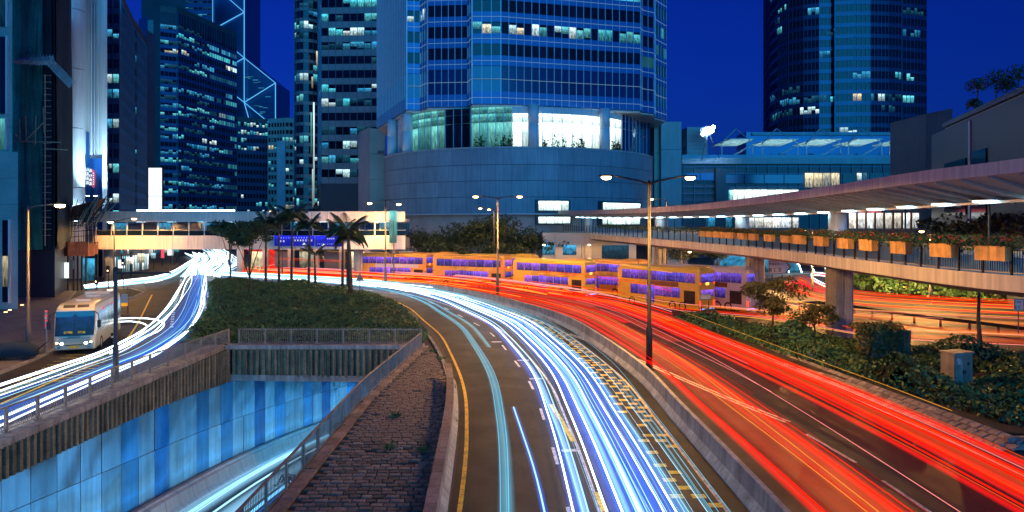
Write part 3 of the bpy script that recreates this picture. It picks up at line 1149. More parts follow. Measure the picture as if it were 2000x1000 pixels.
solid('shoot_leaf', (0.10, 0.14, 0.04), 0.5, var=0.6, scale=0.8, fine=0.4, fscale=9)
def hedge(name, label, poly, z0, h, density, leaf, mat='hedge_leaf', fall=0.9, rough=1.0):
    P = np.array(poly)
    lo, hi = P.min(0), P.max(0)
    n = int((hi[0] - lo[0]) * (hi[1] - lo[1]) * density)
    X = lo[0] + nrng.random(n) * (hi[0] - lo[0])
    Y = lo[1] + nrng.random(n) * (hi[1] - lo[1])
    k = in_poly(X, Y, poly)
    X, Y = X[k], Y[k]
    e = edge_dist(X, Y, poly)
    prof = np.clip(e / fall, 0, 1) ** 0.5
    B = bumps(X, Y) * rough
    Z = z0 + h * (0.25 + 0.75 * prof) + B * prof - nrng.random(len(X)) ** 2 * 0.35 * h
    eps = 0.15
    gx = (bumps(X + eps, Y) - bumps(X - eps, Y)) / (2 * eps) * rough
    gy = (bumps(X, Y + eps) - bumps(X, Y - eps)) / (2 * eps) * rough
    N = np.stack([-gx, -gy, np.ones(len(X))], 1) + nrng.normal(size=(len(X), 3)) * 0.55
    C = np.stack([X, Y, Z], 1)
    # leaves hanging over the rim
    per = []
    for i in range(len(P)):
        a, b = P[i], P[(i + 1) % len(P)]
        L = np.linalg.norm(b - a)
        m_ = int(L * density * 0.35)
        t = nrng.random(m_)[:, None]
        q = a + (b - a) * t
        d_ = (b - a) / (L + 1e-9)
        out = np.array([d_[1], -d_[0]])
        q = q + out * nrng.normal(scale=0.14, size=(m_, 1))
        per.append(np.concatenate([q, (z0 + nrng.random((m_, 1)) * h * 0.75)], 1))
    E = np.concatenate(per)
    C = np.concatenate([C, E])
    N = np.concatenate([N, nrng.normal(size=E.shape) * 0.6 + np.array([0, -0.6, 0.5])])
    root = thing(name, label, 'hedge', (P[:, 0].mean(), P[:, 1].mean(), z0))
    pick = nrng.random(len(C)) < 0.14
    fo = add('foliage', leaves_mesh('foliage', C[~pick], N[~pick], leaf, mat), root)
    C2 = C[pick].copy()
    C2[:, 2] += nrng.random(len(C2)) ** 3 * 0.28
    add('young_shoots', leaves_mesh('young_shoots', C2, N[pick] + np.array([0, 0, -0.4]), leaf * 1.25, 'shoot_leaf', 0.4), root)
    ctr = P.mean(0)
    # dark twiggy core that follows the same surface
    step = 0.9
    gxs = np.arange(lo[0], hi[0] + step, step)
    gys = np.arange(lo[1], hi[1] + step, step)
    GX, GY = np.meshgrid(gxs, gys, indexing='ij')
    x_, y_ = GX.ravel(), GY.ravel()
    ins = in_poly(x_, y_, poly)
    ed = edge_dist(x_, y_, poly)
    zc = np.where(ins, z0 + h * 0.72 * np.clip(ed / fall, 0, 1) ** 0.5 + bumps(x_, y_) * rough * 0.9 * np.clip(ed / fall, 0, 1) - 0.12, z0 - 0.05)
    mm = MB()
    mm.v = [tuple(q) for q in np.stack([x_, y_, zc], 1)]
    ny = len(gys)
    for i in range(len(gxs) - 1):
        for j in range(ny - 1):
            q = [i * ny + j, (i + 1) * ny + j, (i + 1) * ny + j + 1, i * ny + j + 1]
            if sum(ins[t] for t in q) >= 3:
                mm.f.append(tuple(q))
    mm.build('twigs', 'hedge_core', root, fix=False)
    return root

ISL = [(-24.6, 53.2), (-30, 71), (-36, 86), (-43.2, 102), (-38.5, 104.4), (-28.8, 98.2), (-20.8, 90.8), (-16.2, 84.6), (-11.7, 74), (-8.7, 63), (-6.7, 55.5), (-6.6, 52.4), (-20, 52.4)]
struct(MB().prism(ISL, -0.02, 0.14).build('planted_island', 'soil'))
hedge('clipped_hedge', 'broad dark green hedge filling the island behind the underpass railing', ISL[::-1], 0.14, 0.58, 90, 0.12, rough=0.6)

BED = [(13.2, 62.8), (14.3, 60.8), (16.1, 54.5), (17.0, 46), (18.6, 38.2), (20.0, 29.4), (22.5, 28.6), (48, 29.2), (52, 39), (40, 43.5), (32, 46), (26, 49), (21, 59.5), (15, 65)]
bedo = struct(MB().prism(BED, -0.02, 0.40).build('planted_bed', 'soil'))
BEDH = [(14.0, 62.0), (16.6, 55), (17.7, 46.5), (19.4, 38.6), (21.0, 30.6), (23.5, 29.6), (47, 30.2), (50.5, 38.3), (39, 42.7), (31.5, 45), (25.4, 48.2), (20.6, 58), (15.4, 64)]
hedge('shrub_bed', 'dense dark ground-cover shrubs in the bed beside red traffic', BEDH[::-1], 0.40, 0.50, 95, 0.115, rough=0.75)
# stone bank below the bed
bank = thing('stone_bank', 'sloping bank of squared stones edging the bed along red traffic', 'bank', (18, 38, 0))
b0 = resample(catmull([(14.9, 58.5), (15.9, 54.5), (16.6, 48), (17.5, 40), (18.6, 31), (18.95, 27.9)], 6), 0.52)
nbk2 = normals2(b0)           # path heads toward the camera: right side is -x
m = MB()
for i in range(len(b0) - 1):
    a, b = b0[i], b0[i + 1]
    qa, qb = a - nbk2[i] * 1.15, b - nbk2[i + 1] * 1.15
    m.quad((*a, 0.0), (*b, 0.0), (*qb, 0.46), (*qa, 0.46))
m.build('bedding', 'mortar', bank, fix=False)
sv = []
for v in range(3):
    jj = lambda: rng.uniform(-0.06, 0.06)
    c4 = [(-.5, -.5), (.5, -.5), (.5, .5), (-.5, .5)]
    sv.append(MB().loft([[(x, y, 0) for x, y in c4], [(x, y, 0.6) for x, y in c4], [(x * 0.85 + jj(), y * 0.8 + jj(), 1 + jj()) for x, y in c4]]).mesh('stone', 'stone'))
for i in range(len(b0) - 1):
    dd = b0[i + 1] - b0[i]
    ang = math.atan2(dd[1], dd[0])
    for r_ in range(3):
        f = (r_ + 0.5) / 3
        c = (b0[i] + b0[i + 1]) / 2 - nbk2[i] * 1.15 * f + dd * (0.5 if r_ % 2 else 0)
        o = bpy.data.objects.new('stone', sv[rng.randrange(3)])
        COL.objects.link(o)
        o.location = (c[0], c[1], 0.46 * f - 0.01)
        o.scale = (np.linalg.norm(dd) * 0.94, 0.38, 0.075)
        o.rotation_euler = (0.38, 0, ang + rng.uniform(-0.04, 0.04))
        o.parent = bank
        o.matrix_parent_inverse = wmat(bank).inverted()
for i in range(7):
    for r_ in range(2):
        o = bpy.data.objects.new('stone', sv[rng.randrange(3)])
        COL.objects.link(o)
        o.location = (19.45 + i * 0.62 + (0.3 if r_ else 0), 28.35, 0.16 + r_ * 0.27)
        o.scale = (0.58, 0.25, 0.2)
        o.rotation_euler = (math.pi / 2, 0, rng.uniform(-0.03, 0.03))
        o.parent = bank
        o.matrix_parent_inverse = wmat(bank).inverted()
# verge of shrubs on the far side of the slip road (right)
VG = [(34, 71), (39, 69.5), (52, 62.5), (80, 52.5), (95, 62), (60, 75.5), (48, 81), (42, 88), (36, 86)]
VG2 = [(31, 73), (35, 70.6), (50, 60.6), (80, 50.5), (81, 51.5), (52, 62.2), (38, 68.6), (33, 74)]
hedge('verge_shrubs', 'low lamp-lit shrubs on the bank across the far slip road', [(45, 86), (50, 82), (62, 74), (97, 62), (110, 75), (70, 92), (50, 100), (46, 98)], 0.3, 1.3, 22, 0.26, rough=2.0)

# traffic island kerb with guard rail between the two slip roads
gr = thing('guard_rail', 'dark steel guard rail on posts between the two slip roads', 'guard rail', (35, 66, 0))
gpath = resample(catmull([gp(x, y, 0.0)[:2] for x, y in ((1562, 606), (1600, 604), (1660, 612), (1720, 622), (1800, 634), (1900, 646), (2000, 660), (2150, 680))], 6), 2.4)
m = MB()
pts = [(q[0], q[1], 0.72) for q in gpath]
for a, b in zip(pts[:-1], pts[1:]):
    m.bar(a, b, 0.07, 0.26)
m.build('rail_beam', 'pole_dark', gr)
m = MB()
for a, b in zip(pts[:-1], pts[1:]):
    m.bar((a[0] + .02, a[1] - .04, 0.84), (b[0] + .02, b[1] - .04, 0.84), 0.05, 0.05)
    m.bar((a[0] + .02, a[1] - .04, 0.60), (b[0] + .02, b[1] - .04, 0.60), 0.05, 0.05)
m.build('rail_lip', 'rail_paint', gr)
for q in gpath:
    ubox('post', 'pole_dark', gr, (q[0], q[1] + 0.08, 0.4), (0.14, 0.14, 0.8))
# ================================================================== BUILDINGS
def runs(nf, nb, p, mats, weights, lo=1, hi=6, floors=None):
    """random lit runs along each floor -> {(floor, bay): material}"""
    out = {}
    for f in range(nf):
        pf = p * rng.choice((0.2, 0.6, 1.0, 1.6, 2.2))
        if floors and f in floors:
            pf = floors[f]
        b = 0
        while b < nb:
            L = rng.randint(lo, hi)
            if rng.random() < pf:
                mt = rng.choices(mats, weights)[0]
                for q in range(b, min(nb, b + L)):
                    if rng.random() < 0.88:
                        out[(f, q)] = mt
            b += L
    return out

def tower(name, label, plan, z0, nf, fh, sp, bay, wall, spandrel, glass, mull, lit, mw=0.08, back=20.0, base=None, cat='tower', rec=0.12, proud=0.10, all_panes=False, line_mat=None, cap=300, roofh=2.0, vert=True, top_extra=0.0, fins=None):
    P = [Vector(q) for q in plan]
    ctr = sum(P, Vector((0, 0))) / len(P)
    T = thing(name, label, cat, (ctr.x, ctr.y, 0))
    zt = z0 + nf * fh + top_extra
    e0, e1 = P[0], P[-1]
    yb = max(e0.y, e1.y) + back
    # street-facing sides run back obliquely
    bx = [Vector((e1.x * yb / e1.y, yb)), Vector((e0.x * yb / e0.y, yb))]
    inset = []
    MB().prism([(q.x, q.y + rec + 0.05) for q in P] + [(q.x, q.y) for q in bx], z0 if base is None else base, zt).build('wall', wall, T)
    MB().prism([(q.x, q.y - 0.1) for q in P] + [(q.x, q.y) for q in bx], zt, zt + roofh).build('roof', 'roof_grey' if spandrel not in ('clad_cream', 'clad_white') else spandrel, T)
    sm, mm, dm = MB(), MB(), MB()
    lm = MB()
    nlit = 0
    fins = fins or {}
    xl = {}
    bi = 0
    allb = []
    for i in range(len(P) - 1):
        a, b = P[i], P[i + 1]
        L = (b - a).length
        if L < 0.3:
            continue
        t = (b - a) / L
        n = Vector((t.y, -t.x))
        ang = math.atan2(t.y, t.x)
        nb = max(1, int(round(L / bay)))
        w = L / nb
        for f in range(nf):
            zb = z0 + f * fh
            c = (a + b) / 2 + n * (proud / 2)
            if i not in fins:
                sm.box((c.x, c.y, zb + sp / 2), (L, proud + 0.16, sp), ang)
            if line_mat and i not in fins:
                c2 = (a + b) / 2 + n * (proud + 0.10)
                lm.box((c2.x, c2.y, zb + sp * 0.5), (L, 0.08, 0.07), ang)
            for k in range(nb):
                q = a + t * (w * (k + 0.5)) - n * 0.02
                mt = lit.get((f, bi + k))
                if mt and nlit >= cap:
                    xl.setdefault(mt, MB()).box((q.x, q.y, zb + sp + (fh - sp) / 2), (w - mw * 0.5, 0.1, fh - sp), ang)
                elif mt:
                    hf = rng.choice((1.0, 1.0, 0.8, 0.6, 0.5))
                    dz = (fh - sp) * (1 - hf) / 2 * rng.choice((-1, -1, 1))
                    ubox('lit_window', mt, T, (q.x, q.y, zb + sp + (fh - sp) / 2 + dz), (w - mw * 0.5, 0.1, (fh - sp) * hf), ang)
                    if hf < 1:
                        dm.box((q.x, q.y + 0.06, zb + sp + (fh - sp) / 2), (w - mw * 0.5, 0.06, fh - sp), ang)
                    nlit += 1
                elif all_panes and nlit < cap:
                    ubox('pane', glass, T, (q.x, q.y, zb + sp + (fh - sp) / 2), (w - mw * 0.5, 0.1, fh - sp), ang)
                    nlit += 1
                else:
                    dm.box((q.x, q.y, zb + sp + (fh - sp) / 2), (w - mw * 0.5, 0.1, fh - sp), ang)
        if vert:
            nv = nb * fins.get(i, 1)
            for k in range(nv + 1):
                q = a + t * (L / nv * k) + n * (proud + 0.04)
                mm.box((q.x, q.y, (z0 + zt) / 2), (mw if i not in fins else 0.3, 0.22, zt - z0), ang)
        bi += nb
    if sm.f:
        sm.build('spandrel', spandrel, T, fix=False)
    if mm.f:
        o = mm.build('mullion', mull, T, fix=False)
        o['kind'] = 'stuff'
    if dm.f:
        o = dm.build('glazing', glass, T, fix=False)
        o['kind'] = 'stuff'
    for mt, xm in xl.items():
        o = xm.build('lit_windows_beyond', mt, T, fix=False)
        o['kind'] = 'stuff'
    if line_mat and lm.f:
        o = lm.build('light_line', line_mat, T, fix=False)
        o['kind'] = 'stuff'
    return T

# ---------------------------------------------------------------- central glass tower
CP = [xd(738, 172), xd(795, 144), xd(822, 144.5), xd(836, 141), xd(876, 140.6), xd(915, 140.2), xd(923, 137), xd(978, 137), xd(1250, 145), xd(1253, 147), xd(1276, 149), xd(1279, 154), xd(1300, 159)]
seglen = [(CP[i + 1] - CP[i]).length for i in range(len(CP) - 1)]
nbs = [max(1, int(round(L / 1.55))) if L >= 0.3 else 0 for L in seglen]
off = np.concatenate([[0], np.cumsum(nbs)])
def seg_bays(i): return range(int(off[i]), int(off[i + 1]))
lit = {}
for i in range(len(nbs)):
    for b in seg_bays(i):
        if i == 7:                                   # broad front face
            r = (b - off[7]) / nbs[7]
            if 0.0 <= r < 0.62 and rng.random() < 0.8 and not 0.12 < r < 0.16:
                lit[(1, b)] = rng.choice(('lit_warm', 'lit_cool', 'lit_teal', 'lit_teal'))
            if 0.66 < r < 0.95 and rng.random() < 0.6:
                lit[(1, b)] = 'lit_teal'
            if rng.random() < 0.85:
                lit[(3, b)] = rng.choice(('lit_teal', 'lit_teal', 'lit_blue'))
            if r > 0.8 and rng.random() < 0.4:
                lit[(2, b)] = 'lit_blue'
        if i == 6 and rng.random() < 0.7:
            lit[(1, b)] = rng.choice(('lit_warm', 'lit_teal'))
        if i in (1, 2):
            if rng.random() < 0.8:
                lit[(2, b)] = 'lit_cool'
        if i in (3, 4) and rng.random() < 0.6:
            lit[(3, b)] = 'lit_teal'
        if i in (9, 11) and rng.random() < 0.45:
            lit[(rng.randint(0, 3), b)] = 'lit_teal'
TZ = 31.6
# lower tall band, then ordinary storeys
tw = tower('glass_tower', 'large blue glass office tower with bright bands, standing on the round podium', [tuple(q) for q in CP], TZ + 7.3, 7, 4.2, 1.95, 1.55, 'clad_dark', 'spandrel_blue', 'glass_dark', 'mullion', lit, mw=0.10, back=40, all_panes=True, line_mat='glow_line', cap=300, proud=0.12, fins={0: 1})
zlow = TZ
sm, mm, lm = MB(), MB(), MB()
for i in range(len(CP) - 1):
    a, b = CP[i], CP[i + 1]
    L = (b - a).length
    if L < 0.3:
        continue
    t = (b - a) / L
    n = Vector((t.y, -t.x))
    ang = math.atan2(t.y, t.x)
    c = (a + b) / 2 + n * 0.06
    sm.box((c.x, c.y, TZ + 1.2), (L, 0.28, 2.4), ang)
    for zz in (TZ + 1.2, TZ + 4.75):
        if i == 0:
            break
        c2 = (a + b) / 2 + n * 0.24
        lm.box((c2.x, c2.y, zz), (L, 0.09, 0.08), ang)
    nb = nbs[i]
    w = L / nb
    for k in range(nb):
        for r_ in range(2):
            q = a + t * (w * (k + 0.5)) - n * 0.02
            ubox('pane', 'glass_blue', tw, (q.x, q.y, TZ + 2.4 + 1.2 + 2.45 * r_), (w - 0.05, 0.1, 2.38), ang)
    for k in range(nb + 1):
        q = a + t * (w * k) + n * 0.16
        mm.box((q.x, q.y, TZ + 3.65), (0.10, 0.22, 7.3), ang)
sm.build('spandrel', 'spandrel_blue', tw, fix=False)
mm.build('mullion', 'mullion', tw, fix=False)['kind'] = 'stuff'
lm.build('light_line', 'glow_line', tw, fix=False)['kind'] = 'stuff'
MB().prism([(q.x, q.y + 0.2) for q in CP] + [(CP[-1].x, CP[-1].y + 40), (CP[0].x, CP[0].y + 40)], TZ - 0.05, TZ + 7.3).build('core_wall', 'clad_dark', tw)
MB().prism([(q.x, q.y + 0.35) for q in CP] + [(CP[-1].x, CP[-1].y + 40), (CP[0].x, CP[0].y + 40)], TZ - 0.35, TZ - 0.06).build('soffit', 'clad_white', tw)

# round podium
DC = Vector(((1012 - 1000) / F * 165, 165))
DR = 30.4
pod = thing('round_podium', 'windowless curved stone-clad podium drum beneath the glass tower', 'podium', (DC.x, DC.y, 0))
zd0, zd1 = 10.7, 22.9
MB().lathe((DC.x, DC.y, 0), [(DR - 0.25, zd0 + .02), (DR - 0.25, zd1 - 0.02)], 96).build('core_wall', 'clad_dark', pod)
MB().lathe((DC.x, DC.y, 0), [(DR - 1.4, 0), (DR - 1.4, zd0)], 96).build('lower_wall', 'clad_stone', pod)
MB().lathe((DC.x, DC.y, 0), [(DR + 0.12, zd1), (DR + 0.12, zd1 + 0.35), (DR - 0.5, zd1 + 0.35), (DR - 0.5, zd1)], 96).build('parapet_coping', 'clad_grey', pod)
MB().lathe((DC.x, DC.y, 0), [(DR + 0.25, zd0 - 0.25), (DR + 0.25, zd0 - 0.02), (DR - 1.5, zd0 - 0.02), (DR - 1.5, zd0 - 0.25)], 96).build('ledge', 'clad_white', pod)
rows, segs = 4, 64
rh = (zd1 - zd0) / rows
da = 2 * math.pi / segs
pm = MB()
g = 0.0006
ring = []
for r_, z in ((DR - 0.15, 0.02), (DR, 0.05), (DR, rh - 0.05), (DR - 0.15, rh - 0.02)):
    ring.append([(r_ * math.cos(-da / 2 + g + (da - 2 * g) * j / 3), r_ * math.sin(-da / 2 + g + (da - 2 * g) * j / 3), z) for j in range(4)])
for i in range(3):
    for j in range(3):
        pm.quad(ring[i][j], ring[i][j + 1], ring[i + 1][j + 1], ring[i + 1][j])
panel_me = pm.mesh('panel', 'clad_drum', fix=False)
for k in range(segs):
    ang = k * da
    if math.sin(ang) > 0.15:
        continue
    for r_ in range(rows):
        o = bpy.data.objects.new('panel', panel_me)
        COL.objects.link(o)
        o.location = (0, 0, zd0 + r_ * rh)
        o.rotation_euler = (0, 0, ang)
        o.parent = pod
# shop windows let into the drum above the footbridge
def drum_pt(px, r):
    # nearest crossing of the viewing direction with a circle about the drum centre
    k = (px - 1000) / F
    A_, B_, C_ = 1 + k * k, -2 * (DC.x * k + DC.y), DC.x ** 2 + DC.y ** 2 - r * r
    d = (-B_ - math.sqrt(max(0, B_ * B_ - 4 * A_ * C_))) / (2 * A_)
    return Vector((k * d, d))
for x0, x1, ya, yb in ((1050, 1109, 393, 411), (1173, 1246, 397, 411), (1050, 1112, 424, 436), (1172, 1245, 426, 438)):
    a, b = drum_pt(x0, DR + 0.3 if ya < 415 else DR - 1.0), drum_pt(x1, DR + 0.3 if ya < 415 else DR - 1.0)
    c = (a + b) / 2
    ang = math.atan2((b - a).y, (b - a).x)
    z0_, z1_ = zy(yb, c.y), zy(ya, c.y)
    L = (b - a).length
    fr = ubox('window', 'clad_dark', pod, (c.x, c.y, (z0_ + z1_) / 2), (L + 0.8, 1.2, z1_ - z0_ + 0.6), ang)
    for k in range(4):
        q = a.lerp(b, (k + 0.5) / 4)
        n = Vector((b.y - a.y, -(b.x - a.x))).normalized() * 0.62
        ubox('pane', 'lit_lobby', pod, (q.x + n.x, q.y + n.y, (z0_ + z1_) / 2), (L / 4 - 0.12, 0.08, z1_ - z0_), ang)

# lobby storey between podium and tower: glazed arc, columns, planting
lob = thing('sky_lobby', 'brightly lit glazed lobby storey with round columns above the podium', 'lobby', (DC.x, DC.y, zd1))
LR = DR - 2.6
MB().lathe((DC.x, DC.y, 0), [(LR - 1.2, zd1), (LR - 1.2, TZ - 0.4)], 72).build('inner_wall', 'clad_white', lob)
for x0, x1, n, mt in ((770, 803, 4, 'clad_white'), (805, 868, 5, 'lit_lobby_teal'), (870, 918, 3, 'glass_dark'), (921, 1000, 5, 'lit_lobby_teal'), (1001, 1175, 9, 'lit_lobby'), (1190, 1212, 2, 'lit_lobby'), (1214, 1270, 8, 'glass_blue')):
    for k in range(n):
        a, b = drum_pt(x0 + (x1 - x0) * k / n, LR), drum_pt(x0 + (x1 - x0) * (k + 1) / n, LR)
        c = (a + b) / 2
        ang = math.atan2((b - a).y, (b - a).x)
        L = (b - a).length
        for zz0, zz1 in ((zd1 + 0.6, zd1 + 5.2), (zd1 + 5.35, zd1 + 6.9), (zd1 + 7.0, TZ - 0.5)):
            m2 = mt
            if mt == 'lit_lobby' and zz0 > zd1 + 6.95:
                m2 = 'clad_white'
            ubox('glass_pane', m2, lob, (c.x, c.y, (zz0 + zz1) / 2), (L - 0.08, 0.10, zz1 - zz0), ang)
        ubox('mullion', 'mullion' if mt != 'lit_lobby' else 'clad_white', lob, (a.x, a.y - 0.1, (zd1 + TZ) / 2), (0.11, 0.25, TZ - zd1 - 0.6), ang)
for px in (762, 796, 1042, 1181):
    p = drum_pt(px, DR - 0.9 if px > 900 else DR - 1.2) if px > 765 else drum_pt(766, DR - 1.5)
    MB().lathe((p.x, p.y, 0), [(1.05, zd1), (1.05, zd1 + 4.6), (1.0, zd1 + 4.62), (1.0, zd1 + 4.72), (1.05, zd1 + 4.74), (1.05, TZ - 0.36)], 28).build('column', 'clad_white', lob, smooth=True)
C, N = [], []
for k in range(34):
    px = rng.choice((rng.uniform(925, 1000), rng.uniform(1055, 1140), rng.uniform(1195, 1215)))
    p = drum_pt(px, LR + 0.7)
    for j in range(26):
        C.append((p.x + rng.gauss(0, 0.22), p.y + rng.gauss(0, 0.2), zd1 + 0.5 + rng.random() ** 1.4 * rng.uniform(1.2, 2.4)))
        N.append((rng.gauss(0, 1), -0.8 + rng.gauss(0, .6), rng.gauss(0, 1)))
o = add('lobby_planting', leaves_mesh('lobby_planting', np.array(C), np.array(N), 0.22, 'tree_leaf'), lob)
o['kind'] = 'stuff'

# slab-like stair tower between podium and right buildings
st = thing('stair_tower', 'plain blue-grey clad shaft at the side of the round podium', 'building', (38, 165, 0))
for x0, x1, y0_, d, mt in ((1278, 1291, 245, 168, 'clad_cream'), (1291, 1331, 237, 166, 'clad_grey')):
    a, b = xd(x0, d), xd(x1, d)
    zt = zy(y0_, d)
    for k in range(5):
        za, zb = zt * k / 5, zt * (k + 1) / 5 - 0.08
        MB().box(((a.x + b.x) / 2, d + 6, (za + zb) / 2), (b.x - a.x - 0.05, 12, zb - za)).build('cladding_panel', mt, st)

# ---------------------------------------------------------------- right-hand tower
RP = [xd(1492, 330), xd(1505, 300), xd(1520, 287), xd(1541, 279), xd(1570, 275), xd(1600, 273), xd(1628, 272.5), xd(1631, 270.5), xd(1665, 269.5), xd(1700, 269.3), xd(1735, 270), xd(1760, 271), xd(1762, 273), xd(1785, 274), xd(1809, 276)]
tot = sum(max(1, int(round((RP[i + 1] - RP[i]).length / 1.5))) for i in range(len(RP) - 1))
lit = runs(17, tot, 0.15, ['lit_teal', 'lit_blue', 'lit_cool', 'lit_warm', 'lit_dim'], [5, 4, 0.8, 0.8, 6], 2, 7, floors={0: 0.35, 2: 0.6, 3: 0.6, 4: 0.3, 6: 0.05, 8: 0.05})
tower('curved_tower', 'tall dark curved glass tower with scattered lit floors, behind the terrace canopies', [tuple(q) for q in RP], 40.5, 17, 4.2, 1.5, 1.5, 'clad_dark', 'spandrel_deep', 'glass_dark', 'mullion_dark', lit, mw=0.12, back=50, base=0)

# ---------------------------------------------------------------- towers on the left
def flat(x0, d0, x1, d1, n=1):
    a, b = xd(x0, d0), xd(x1, d1)
    return [tuple(a.lerp(b, k / n)) for k in range(n + 1)]
COOLS = ['lit_teal', 'lit_cool', 'lit_blue', 'lit_dim']
# banded tower next to the glass tower
plan = flat(622, 262, 628, 241) + flat(740, 240, 752, 241)
lit = runs(24, 60, 0.5, ['lit_teal', 'lit_blue', 'lit_cool', 'lit_dim'], [4, 4, 1, 4], 1, 3)
tower('banded_tower', 'dark office tower with broad plain horizontal bands beside the glass tower', plan, 22, 18, 4.75, 2.1, 2.5, 'clad_dark', 'clad_band', 'glass_dark', 'mullion_dark', lit, mw=0.15, back=30, base=0)
# rounded tower
cc = xd(604, 275)
plan = [(cc.x + 5.2 * math.cos(a), cc.y + 5.2 * math.sin(a) * 1.4) for a in np.linspace(math.pi, 2 * math.pi, 11)]
lit = runs(26, 30, 0.35, COOLS, [3, 3, 2, 4], 1, 3)
T = tower('rounded_tower', 'slender round-fronted tower with thin floor bands beside open sky', plan, 14, 26, 3.9, 1.2, 1.4, 'clad_dark', 'clad_band', 'glass_dark', 'mullion_dark', lit, mw=0.08, back=25, base=0)
for px, ya, yb, mt in ((610, 150, 172, 'lit_warm'), (613, 200, 400, 'lit_cool'), (619, 100, 130, 'lit_warm'), (608, 220, 300, 'lit_teal'), (611, 330, 405, 'lit_cool')):
    p = xd(px, 266)
    ubox('light_fin', mt, T, (p.x, p.y, (zy(ya, 266) + zy(yb, 266)) / 2), (0.45, 0.4, zy(ya, 266) - zy(yb, 266)))
# broad office block
plan = flat(313, 352, 345, 356) + flat(348, 354, 462, 402, 4)
lit = runs(25, 90, 0.62, ['lit_teal', 'lit_blue', 'lit_dim', 'lit_cool'], [4, 6, 6, 0.6], 2, 8, floors={20: 0.95, 8: 0.6, 9: 0.7, 4: 0.5})
for b in range(90):
    if (20, b) in lit:
        lit[(20, b)] = rng.choice(('lit_warm', 'lit_cool'))
tower('office_block', 'broad navy office block with many rows of small lit windows', plan, 14, 24, 3.85, 1.6, 1.9, 'clad_dark', 'spandrel_navy', 'glass_dark', 'mullion_dark', lit, mw=0.1, back=60, base=0, top_extra=6, roofh=3)
# slab behind it with plain side
T = thing('slab_tower', 'dark plain slab tower rising behind the broad office block', 'tower', (xd(340, 420).x, 420, 0))
a, b = xd(276, 425), xd(363, 425)
MB().prism([(a.x, 425), (b.x, 425), (b.x * 470 / 425, 470), (a.x * 470 / 425, 470)], 0, zy(-30, 425)).build('wall', 'clad_dark', T)
MB().prism([(a.x - 1, 424), (xd(300, 424).x, 424), (xd(300, 424).x, 424.9), (a.x - 1, 424.9)], 0, zy(40, 425)).build('side_fin', 'clad_band', T)
for k in range(14):
    p = xd(rng.uniform(300, 360), 424.7)
    ubox('lit_window', 'lit_dim', T, (p.x, p.y, rng.uniform(60, 125)), (1.6, 0.2, 1.4))
# far tower of dotted lights
plan = flat(360, 560, 414, 560)
lit = runs(10, 14, 0.9, ['lit_blue', 'lit_dim'], [2, 3], 1, 2)
tower('dotted_tower', 'far tower with a grid of tiny blue lights above the office block', plan, 130, 14, 5.2, 3.4, 3.6, 'clad_dark', 'spandrel_navy', 'glass_dark', 'mullion_dark', lit, mw=0.6, back=30, base=0)
# low block
plan = flat(464, 322, 523, 330, 1)
lit = runs(14, 40, 0.55, ['lit_cool', 'lit_teal', 'lit_blue', 'lit_warm'], [3, 3, 2, 1], 1, 3)
tower('low_block', 'mid-height dark block with bright square windows below the outlined tower', plan, 11, 12, 3.6, 1.7, 1.3, 'clad_dark', 'spandrel_navy', 'glass_dark', 'mullion_dark', lit, mw=0.35, back=30, base=0, roofh=2.2)
# pale residential block
plan = flat(524, 318, 541, 317) + flat(557, 315, 580, 317)
lit = runs(16, 30, 0.3, ['lit_cool', 'lit_teal', 'lit_warm', 'lit_dim'], [3, 3, 1, 3], 1, 1)
T = tower('pale_block', 'pale slim block with a plain white centre strip between darker towers', plan, 10, 13, 3.3, 1.5, 1.5, 'clad_cream', 'clad_cream', 'glass_dark', 'clad_cream', lit, mw=0.4, back=25, base=0)
a, b = xd(541, 314), xd(557, 314)
MB().prism([(a.x, 314), (b.x, 314), (b.x, 317.5), (a.x, 317.5)], 0, zy(275, 314)).build('centre_strip', 'clad_white', T)
# small teal-lit block
T = thing('corner_block', 'small pale blank-walled block wedged left of the round podium', 'building', (xd(728, 190).x, 190, 0))
a, b, c = xd(700, 200), xd(722, 190), xd(752, 192)
for k in range(5):
    zt = zy(250, 190)
    MB().prism([(b.x, b.y), (c.x, c.y), (c.x * 1.105, c.y + 20), (b.x * 1.105, b.y + 20)], zt * k / 5, zt * (k + 1) / 5 - 0.06).build('cladding_panel', 'clad_cream', T)
MB().prism([(a.x, a.y), (b.x - 0.05, b.y), (b.x - 0.05, b.y + 22), (a.x, a.y + 20)], 0, zy(252, 193)).build('side_wall', 'clad_grey', T)
ubox('louvre', 'clad_dark', T, (xd(744, 189.9).x, 189.9, zy(297, 190)), (1.8, 0.3, 0.7))

# crystalline tower with glowing edges
OT = thing('outlined_tower', 'far angular tower traced by glowing cyan edge lines', 'tower', (xd(477, 620).x, 620, 0))
D = 620
def ob(px, py, dd=0.0): return pt(px, py, D + dd)
m = MB()
for q in ([(415, -60), (477, -60), (477, 240), (415, 240)],):
    pts = [ob(*e) for e in q]
    m.loft([[p for p in pts], [p + Vector((0, 40, 0)) for p in pts]])
pts = [ob(477, 113, 2), ob(538, 162, 2), ob(538, 420, 2), ob(415, 420, 2), ob(415, 240, 2), ob(477, 240, 2)]
m.loft([[p for p in pts], [p + Vector((0, 40, 0)) for p in pts]])
m.build('glass_prism', 'spandrel_navy', OT)
glow('neon_cyan', (0.10, 0.50, 1.0), 1.1)
for (x0, y0_, x1, y1_) in ((415, -60, 415, 58), (477, -60, 477, 200), (538, 162, 538, 300), (420, -26, 477, 24), (477, 24, 415, 58), (415, 62, 477, 113), (477, 113, 538, 162), (538, 162, 477, 200), (477, 200, 440, 172), (477, 113, 440, 134), (477, 200, 538, 250), (477, 200, 486, 232)):
    MB().bar(ob(x0, y0_, -1.5), ob(x1, y1_, -1.5), 0.62).build('neon_line', 'neon_cyan', OT)
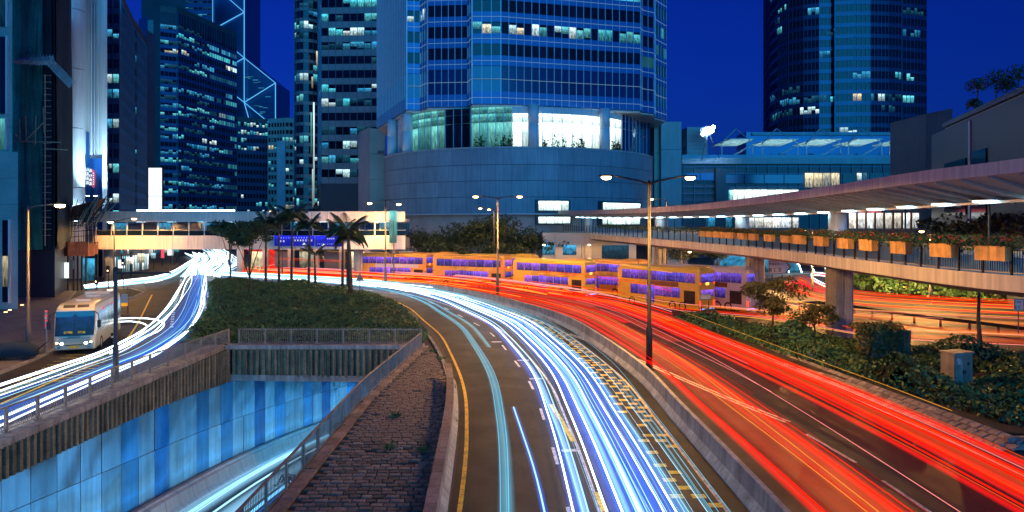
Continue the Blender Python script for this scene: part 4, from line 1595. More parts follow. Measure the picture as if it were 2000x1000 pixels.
for k in range(22):
    px, py = rng.uniform(482, 530), rng.uniform(150, 225)
    if py < 130 + (px - 477) * 0.8:
        continue
    p = ob(px, py, 1.5)
    ubox('lit_window', rng.choice(('lit_blue', 'lit_dim')), OT, p, (rng.uniform(1.5, 6), 0.5, 0.7))

# thin floodlit white tower with a rounded corner and vertical fins
WT = thing('finned_white_tower', 'floodlit white tower with rounded corner and close vertical fins', 'tower', (xd(170, 118).x, 118, 0))
c0 = xd(150, 116)
prof = [(c0.x + 1.45 * math.cos(a), c0.y + 2.2 * math.sin(a)) for a in np.linspace(math.pi * 1.02, math.pi * 1.98, 13)]
zt = 50
for k, (za, zb) in enumerate(((0, 14.5), (14.6, 24), (24.1, 33.5), (33.6, 43), (43.1, 52))):
    MB().prism(prof + [(prof[-1][0] * 126 / prof[-1][1], 126), (prof[0][0] * 126 / prof[0][1], 126)], za, zb).build('corner_panel', 'clad_white', WT, smooth=False)
arc = catmull([xd(163, 117)[:], xd(176, 119.5)[:], xd(192, 120)[:], xd(208, 118)[:]], 6)
MB().prism([tuple(q) for q in arc] + [(arc[-1][0] * 128 / arc[-1][1], 128), (arc[0][0] * 128 / arc[0][1], 128)], 24, zt).build('fin_wall', 'spandrel_blue', WT)
MB().prism([(q[0], q[1] + 0.7) for q in arc] + [(arc[-1][0] * 128 / arc[-1][1], 128), (arc[0][0] * 128 / arc[0][1], 128)], 0, 23.9).build('sign_wall', 'spandrel_blue', WT)
for q in resample(arc, 0.52):
    ubox('fin', 'clad_white', WT, (q[0], q[1] - 0.2, (20.2 + zt) / 2), (0.13, 0.6, zt - 20.2))
MB().prism([(q[0], q[1] - 0.5) for q in arc] + [(q[0], q[1] + 0.3) for q in arc[::-1]], 19.7, 20.15).build('fin_rim', 'clad_dark', WT)
a, b = xd(200, 117), xd(209, 117)
MB().prism([(a.x, 117), (b.x, 117), (b.x * 128 / 117, 128), (a.x * 128 / 117, 128)], 0, zt).build('edge_panel', 'clad_white', WT)
sgn = thing('vertical_sign', 'glowing white character sign with a red oval on the white tower', 'sign', (xd(174, 118).x, 118, 15))
for k, px in enumerate((164.5, 171, 177)):
    d = 117.4 + k * 0.3
    zc = zy(342 + k * 2.0, d)
    p = xd(px, d)
    # a column of stroke-built characters
    for r_ in range(4):
        z_ = zc + 1.05 - r_ * 0.72
        m = MB()
        for dx, dz, w, h in ((0, 0.25, 0.42, 0.07), (0, 0.05, 0.36, 0.07), (0, -0.16, 0.44, 0.07), (-0.02, 0.05, 0.07, 0.52), (0.15, -0.05, 0.07, 0.34), (-0.16, -0.12, 0.07, 0.26)):
            if rng.random() < 0.88:
                m.box((p.x + dx, p.y, z_ + dz), (w, 0.08, h))
        m.build('character', 'sign_white', sgn)
p = xd(182.5, 118.4)
zc = zy(349, 118.4)
ring = [(p.x + 0.24 * math.cos(a), p.y, zc + 1.45 * math.sin(a)) for a in np.linspace(0, 2 * math.pi, 24)]
MB().tube(ring, 0.06, 6, cap=False).build('red_oval', 'sign_red', sgn)
m = MB()
for k in range(6):
    m.box((p.x, p.y, zc + 0.9 - k * 0.36), (0.14, 0.06, 0.2))
m.build('oval_text', 'sign_white', sgn)
# floodlights at the foot of the fins
for k, (px, dz) in enumerate(((171, 0), (186, 0), (148, -4))):
    p = xd(px, 113.5)
    fl = thing('facade_floodlight', ('floodlight below the fins of the white tower', 'second floodlight under the tower fins near the sign', 'floodlight at the rounded corner of the white tower')[k], 'floodlight', (p.x, p.y, 13.0 + dz))
    MB().box((0, 0, 0), (0.5, 0.35, 0.3)).build('housing', 'dark_metal', fl, world=False)
    MB().bar((0, 0.1, 0), (0, 3.6, -0.3), 0.08).build('bracket', 'dark_metal', fl, world=False)
    MB().box((0, 0.05, 0.17), (0.42, 0.26, 0.04)).build('lens', 'flood', fl, world=False)
    ld = bpy.data.lights.new('floodlight_beam', 'SPOT')
    ld.energy = (14000, 9000, 3000)[k]
    ld.color = (0.45, 0.78, 1.0)
    ld.spot_size = math.radians(95)
    ld.spot_blend = 0.9
    ld.shadow_soft_size = 0.25
    lo_ = bpy.data.objects.new('floodlight_beam', ld)
    COL.objects.link(lo_)
    lo_.parent = fl
    lo_.location = (0, 0.05, 0.25)
    lo_.rotation_euler = (math.radians(152), 0, 0)

# tower with lit rooms at its corner
plan = flat(208, 132, 234, 132) + flat(236, 133, 262, 152) + flat(266, 153, 285, 168)
lit = {}
nb = 3
tb = sum(max(1, int(round((Vector(plan[i + 1]) - Vector(plan[i])).length / 1.15))) for i in range(len(plan) - 1))
for f in range(14):
    for b in range(3):
        if f in (2, 4, 7, 9, 10, 13, 14, 15) or rng.random() < 0.15:
            lit[(f, b)] = rng.choice(('lit_cool', 'lit_teal', 'lit_blue', 'lit_cool'))
    for b in range(3, tb):
        if rng.random() < 0.16:
            lit[(f, b)] = rng.choice(('lit_blue', 'lit_dim', 'lit_dim', 'lit_teal'))
tower('street_tower', 'dark glass street tower with a column of lit corner rooms', plan, 6, 16, 2.75, 1.1, 1.15, 'clad_dark', 'spandrel_navy', 'glass_blue', 'mullion_dark', lit, mw=0.09, back=30, base=0)
T = thing('dark_slab_building', 'dark slab building with pale corner pilaster behind the billboard', 'building', (xd(290, 215).x, 215, 0))
a, b, c = xd(271, 214), xd(288, 210), xd(303, 216)
MB().prism([(a.x, a.y), (b.x, b.y), (b.x * 1.14, b.y + 30), (a.x * 1.14, a.y + 30)], 0, zy(38, 214)).build('wall', 'spandrel_navy', T)
MB().prism([(b.x + 0.02, b.y - 1), (c.x, c.y), (c.x * 1.14, c.y + 30), (b.x * 1.14, b.y + 30)], 0, zy(62, 212)).build('pilaster', 'clad_blue', T)
BB = thing('billboard', 'tall blank glowing white billboard above the far footbridge', 'billboard', (xd(303, 195).x, 195, 0))
a, b = xd(290.5, 195), xd(315.5, 195)
z0_, z1_, zm = zy(412, 195), zy(328, 195), zy(383, 195)
for za, zb in ((z0_, zm - 0.06), (zm + 0.06, z1_)):
    MB().box(((a.x + b.x) / 2, 195, (za + zb) / 2), (b.x - a.x, 0.3, zb - za)).build('light_panel', 'sign_white', BB)
MB().box(((a.x + b.x) / 2, 195.6, z1_ / 2), (b.x - a.x + 0.3, 0.8, z1_ + 0.3)).build('frame', 'dark_metal', BB)

# ---------------------------------------------------------------- near left: stone corner building and netted scaffold
SB = thing('stone_corner_building', 'pale stone corner building with slit windows at the very edge of the street', 'building', (xd(0, 74).x, 74, 0))
x0, x1 = xd(-90, 74).x, xd(24, 74).x
for k in range(13):
    za, zb = 16.2 + k * 2.6, 16.2 + (k + 1) * 2.6 - 0.03
    MB().prism([(x0, 74), (x1, 74), (x1 * 78 / 74, 78), (x0, 78)], za, zb).build('stone_course', 'clad_stone', SB)
x2 = xd(35, 73).x
for k in range(6):
    za, zb = k * 2.7, (k + 1) * 2.7 - 0.03
    MB().prism([(x0, 73), (x2, 73), (x2 * 78 / 73, 78), (x0, 78)], za, zb).build('stone_course', 'clad_stone', SB)
for k, (px, ya, yb, mt) in enumerate(((7, -40, 52, 'lit_dim'), (7, 72, 222, 'glass_dark'), (6, 232, 292, 'lit_lobby_teal'), (12, 430, 590, 'glass_dark'), (12, 500, 560, 'lit_warm'))):
    d = 73.9 if ya < 300 else 72.9
    p = xd(px, d)
    w = ubox('slit_window', mt, SB, (p.x, d, (zy(ya, d) + zy(yb, d)) / 2), (0.62, 0.25, zy(ya, d) - zy(yb, d)))
    ubox('window_jamb', 'clad_white', SB, (p.x + 0.42, d - 0.02, (zy(ya, d) + zy(yb, d)) / 2), (0.16, 0.4, zy(ya, d) - zy(yb, d) + 0.2))

NB = thing('netted_building', 'building under repair wrapped in green netting beside the white tower', 'building', (xd(75, 84).x, 84, 0))
xa, xb, xc = xd(25, 84).x, xd(104, 84).x, xd(134, 96).x
MB().prism([(xa, 84.6), (xb - 0.2, 84.6), (xc - 0.3, 96.6), (xc * 110 / 96 - 0.5, 110), (xa * 1.3, 110)], 0, 42).build('wall', 'clad_dark', NB)
def cloth(pa, pb, z0, z1, nx, nz, amp, mat, name, seed):
    r = np.random.default_rng(seed)
    ph = r.random((9, 3)) * 6.28
    m = MB()
    pa, pb = Vector(pa), Vector(pb)
    t = (pb - pa).normalized()
    n = Vector((t.y, -t.x))
    for i in range(nx + 1):
        for j in range(nz + 1):
            u, v = i / nx, j / nz
            w = sum(math.sin(ph[k][0] + u * (5 + 4 * k) + v * (3 + 2.3 * k) * math.cos(ph[k][1])) / (1 + k) for k in range(9)) * amp
            p = pa.lerp(pb, u) + n * (0.35 + w)
            m.v.append((p.x, p.y, z0 + (z1 - z0) * v))
    for i in range(nx):
        for j in range(nz):
            q = i * (nz + 1) + j
            m.f.append((q, q + nz + 1, q + nz + 2, q + 1))
    return m.build(name, mat, NB, smooth=True, fix=False)
cloth((xa, 84), (xd(86, 84).x, 84), 27.8, 42, 24, 30, 0.16, 'net_green', 'netting', 3)
cloth((xa, 84), (xd(86, 84).x, 84), 5.8, 27.6, 24, 50, 0.20, 'net_green', 'netting', 5)
cloth((xd(86, 84).x, 84), (xb, 84), 5.8, 42, 10, 50, 0.08, 'net_dark', 'netting', 9)
cloth((xb, 84), (xc, 96), 5.8, 42, 12, 40, 0.08, 'net_dark', 'netting', 8)
SF = thing('bamboo_scaffold', 'tied bamboo poles and ladders standing against the netted building', 'scaffold', (xd(88, 83).x, 83, 0))
def pole(a, b, r=0.06, T=SF): MB().tube([a, b], r, 6).build('bamboo_pole', 'bamboo' if T is SF else 'paint_white', T)  # catch fan bamboo coloured white in place of white light on it
pole(pt(88, 145, 82.8), pt(88, 480, 82.8), 0.07)
pole(pt(84, 210, 82.9), pt(86, 260, 82.9))
for py in range(148, 470, 12):
    pole(pt(84, py, 82.7), pt(100, py + rng.uniform(-1, 1), 82.7), 0.035)
for x0, y0_, x1, y1_ in ((28, 276, 118, 278), (38, 232, 40, 276), (50, 226, 52, 275), (70, 226, 69, 282), (30, 262, 42, 276), (48, 276, 84, 240), (86, 290, 132, 293)):
    pole(pt(x0, y0_, 82.6), pt(x1, y1_, 82.6), 0.06)
CF = thing('catch_fan', 'bamboo catch fan coloured white as if lit, jutting from the green netting', 'scaffold', (xd(80, 82).x, 82, zy(120, 82)))
for k in range(7):
    pole(pt(22 + k * 2, 116 + k * 1.3, 82.5 - k * 0.25), pt(104 - k * 0.5, 110 + k * 2.6, 82.5 - k * 0.3), 0.06, CF)
for k in range(9):
    x = 55 + k * 6
    pole(pt(x, 107, 82.6), pt(x + 4, 127, 80.6), 0.045, CF)
for k in range(11):
    pole(pt(98 + k * 4, 117 + k * 4.3, 82), pt(92 + k * 4.2, 124 + k * 4.6, 80), 0.04, CF)
for k in range(6):
    pole(pt(92 + k * 2.4, 126 - k * 1.8, 80 + k * 0.4), pt(136 + k * 2.2, 172 - k * 2, 80 + k * 0.4), 0.04, CF)
for k in range(5):
    ubox('deck_board', 'clad_white', CF, (xd(62, 81.6).x, 81.2 + k * 0.32, zy(121, 81.6)), (4.6, 0.28, 0.05), 0)
# bamboo fan and hoarding around the near end of the far footbridge
HB = thing('site_hoarding', 'red-brown timber hoarding box on dark posts below bamboo scaffolding', 'hoarding', (xd(135, 94).x, 94, 0))
for x0, x1, da, db in ((84, 132, 93, 92), (132.5, 170, 92, 94), (170.5, 191, 94, 96)):
    a, b = xd(x0, da), xd(x1, db)
    c = (a + b) / 2
    MB().box((c.x, c.y, (zy(500, c.y) + zy(472, c.y)) / 2), ((b - a).length, 0.12, zy(472, c.y) - zy(500, c.y)), math.atan2((b - a).y, (b - a).x)).build('board', 'wood_board', HB)
for px in (86, 100, 112, 124, 133, 144, 152, 160, 168, 187, 190):
    p = xd(px, 93 + (px - 86) * 0.02)
    ubox('post', 'dark_metal', HB, (p.x, p.y, 2.4), (0.16, 0.16, 4.8))
ubox('notice_board', 'sign_white', HB, (xd(130, 91.8).x, 91.8, zy(528, 91.8)), (0.55, 0.08, 2.0))
ubox('notice_board', 'clad_cream', HB, (xd(141, 91.8).x, 91.8, zy(517, 91.8)), (0.42, 0.08, 1.1))
ubox('lit_window', 'lit_blue', HB, (xd(175, 97).x, 97, 2.6), (1.8, 0.1, 3.0))
ubox('lit_window', 'lit_blue', HB, (xd(110, 97).x, 97, 0.9), (2.2, 0.1, 1.4))
BF = thing('bamboo_fan', 'splayed dark bamboo fan over the end of the far footbridge', 'scaffold', (xd(140, 95).x, 95, 8))
for k in range(34):
    t = k / 33
    a = pt(133 + t * 58, 452 - rng.uniform(0, 16) - 6 * t, 95 - t * 1.5)
    b = pt(150 + t * 75 + rng.uniform(-6, 10), 392 + rng.uniform(-8, 22) - 10 * t, 94 - t)
    MB().tube([a, b], 0.05, 5).build('bamboo_pole', 'bark' if k % 3 else 'bamboo', BF)
for k in range(16):
    a = pt(134 + k * 3.4, 404 + rng.uniform(-6, 6), 94.5)
    MB().tube([a, pt(134 + k * 3.5 + rng.uniform(-4, 4), 478, 94)], 0.045, 5).build('bamboo_pole', 'bamboo' if k % 2 else 'bark', BF)
for k in range(6):
    MB().tube([pt(130, 420 + k * 11, 94.2), pt(192, 416 + k * 11 + rng.uniform(-4, 4), 94.2)], 0.05, 5).build('bamboo_pole', 'bark', BF)
for k in range(7):
    a, b = pt(128 + k * 8, 436 - k * 2.5, 94.8), pt(150 + k * 8.5, 402 - k * 2.2, 94.2)
    MB().bar(a, b, 0.9, 0.05).build('fan_board', 'wood_board', BF)
# ================================================================== FAR FOOTBRIDGE (left)
FB = thing('covered_footbridge', 'straight covered footbridge with glazed sides crossing the far end of the road', 'footbridge', (-35, 104, 0))
bx0, bx1, bd = xd(186, 104).x, xd(792, 104).x, 104.0
z_b0, z_b1, z_r0, z_r1 = zy(487, bd), zy(460, bd), zy(433.5, bd), zy(413, bd)
MB().box(((bx0 + bx1) / 2, bd + 2.3, (z_b0 + z_b1) / 2 - 0.1), (bx1 - bx0, 4.3, z_b1 - z_b0 - 0.5)).build('deck', 'concrete', FB)
MB().box(((bx0 + bx1) / 2, bd + 2.3, z_r0 + 0.25), (bx1 - bx0, 4.4, 0.4)).build('roof_slab', 'clad_white', FB)
nP = 20
w = (bx1 - bx0) / nP
for k in range(nP):
    x = bx0 + (k + 0.5) * w
    ubox('fascia_panel', 'clad_pink', FB, (x, bd, (z_b0 + z_b1) / 2), (w - 0.05, 0.16, z_b1 - z_b0))
    ubox('roof_panel', 'clad_pink', FB, (x, bd - 0.25, (z_r0 + z_r1) / 2), (w - 0.05, 0.16, z_r1 - z_r0))
    ubox('glass_panel', 'glass_blue' if k % 3 else 'lit_blue', FB, (x, bd + 4.4, z_b1 + 0.95), (w - 0.1, 0.06, 1.7))
    ubox('post', 'clad_white', FB, (bx0 + k * w, bd + 0.25, (z_b1 + z_r0) / 2), (0.14, 0.14, z_r0 - z_b1))
    ubox('balustrade_glass', 'glass_dark', FB, (x, bd + 0.12, z_b1 + 0.35), (w - 0.2, 0.05, 0.7))
    if k % 2 == 0:
        ubox('ceiling_light', 'cool_tube', FB, (x, bd + 2.0, z_r0 + 0.02), (1.2, 0.25, 0.06))
MB().bar((bx0, bd + 0.1, z_b1 + 0.78), (bx1, bd + 0.1, z_b1 + 0.78), 0.08).build('handrail', 'galv', FB)
a, b = xd(262, bd).x, xd(452, bd).x
MB().box(((a + b) / 2, bd + 1.0, z_r1 + 0.16), (b - a, 0.5, 0.22)).build('roof_light_strip', 'cool_tube', FB)
for px in (214, 700, 770):
    x = xd(px, bd + 2.2).x
    MB().lathe((x, bd + 2.2, 0), [(0.7, 0), (0.7, z_b0 + 0.25)], 20).build('pier', 'concrete', FB, smooth=True)
a, b = xd(763, bd).x, xd(776, bd).x
MB().box(((a + b) / 2, bd - 0.6, zy(443, bd)), (b - a, 1.0, zy(412, bd) - zy(474, bd))).build('lift_glass', 'lit_lobby_teal', FB)
# blue direction signs on the bridge face
for k, (x0, x1, y0_, y1_) in enumerate(((536, 614, 460, 480.5), (616, 668, 460.5, 481.5))):
    d = bd - 0.45
    p0, p1 = pt(x0, y0_, d), pt(x1, y1_, d)
    S = thing('direction_sign', ('wide blue overhead direction sign with white characters and arrow', 'shorter blue overhead direction sign next to the wide one')[k], 'sign', ((p0.x + p1.x) / 2, d, p1.z))
    solidname = 'sign_blue'
    if solidname not in M:
        litwin('sign_blue', (0.015, 0.02, 0.75), (0.015, 0.02, 0.75), 0.75, contrast=0.25)
        glow('sign_text', (0.85, 0.9, 1.0), 0.9)
    MB().box(((p0.x + p1.x) / 2, d, (p0.z + p1.z) / 2), (p1.x - p0.x, 0.12, p0.z - p1.z)).build('board', 'sign_blue', S)
    # rows of small characters, then an arrow
    def chars(px, py, n, s, gap):
        for j in range(n):
            m = MB()
            q = pt(px + j * gap, py, d - 0.09)
            for dx, dz, ww, hh in ((0, .36, .8, .16), (0, 0, .7, .16), (0, -.36, .8, .16), (-.1, 0, .16, .9), (.3, -.1, .16, .6)):
                if rng.random() < 0.8:
                    m.box((q.x + dx * s, q.y, q.z + dz * s), (ww * s, 0.03, hh * s))
            if m.f:
                m.build('character', 'sign_text', S)
    if k == 0:
        chars(549, 464.5, 12, 0.14, 5)
        chars(576, 469.5, 3, 0.26, 5.5)
        chars(592, 469.5, 4, 0.26, 5.5)
        chars(548, 471, 2, 0.28, 6)
        ax, ay = 594, 477
    else:
        chars(640, 466, 4, 0.2, 4)
        chars(620, 476.5, 10, 0.1, 4)
        ax, ay = 632, 479
    q = pt(ax, ay, d - 0.09)
    MB().poly([(q.x - 0.32, q.y, q.z + 0.02), (q.x, q.y, q.z - 0.2), (q.x + 0.32, q.y, q.z + 0.02)]).poly([(q.x - 0.12, q.y, q.z + 0.2), (q.x - 0.12, q.y, q.z + 0.02), (q.x + 0.12, q.y, q.z + 0.02), (q.x + 0.12, q.y, q.z + 0.2)]).build('arrow', 'sign_text', S)

# ---------------------------------------------------------------- shop fronts beyond the bridge
names = ('bright white shop front', 'teal-lit shop front', 'blue-lit shop front', 'warm-lit shop front')
for k, (x0, x1, d0, d1, zt) in enumerate(((209, 236, 120, 123, 6.5), (236, 262, 123.5, 127, 7), (262, 290, 128, 134, 6.5), (290, 322, 186, 200, 9), (322, 352, 205, 225, 8))):
    a, b = xd(x0, d0), xd(x1, d1)
    S = thing('shop_building', ('white-lit corner shop first in the row beyond the far footbridge', 'second shop block in the far street with stacked glowing signs', 'third far-street shop block with a teal front', 'fourth far-street shop block, taller, with blue windows', 'last small shop block where the far traffic converges')[k], 'shop', (a.x, a.y, 0))
    ang = math.atan2((b - a).y, (b - a).x)
    L = (b - a).length
    t = (b - a) / L
    n = Vector((t.y, -t.x))
    c = (a + b) / 2
    MB().box((c.x - n.x * 5, c.y - n.y * 5, zt / 2), (L, 10, zt), ang).build('wall', 'clad_dark', S)
    ns = 6
    for j in range(ns):
        q = a + t * (L * (j + 0.5) / ns) + n * 0.06
        ubox('shop_window', rng.choice(('lit_shop', 'lit_cool', 'lit_teal', 'lit_blue', 'lit_shop')), S, (q.x, q.y, 1.7), (L / ns - 0.4, 0.1, 2.8), ang)
        if rng.random() < 0.7:
            ubox('lit_sign', rng.choice(('lit_shop', 'sign_red', 'lit_warm', 'lit_cool', 'lit_teal')), S, (q.x, q.y - 0.3, 3.7 + rng.random()), (L / ns * rng.uniform(0.3, 0.9), 0.15, rng.uniform(0.4, 1.0)), ang)
        ubox('upper_window', rng.choice(('lit_blue', 'lit_dim', 'lit_teal')), S, (q.x, q.y, 5.8), (L / ns - 0.6, 0.1, 1.5), ang)
for k in range(7):
    px = (238, 256, 276, 300, 318, 333, 345)[k]
    d = 110 + k * 9
    p = xd(px, d)
    S = thing('hanging_sign', ('first', 'second', 'third', 'fourth', 'fifth', 'sixth', 'seventh')[k] + ' upright glowing street sign from the hoarding in the far street', 'sign', (p.x, p.y, 0), 0, 'glowing signs in the far street')
    ubox('post', 'dark_metal', S, (p.x, p.y, 2), (0.14, 0.14, 4.2))
    ubox('sign_face', ('sign_white', 'lit_shop', 'lit_warm', 'lit_cool', 'sign_red', 'sign_white', 'lit_teal')[k], S, (p.x, p.y - 0.1, 2.6), (rng.uniform(0.5, 1.3), 0.2, rng.uniform(0.8, 1.8)))

# orange-lit arcade below the palms, behind the red traffic
AR = thing('arcade_building', 'low concrete arcade with columns behind red traffic and palms', 'building', (-30, 128, 0))
for k in range(9):
    x = -47 + k * 4.4
    ubox('column', 'clad_pink', AR, (x, 124, 2.3), (0.9, 0.9, 4.6))
    ubox('recess', 'clad_stone' if k % 2 else 'lit_warm', AR, (x + 2.2, 127, 2.0), (3.2, 0.3, 3.6))
MB().box((-29.5, 126, 5.0), (37.5, 5, 0.9)).build('canopy', 'clad_pink', AR)

# ================================================================== RIGHT FOOTBRIDGE
RB = thing('curved_footbridge', 'long curving covered footbridge with flower boxes along the right', 'footbridge', (24, 50, 0))
bp = np.array([(33, 15, 6.3), (29, 24, 6.3), (25.6, 34, 6.3), (24.2, 40, 6.32), (24, 50, 6.38), (23.7, 62, 6.5), (21.5, 78, 6.65), (17, 98, 6.9), (12, 122, 7.1), (9.8, 137, 7.2)])
bz_out = np.array([12.3, 11.9, 11.4, 11.2, 10.95, 10.7, 10.35, 10.2, 10.35, 10.55])
bz_in = np.array([10.6, 10.4, 10.2, 10.1, 9.95, 9.8, 9.75, 9.8, 9.95, 10.1])
cur = catmull(np.concatenate([bp, bz_out[:, None], bz_in[:, None]], 1), 10)
cur = resample(cur, 0.8)
nr = normals2(cur)
def bo(i, off, z): return (cur[i][0] + nr[i][0] * off, cur[i][1] + nr[i][1] * off, z)
n = len(cur)
m = MB()
secs = [[bo(i, 0.35, cur[i][2] - 0.75), bo(i, 0.15, cur[i][2] - 0.1), bo(i, 4.5, cur[i][2] - 0.1), bo(i, 4.4, cur[i][2] - 0.75), bo(i, 3.2, cur[i][2] - 1.15), bo(i, 1.4, cur[i][2] - 1.15)] for i in range(0, n, 2)]
m.loft(secs).build('deck', 'concrete', RB)
m = MB()
m.loft([[bo(i, 0.2, cur[i][2] + 0.02), bo(i, 4.4, cur[i][2] + 0.02)] for i in range(0, n, 2)], close=False).build('deck_surface', 'clad_white', RB, fix=False)
for i in range(0, n - 4, 4):
    MB().loft([[bo(j, -0.06, cur[j][2] - 0.78), bo(j, -0.06, cur[j][2] + 0.04), bo(j, 0.14, cur[j][2] + 0.04), bo(j, 0.14, cur[j][2] - 0.78)] for j in (i, i + 2, i + 4)]).build('fascia_panel', 'clad_fascia', RB)
# canopy: tilted soffit with ribs, outer fascia, inner edge
def soff(i, f): return cur[i][3] * (1 - f) + cur[i][4] * f
m = MB()
m.loft([[bo(i, -1.5, soff(i, 0)), bo(i, 3.9, soff(i, 1)), bo(i, 3.9, soff(i, 1) + 0.14), bo(i, -1.5, soff(i, 0) + 0.2)] for i in range(0, n, 2)]).build('roof', 'clad_grey', RB)
for i in range(0, n - 8, 8):
    MB().loft([[bo(j, -1.62, soff(j, 0) - 0.02), bo(j, -1.62, soff(j, 0) + 0.62), bo(j, -1.44, soff(j, 0) + 0.62), bo(j, -1.44, soff(j, 0) - 0.02)] for j in (i, i + 2, i + 4, i + 6, i + 8)]).build('roof_fascia', 'clad_fascia', RB)
for i in range(0, n, 2):
    MB().bar(bo(i, -1.4, soff(i, 0) - 0.05), bo(i, 3.4, soff(i, 0.9) - 0.14), 0.14, 0.20).build('roof_rib', 'clad_grey', RB)
m = MB()
for i in range(0, n - 2, 2):
    m.bar(bo(i, 2.6, soff(i, 0.76) - 0.26), bo(i + 2, 2.6, soff(i + 2, 0.76) - 0.26), 0.16, 0.14)
m.build('roof_beam', 'clad_pink', RB)
# strip lights, posts, columns
for i in range(3, n, 5):
    a = math.atan2(cur[min(i + 1, n - 1)][1] - cur[i - 1][1], cur[min(i + 1, n - 1)][0] - cur[i - 1][0])
    p = bo(i, 2.2, soff(i, 0.68) - 0.30)
    ubox('light_shield', 'clad_white', RB, (p[0], p[1], p[2] + 0.08), (1.7, 0.6, 0.06), a)  # opaque plate added above the tube to keep its glow off the soffit
    ubox('ceiling_light', 'cool_tube', RB, p, (1.5, 0.28, 0.08), a)
for i in range(2, n, 11):
    p, q = bo(i, 3.6, cur[i][2]), bo(i, 3.6, soff(i, 0.94) - 0.1)
    MB().tube([p, q], 0.07, 8).build('post', 'dark_metal', RB)
for px in (1637, 1290, 1150, 1450):
    i = int(np.argmin(abs(1000 + F * (cur[:, 0] + nr[:, 0] * 3.0) / cur[:, 1] - px) + (cur[:, 1] < 30) * 1e4))
    p = bo(i, 3.0, cur[i][2])
    MB().lathe(p, [(0.72, 0), (0.72, soff(i, 0.85) - cur[i][2])], 20).build('column', 'clad_white', RB, smooth=True)
# railing
m, mb2, rl = MB(), MB(), MB()
for i in range(0, n - 1):
    a, b = bo(i, 0.05, cur[i][2]), bo(i + 1, 0.05, cur[i + 1][2])
    rl.bar((a[0], a[1], a[2] + 1.36), (b[0], b[1], b[2] + 1.36), 0.09, 0.07)
    mb2.bar((a[0], a[1], a[2] + 0.16), (b[0], b[1], b[2] + 0.16), 0.05, 0.05)
    for f in (0, 0.17, 0.33, 0.5, 0.67, 0.83):
        x, y, z = (a[k] + (b[k] - a[k]) * f for k in range(3))
        if y < 70:
            m.box((x, y, z + 0.75), (0.026, 0.026, 1.2))
m.build('baluster', 'dark_metal', RB, fix=False)['kind'] = 'stuff'
rl.build('handrail', 'galv', RB, fix=False)
mb2.build('bottom_rail', 'galv', RB, fix=False)
for i in range(0, n, 2):
    p = bo(i, 0.02, cur[i][2])
    ubox('railing_post', 'pole_dark', RB, (p[0], p[1], p[2] + 0.7), (0.10, 0.10, 1.42))
m = MB()
for i in range(0, n - 2, 2):
    a, b = bo(i, 4.3, cur[i][2]), bo(i + 2, 4.3, cur[i + 2][2])
    m.bar((a[0], a[1], a[2] + 1.15), (b[0], b[1], b[2] + 1.15), 0.07)
m.build('rear_handrail', 'galv', RB, fix=False)
for i in range(4, n - 6, 4):
    if cur[i][1] < 100:
        MB().loft([[bo(j, 4.05, cur[j][2] + 0.1), bo(j, 4.05, cur[j][2] + 1.05), bo(j, 4.12, cur[j][2] + 1.05), bo(j, 4.12, cur[j][2] + 0.1)] for j in (i, i + 4)]).build('rear_parapet_panel', 'clad_white', RB)
t_ = nt('frosted')
_o, _b, _d, _m = (t_.nodes.new(q) for q in ('ShaderNodeOutputMaterial', 'ShaderNodeBsdfTranslucent', 'ShaderNodeBsdfDiffuse', 'ShaderNodeMixShader'))
_b.inputs[0].default_value = (0.55, 0.82, 0.95, 1)
_d.inputs[0].default_value = (0.35, 0.5, 0.6, 1)
_m.inputs[0].default_value = 0.3
t_.links.new(_b.outputs[0], _m.inputs[1])
t_.links.new(_d.outputs[0], _m.inputs[2])
t_.links.new(_m.outputs[0], _o.inputs[0])
for i in range(2, n - 4, 2):
    if cur[i][1] < 95:
        MB().loft([[bo(j, 0.30, cur[j][2] + 0.06), bo(j, 0.30, cur[j][2] + 0.92), bo(j, 0.315, cur[j][2] + 0.92), bo(j, 0.315, cur[j][2] + 0.06)] for j in (i, i + 2)]).build('frosted_panel', 'frosted', RB)
# piers
for px, wd in ((1637, 1.65), (1475, 1.5), (1290, 1.4), (1165, 1.4), (1092, 1.4), (2160, 1.6)):
    i = int(np.argmin(abs(1000 + F * (cur[:, 0] + nr[:, 0] * 1.9) / cur[:, 1] - px)))
    p = bo(i, 1.9, 0)
    zt = cur[i][2] - 1.1
    a = math.atan2(nr[i][1], nr[i][0])
    m = MB()
    ring = [(wd / 2 * math.cos(t) if abs(math.cos(t)) > 0.3 else 0, 0) for t in (0,)]
    prof = []
    for sx, sy in ((-1, -0.75), (-0.75, -1), (-0.1, -1), (-0.06, -0.9), (0.06, -0.9), (0.1, -1), (0.75, -1), (1, -0.75), (1, 0.75), (0.75, 1), (-0.75, 1), (-1, 0.75)):
        x, y = sx * wd / 2, sy * wd / 2
        prof.append((p[0] + x * math.cos(a) - y * math.sin(a), p[1] + x * math.sin(a) + y * math.cos(a)))
    m.prism(prof, 0, zt)
    m.build('pier', 'concrete', RB)

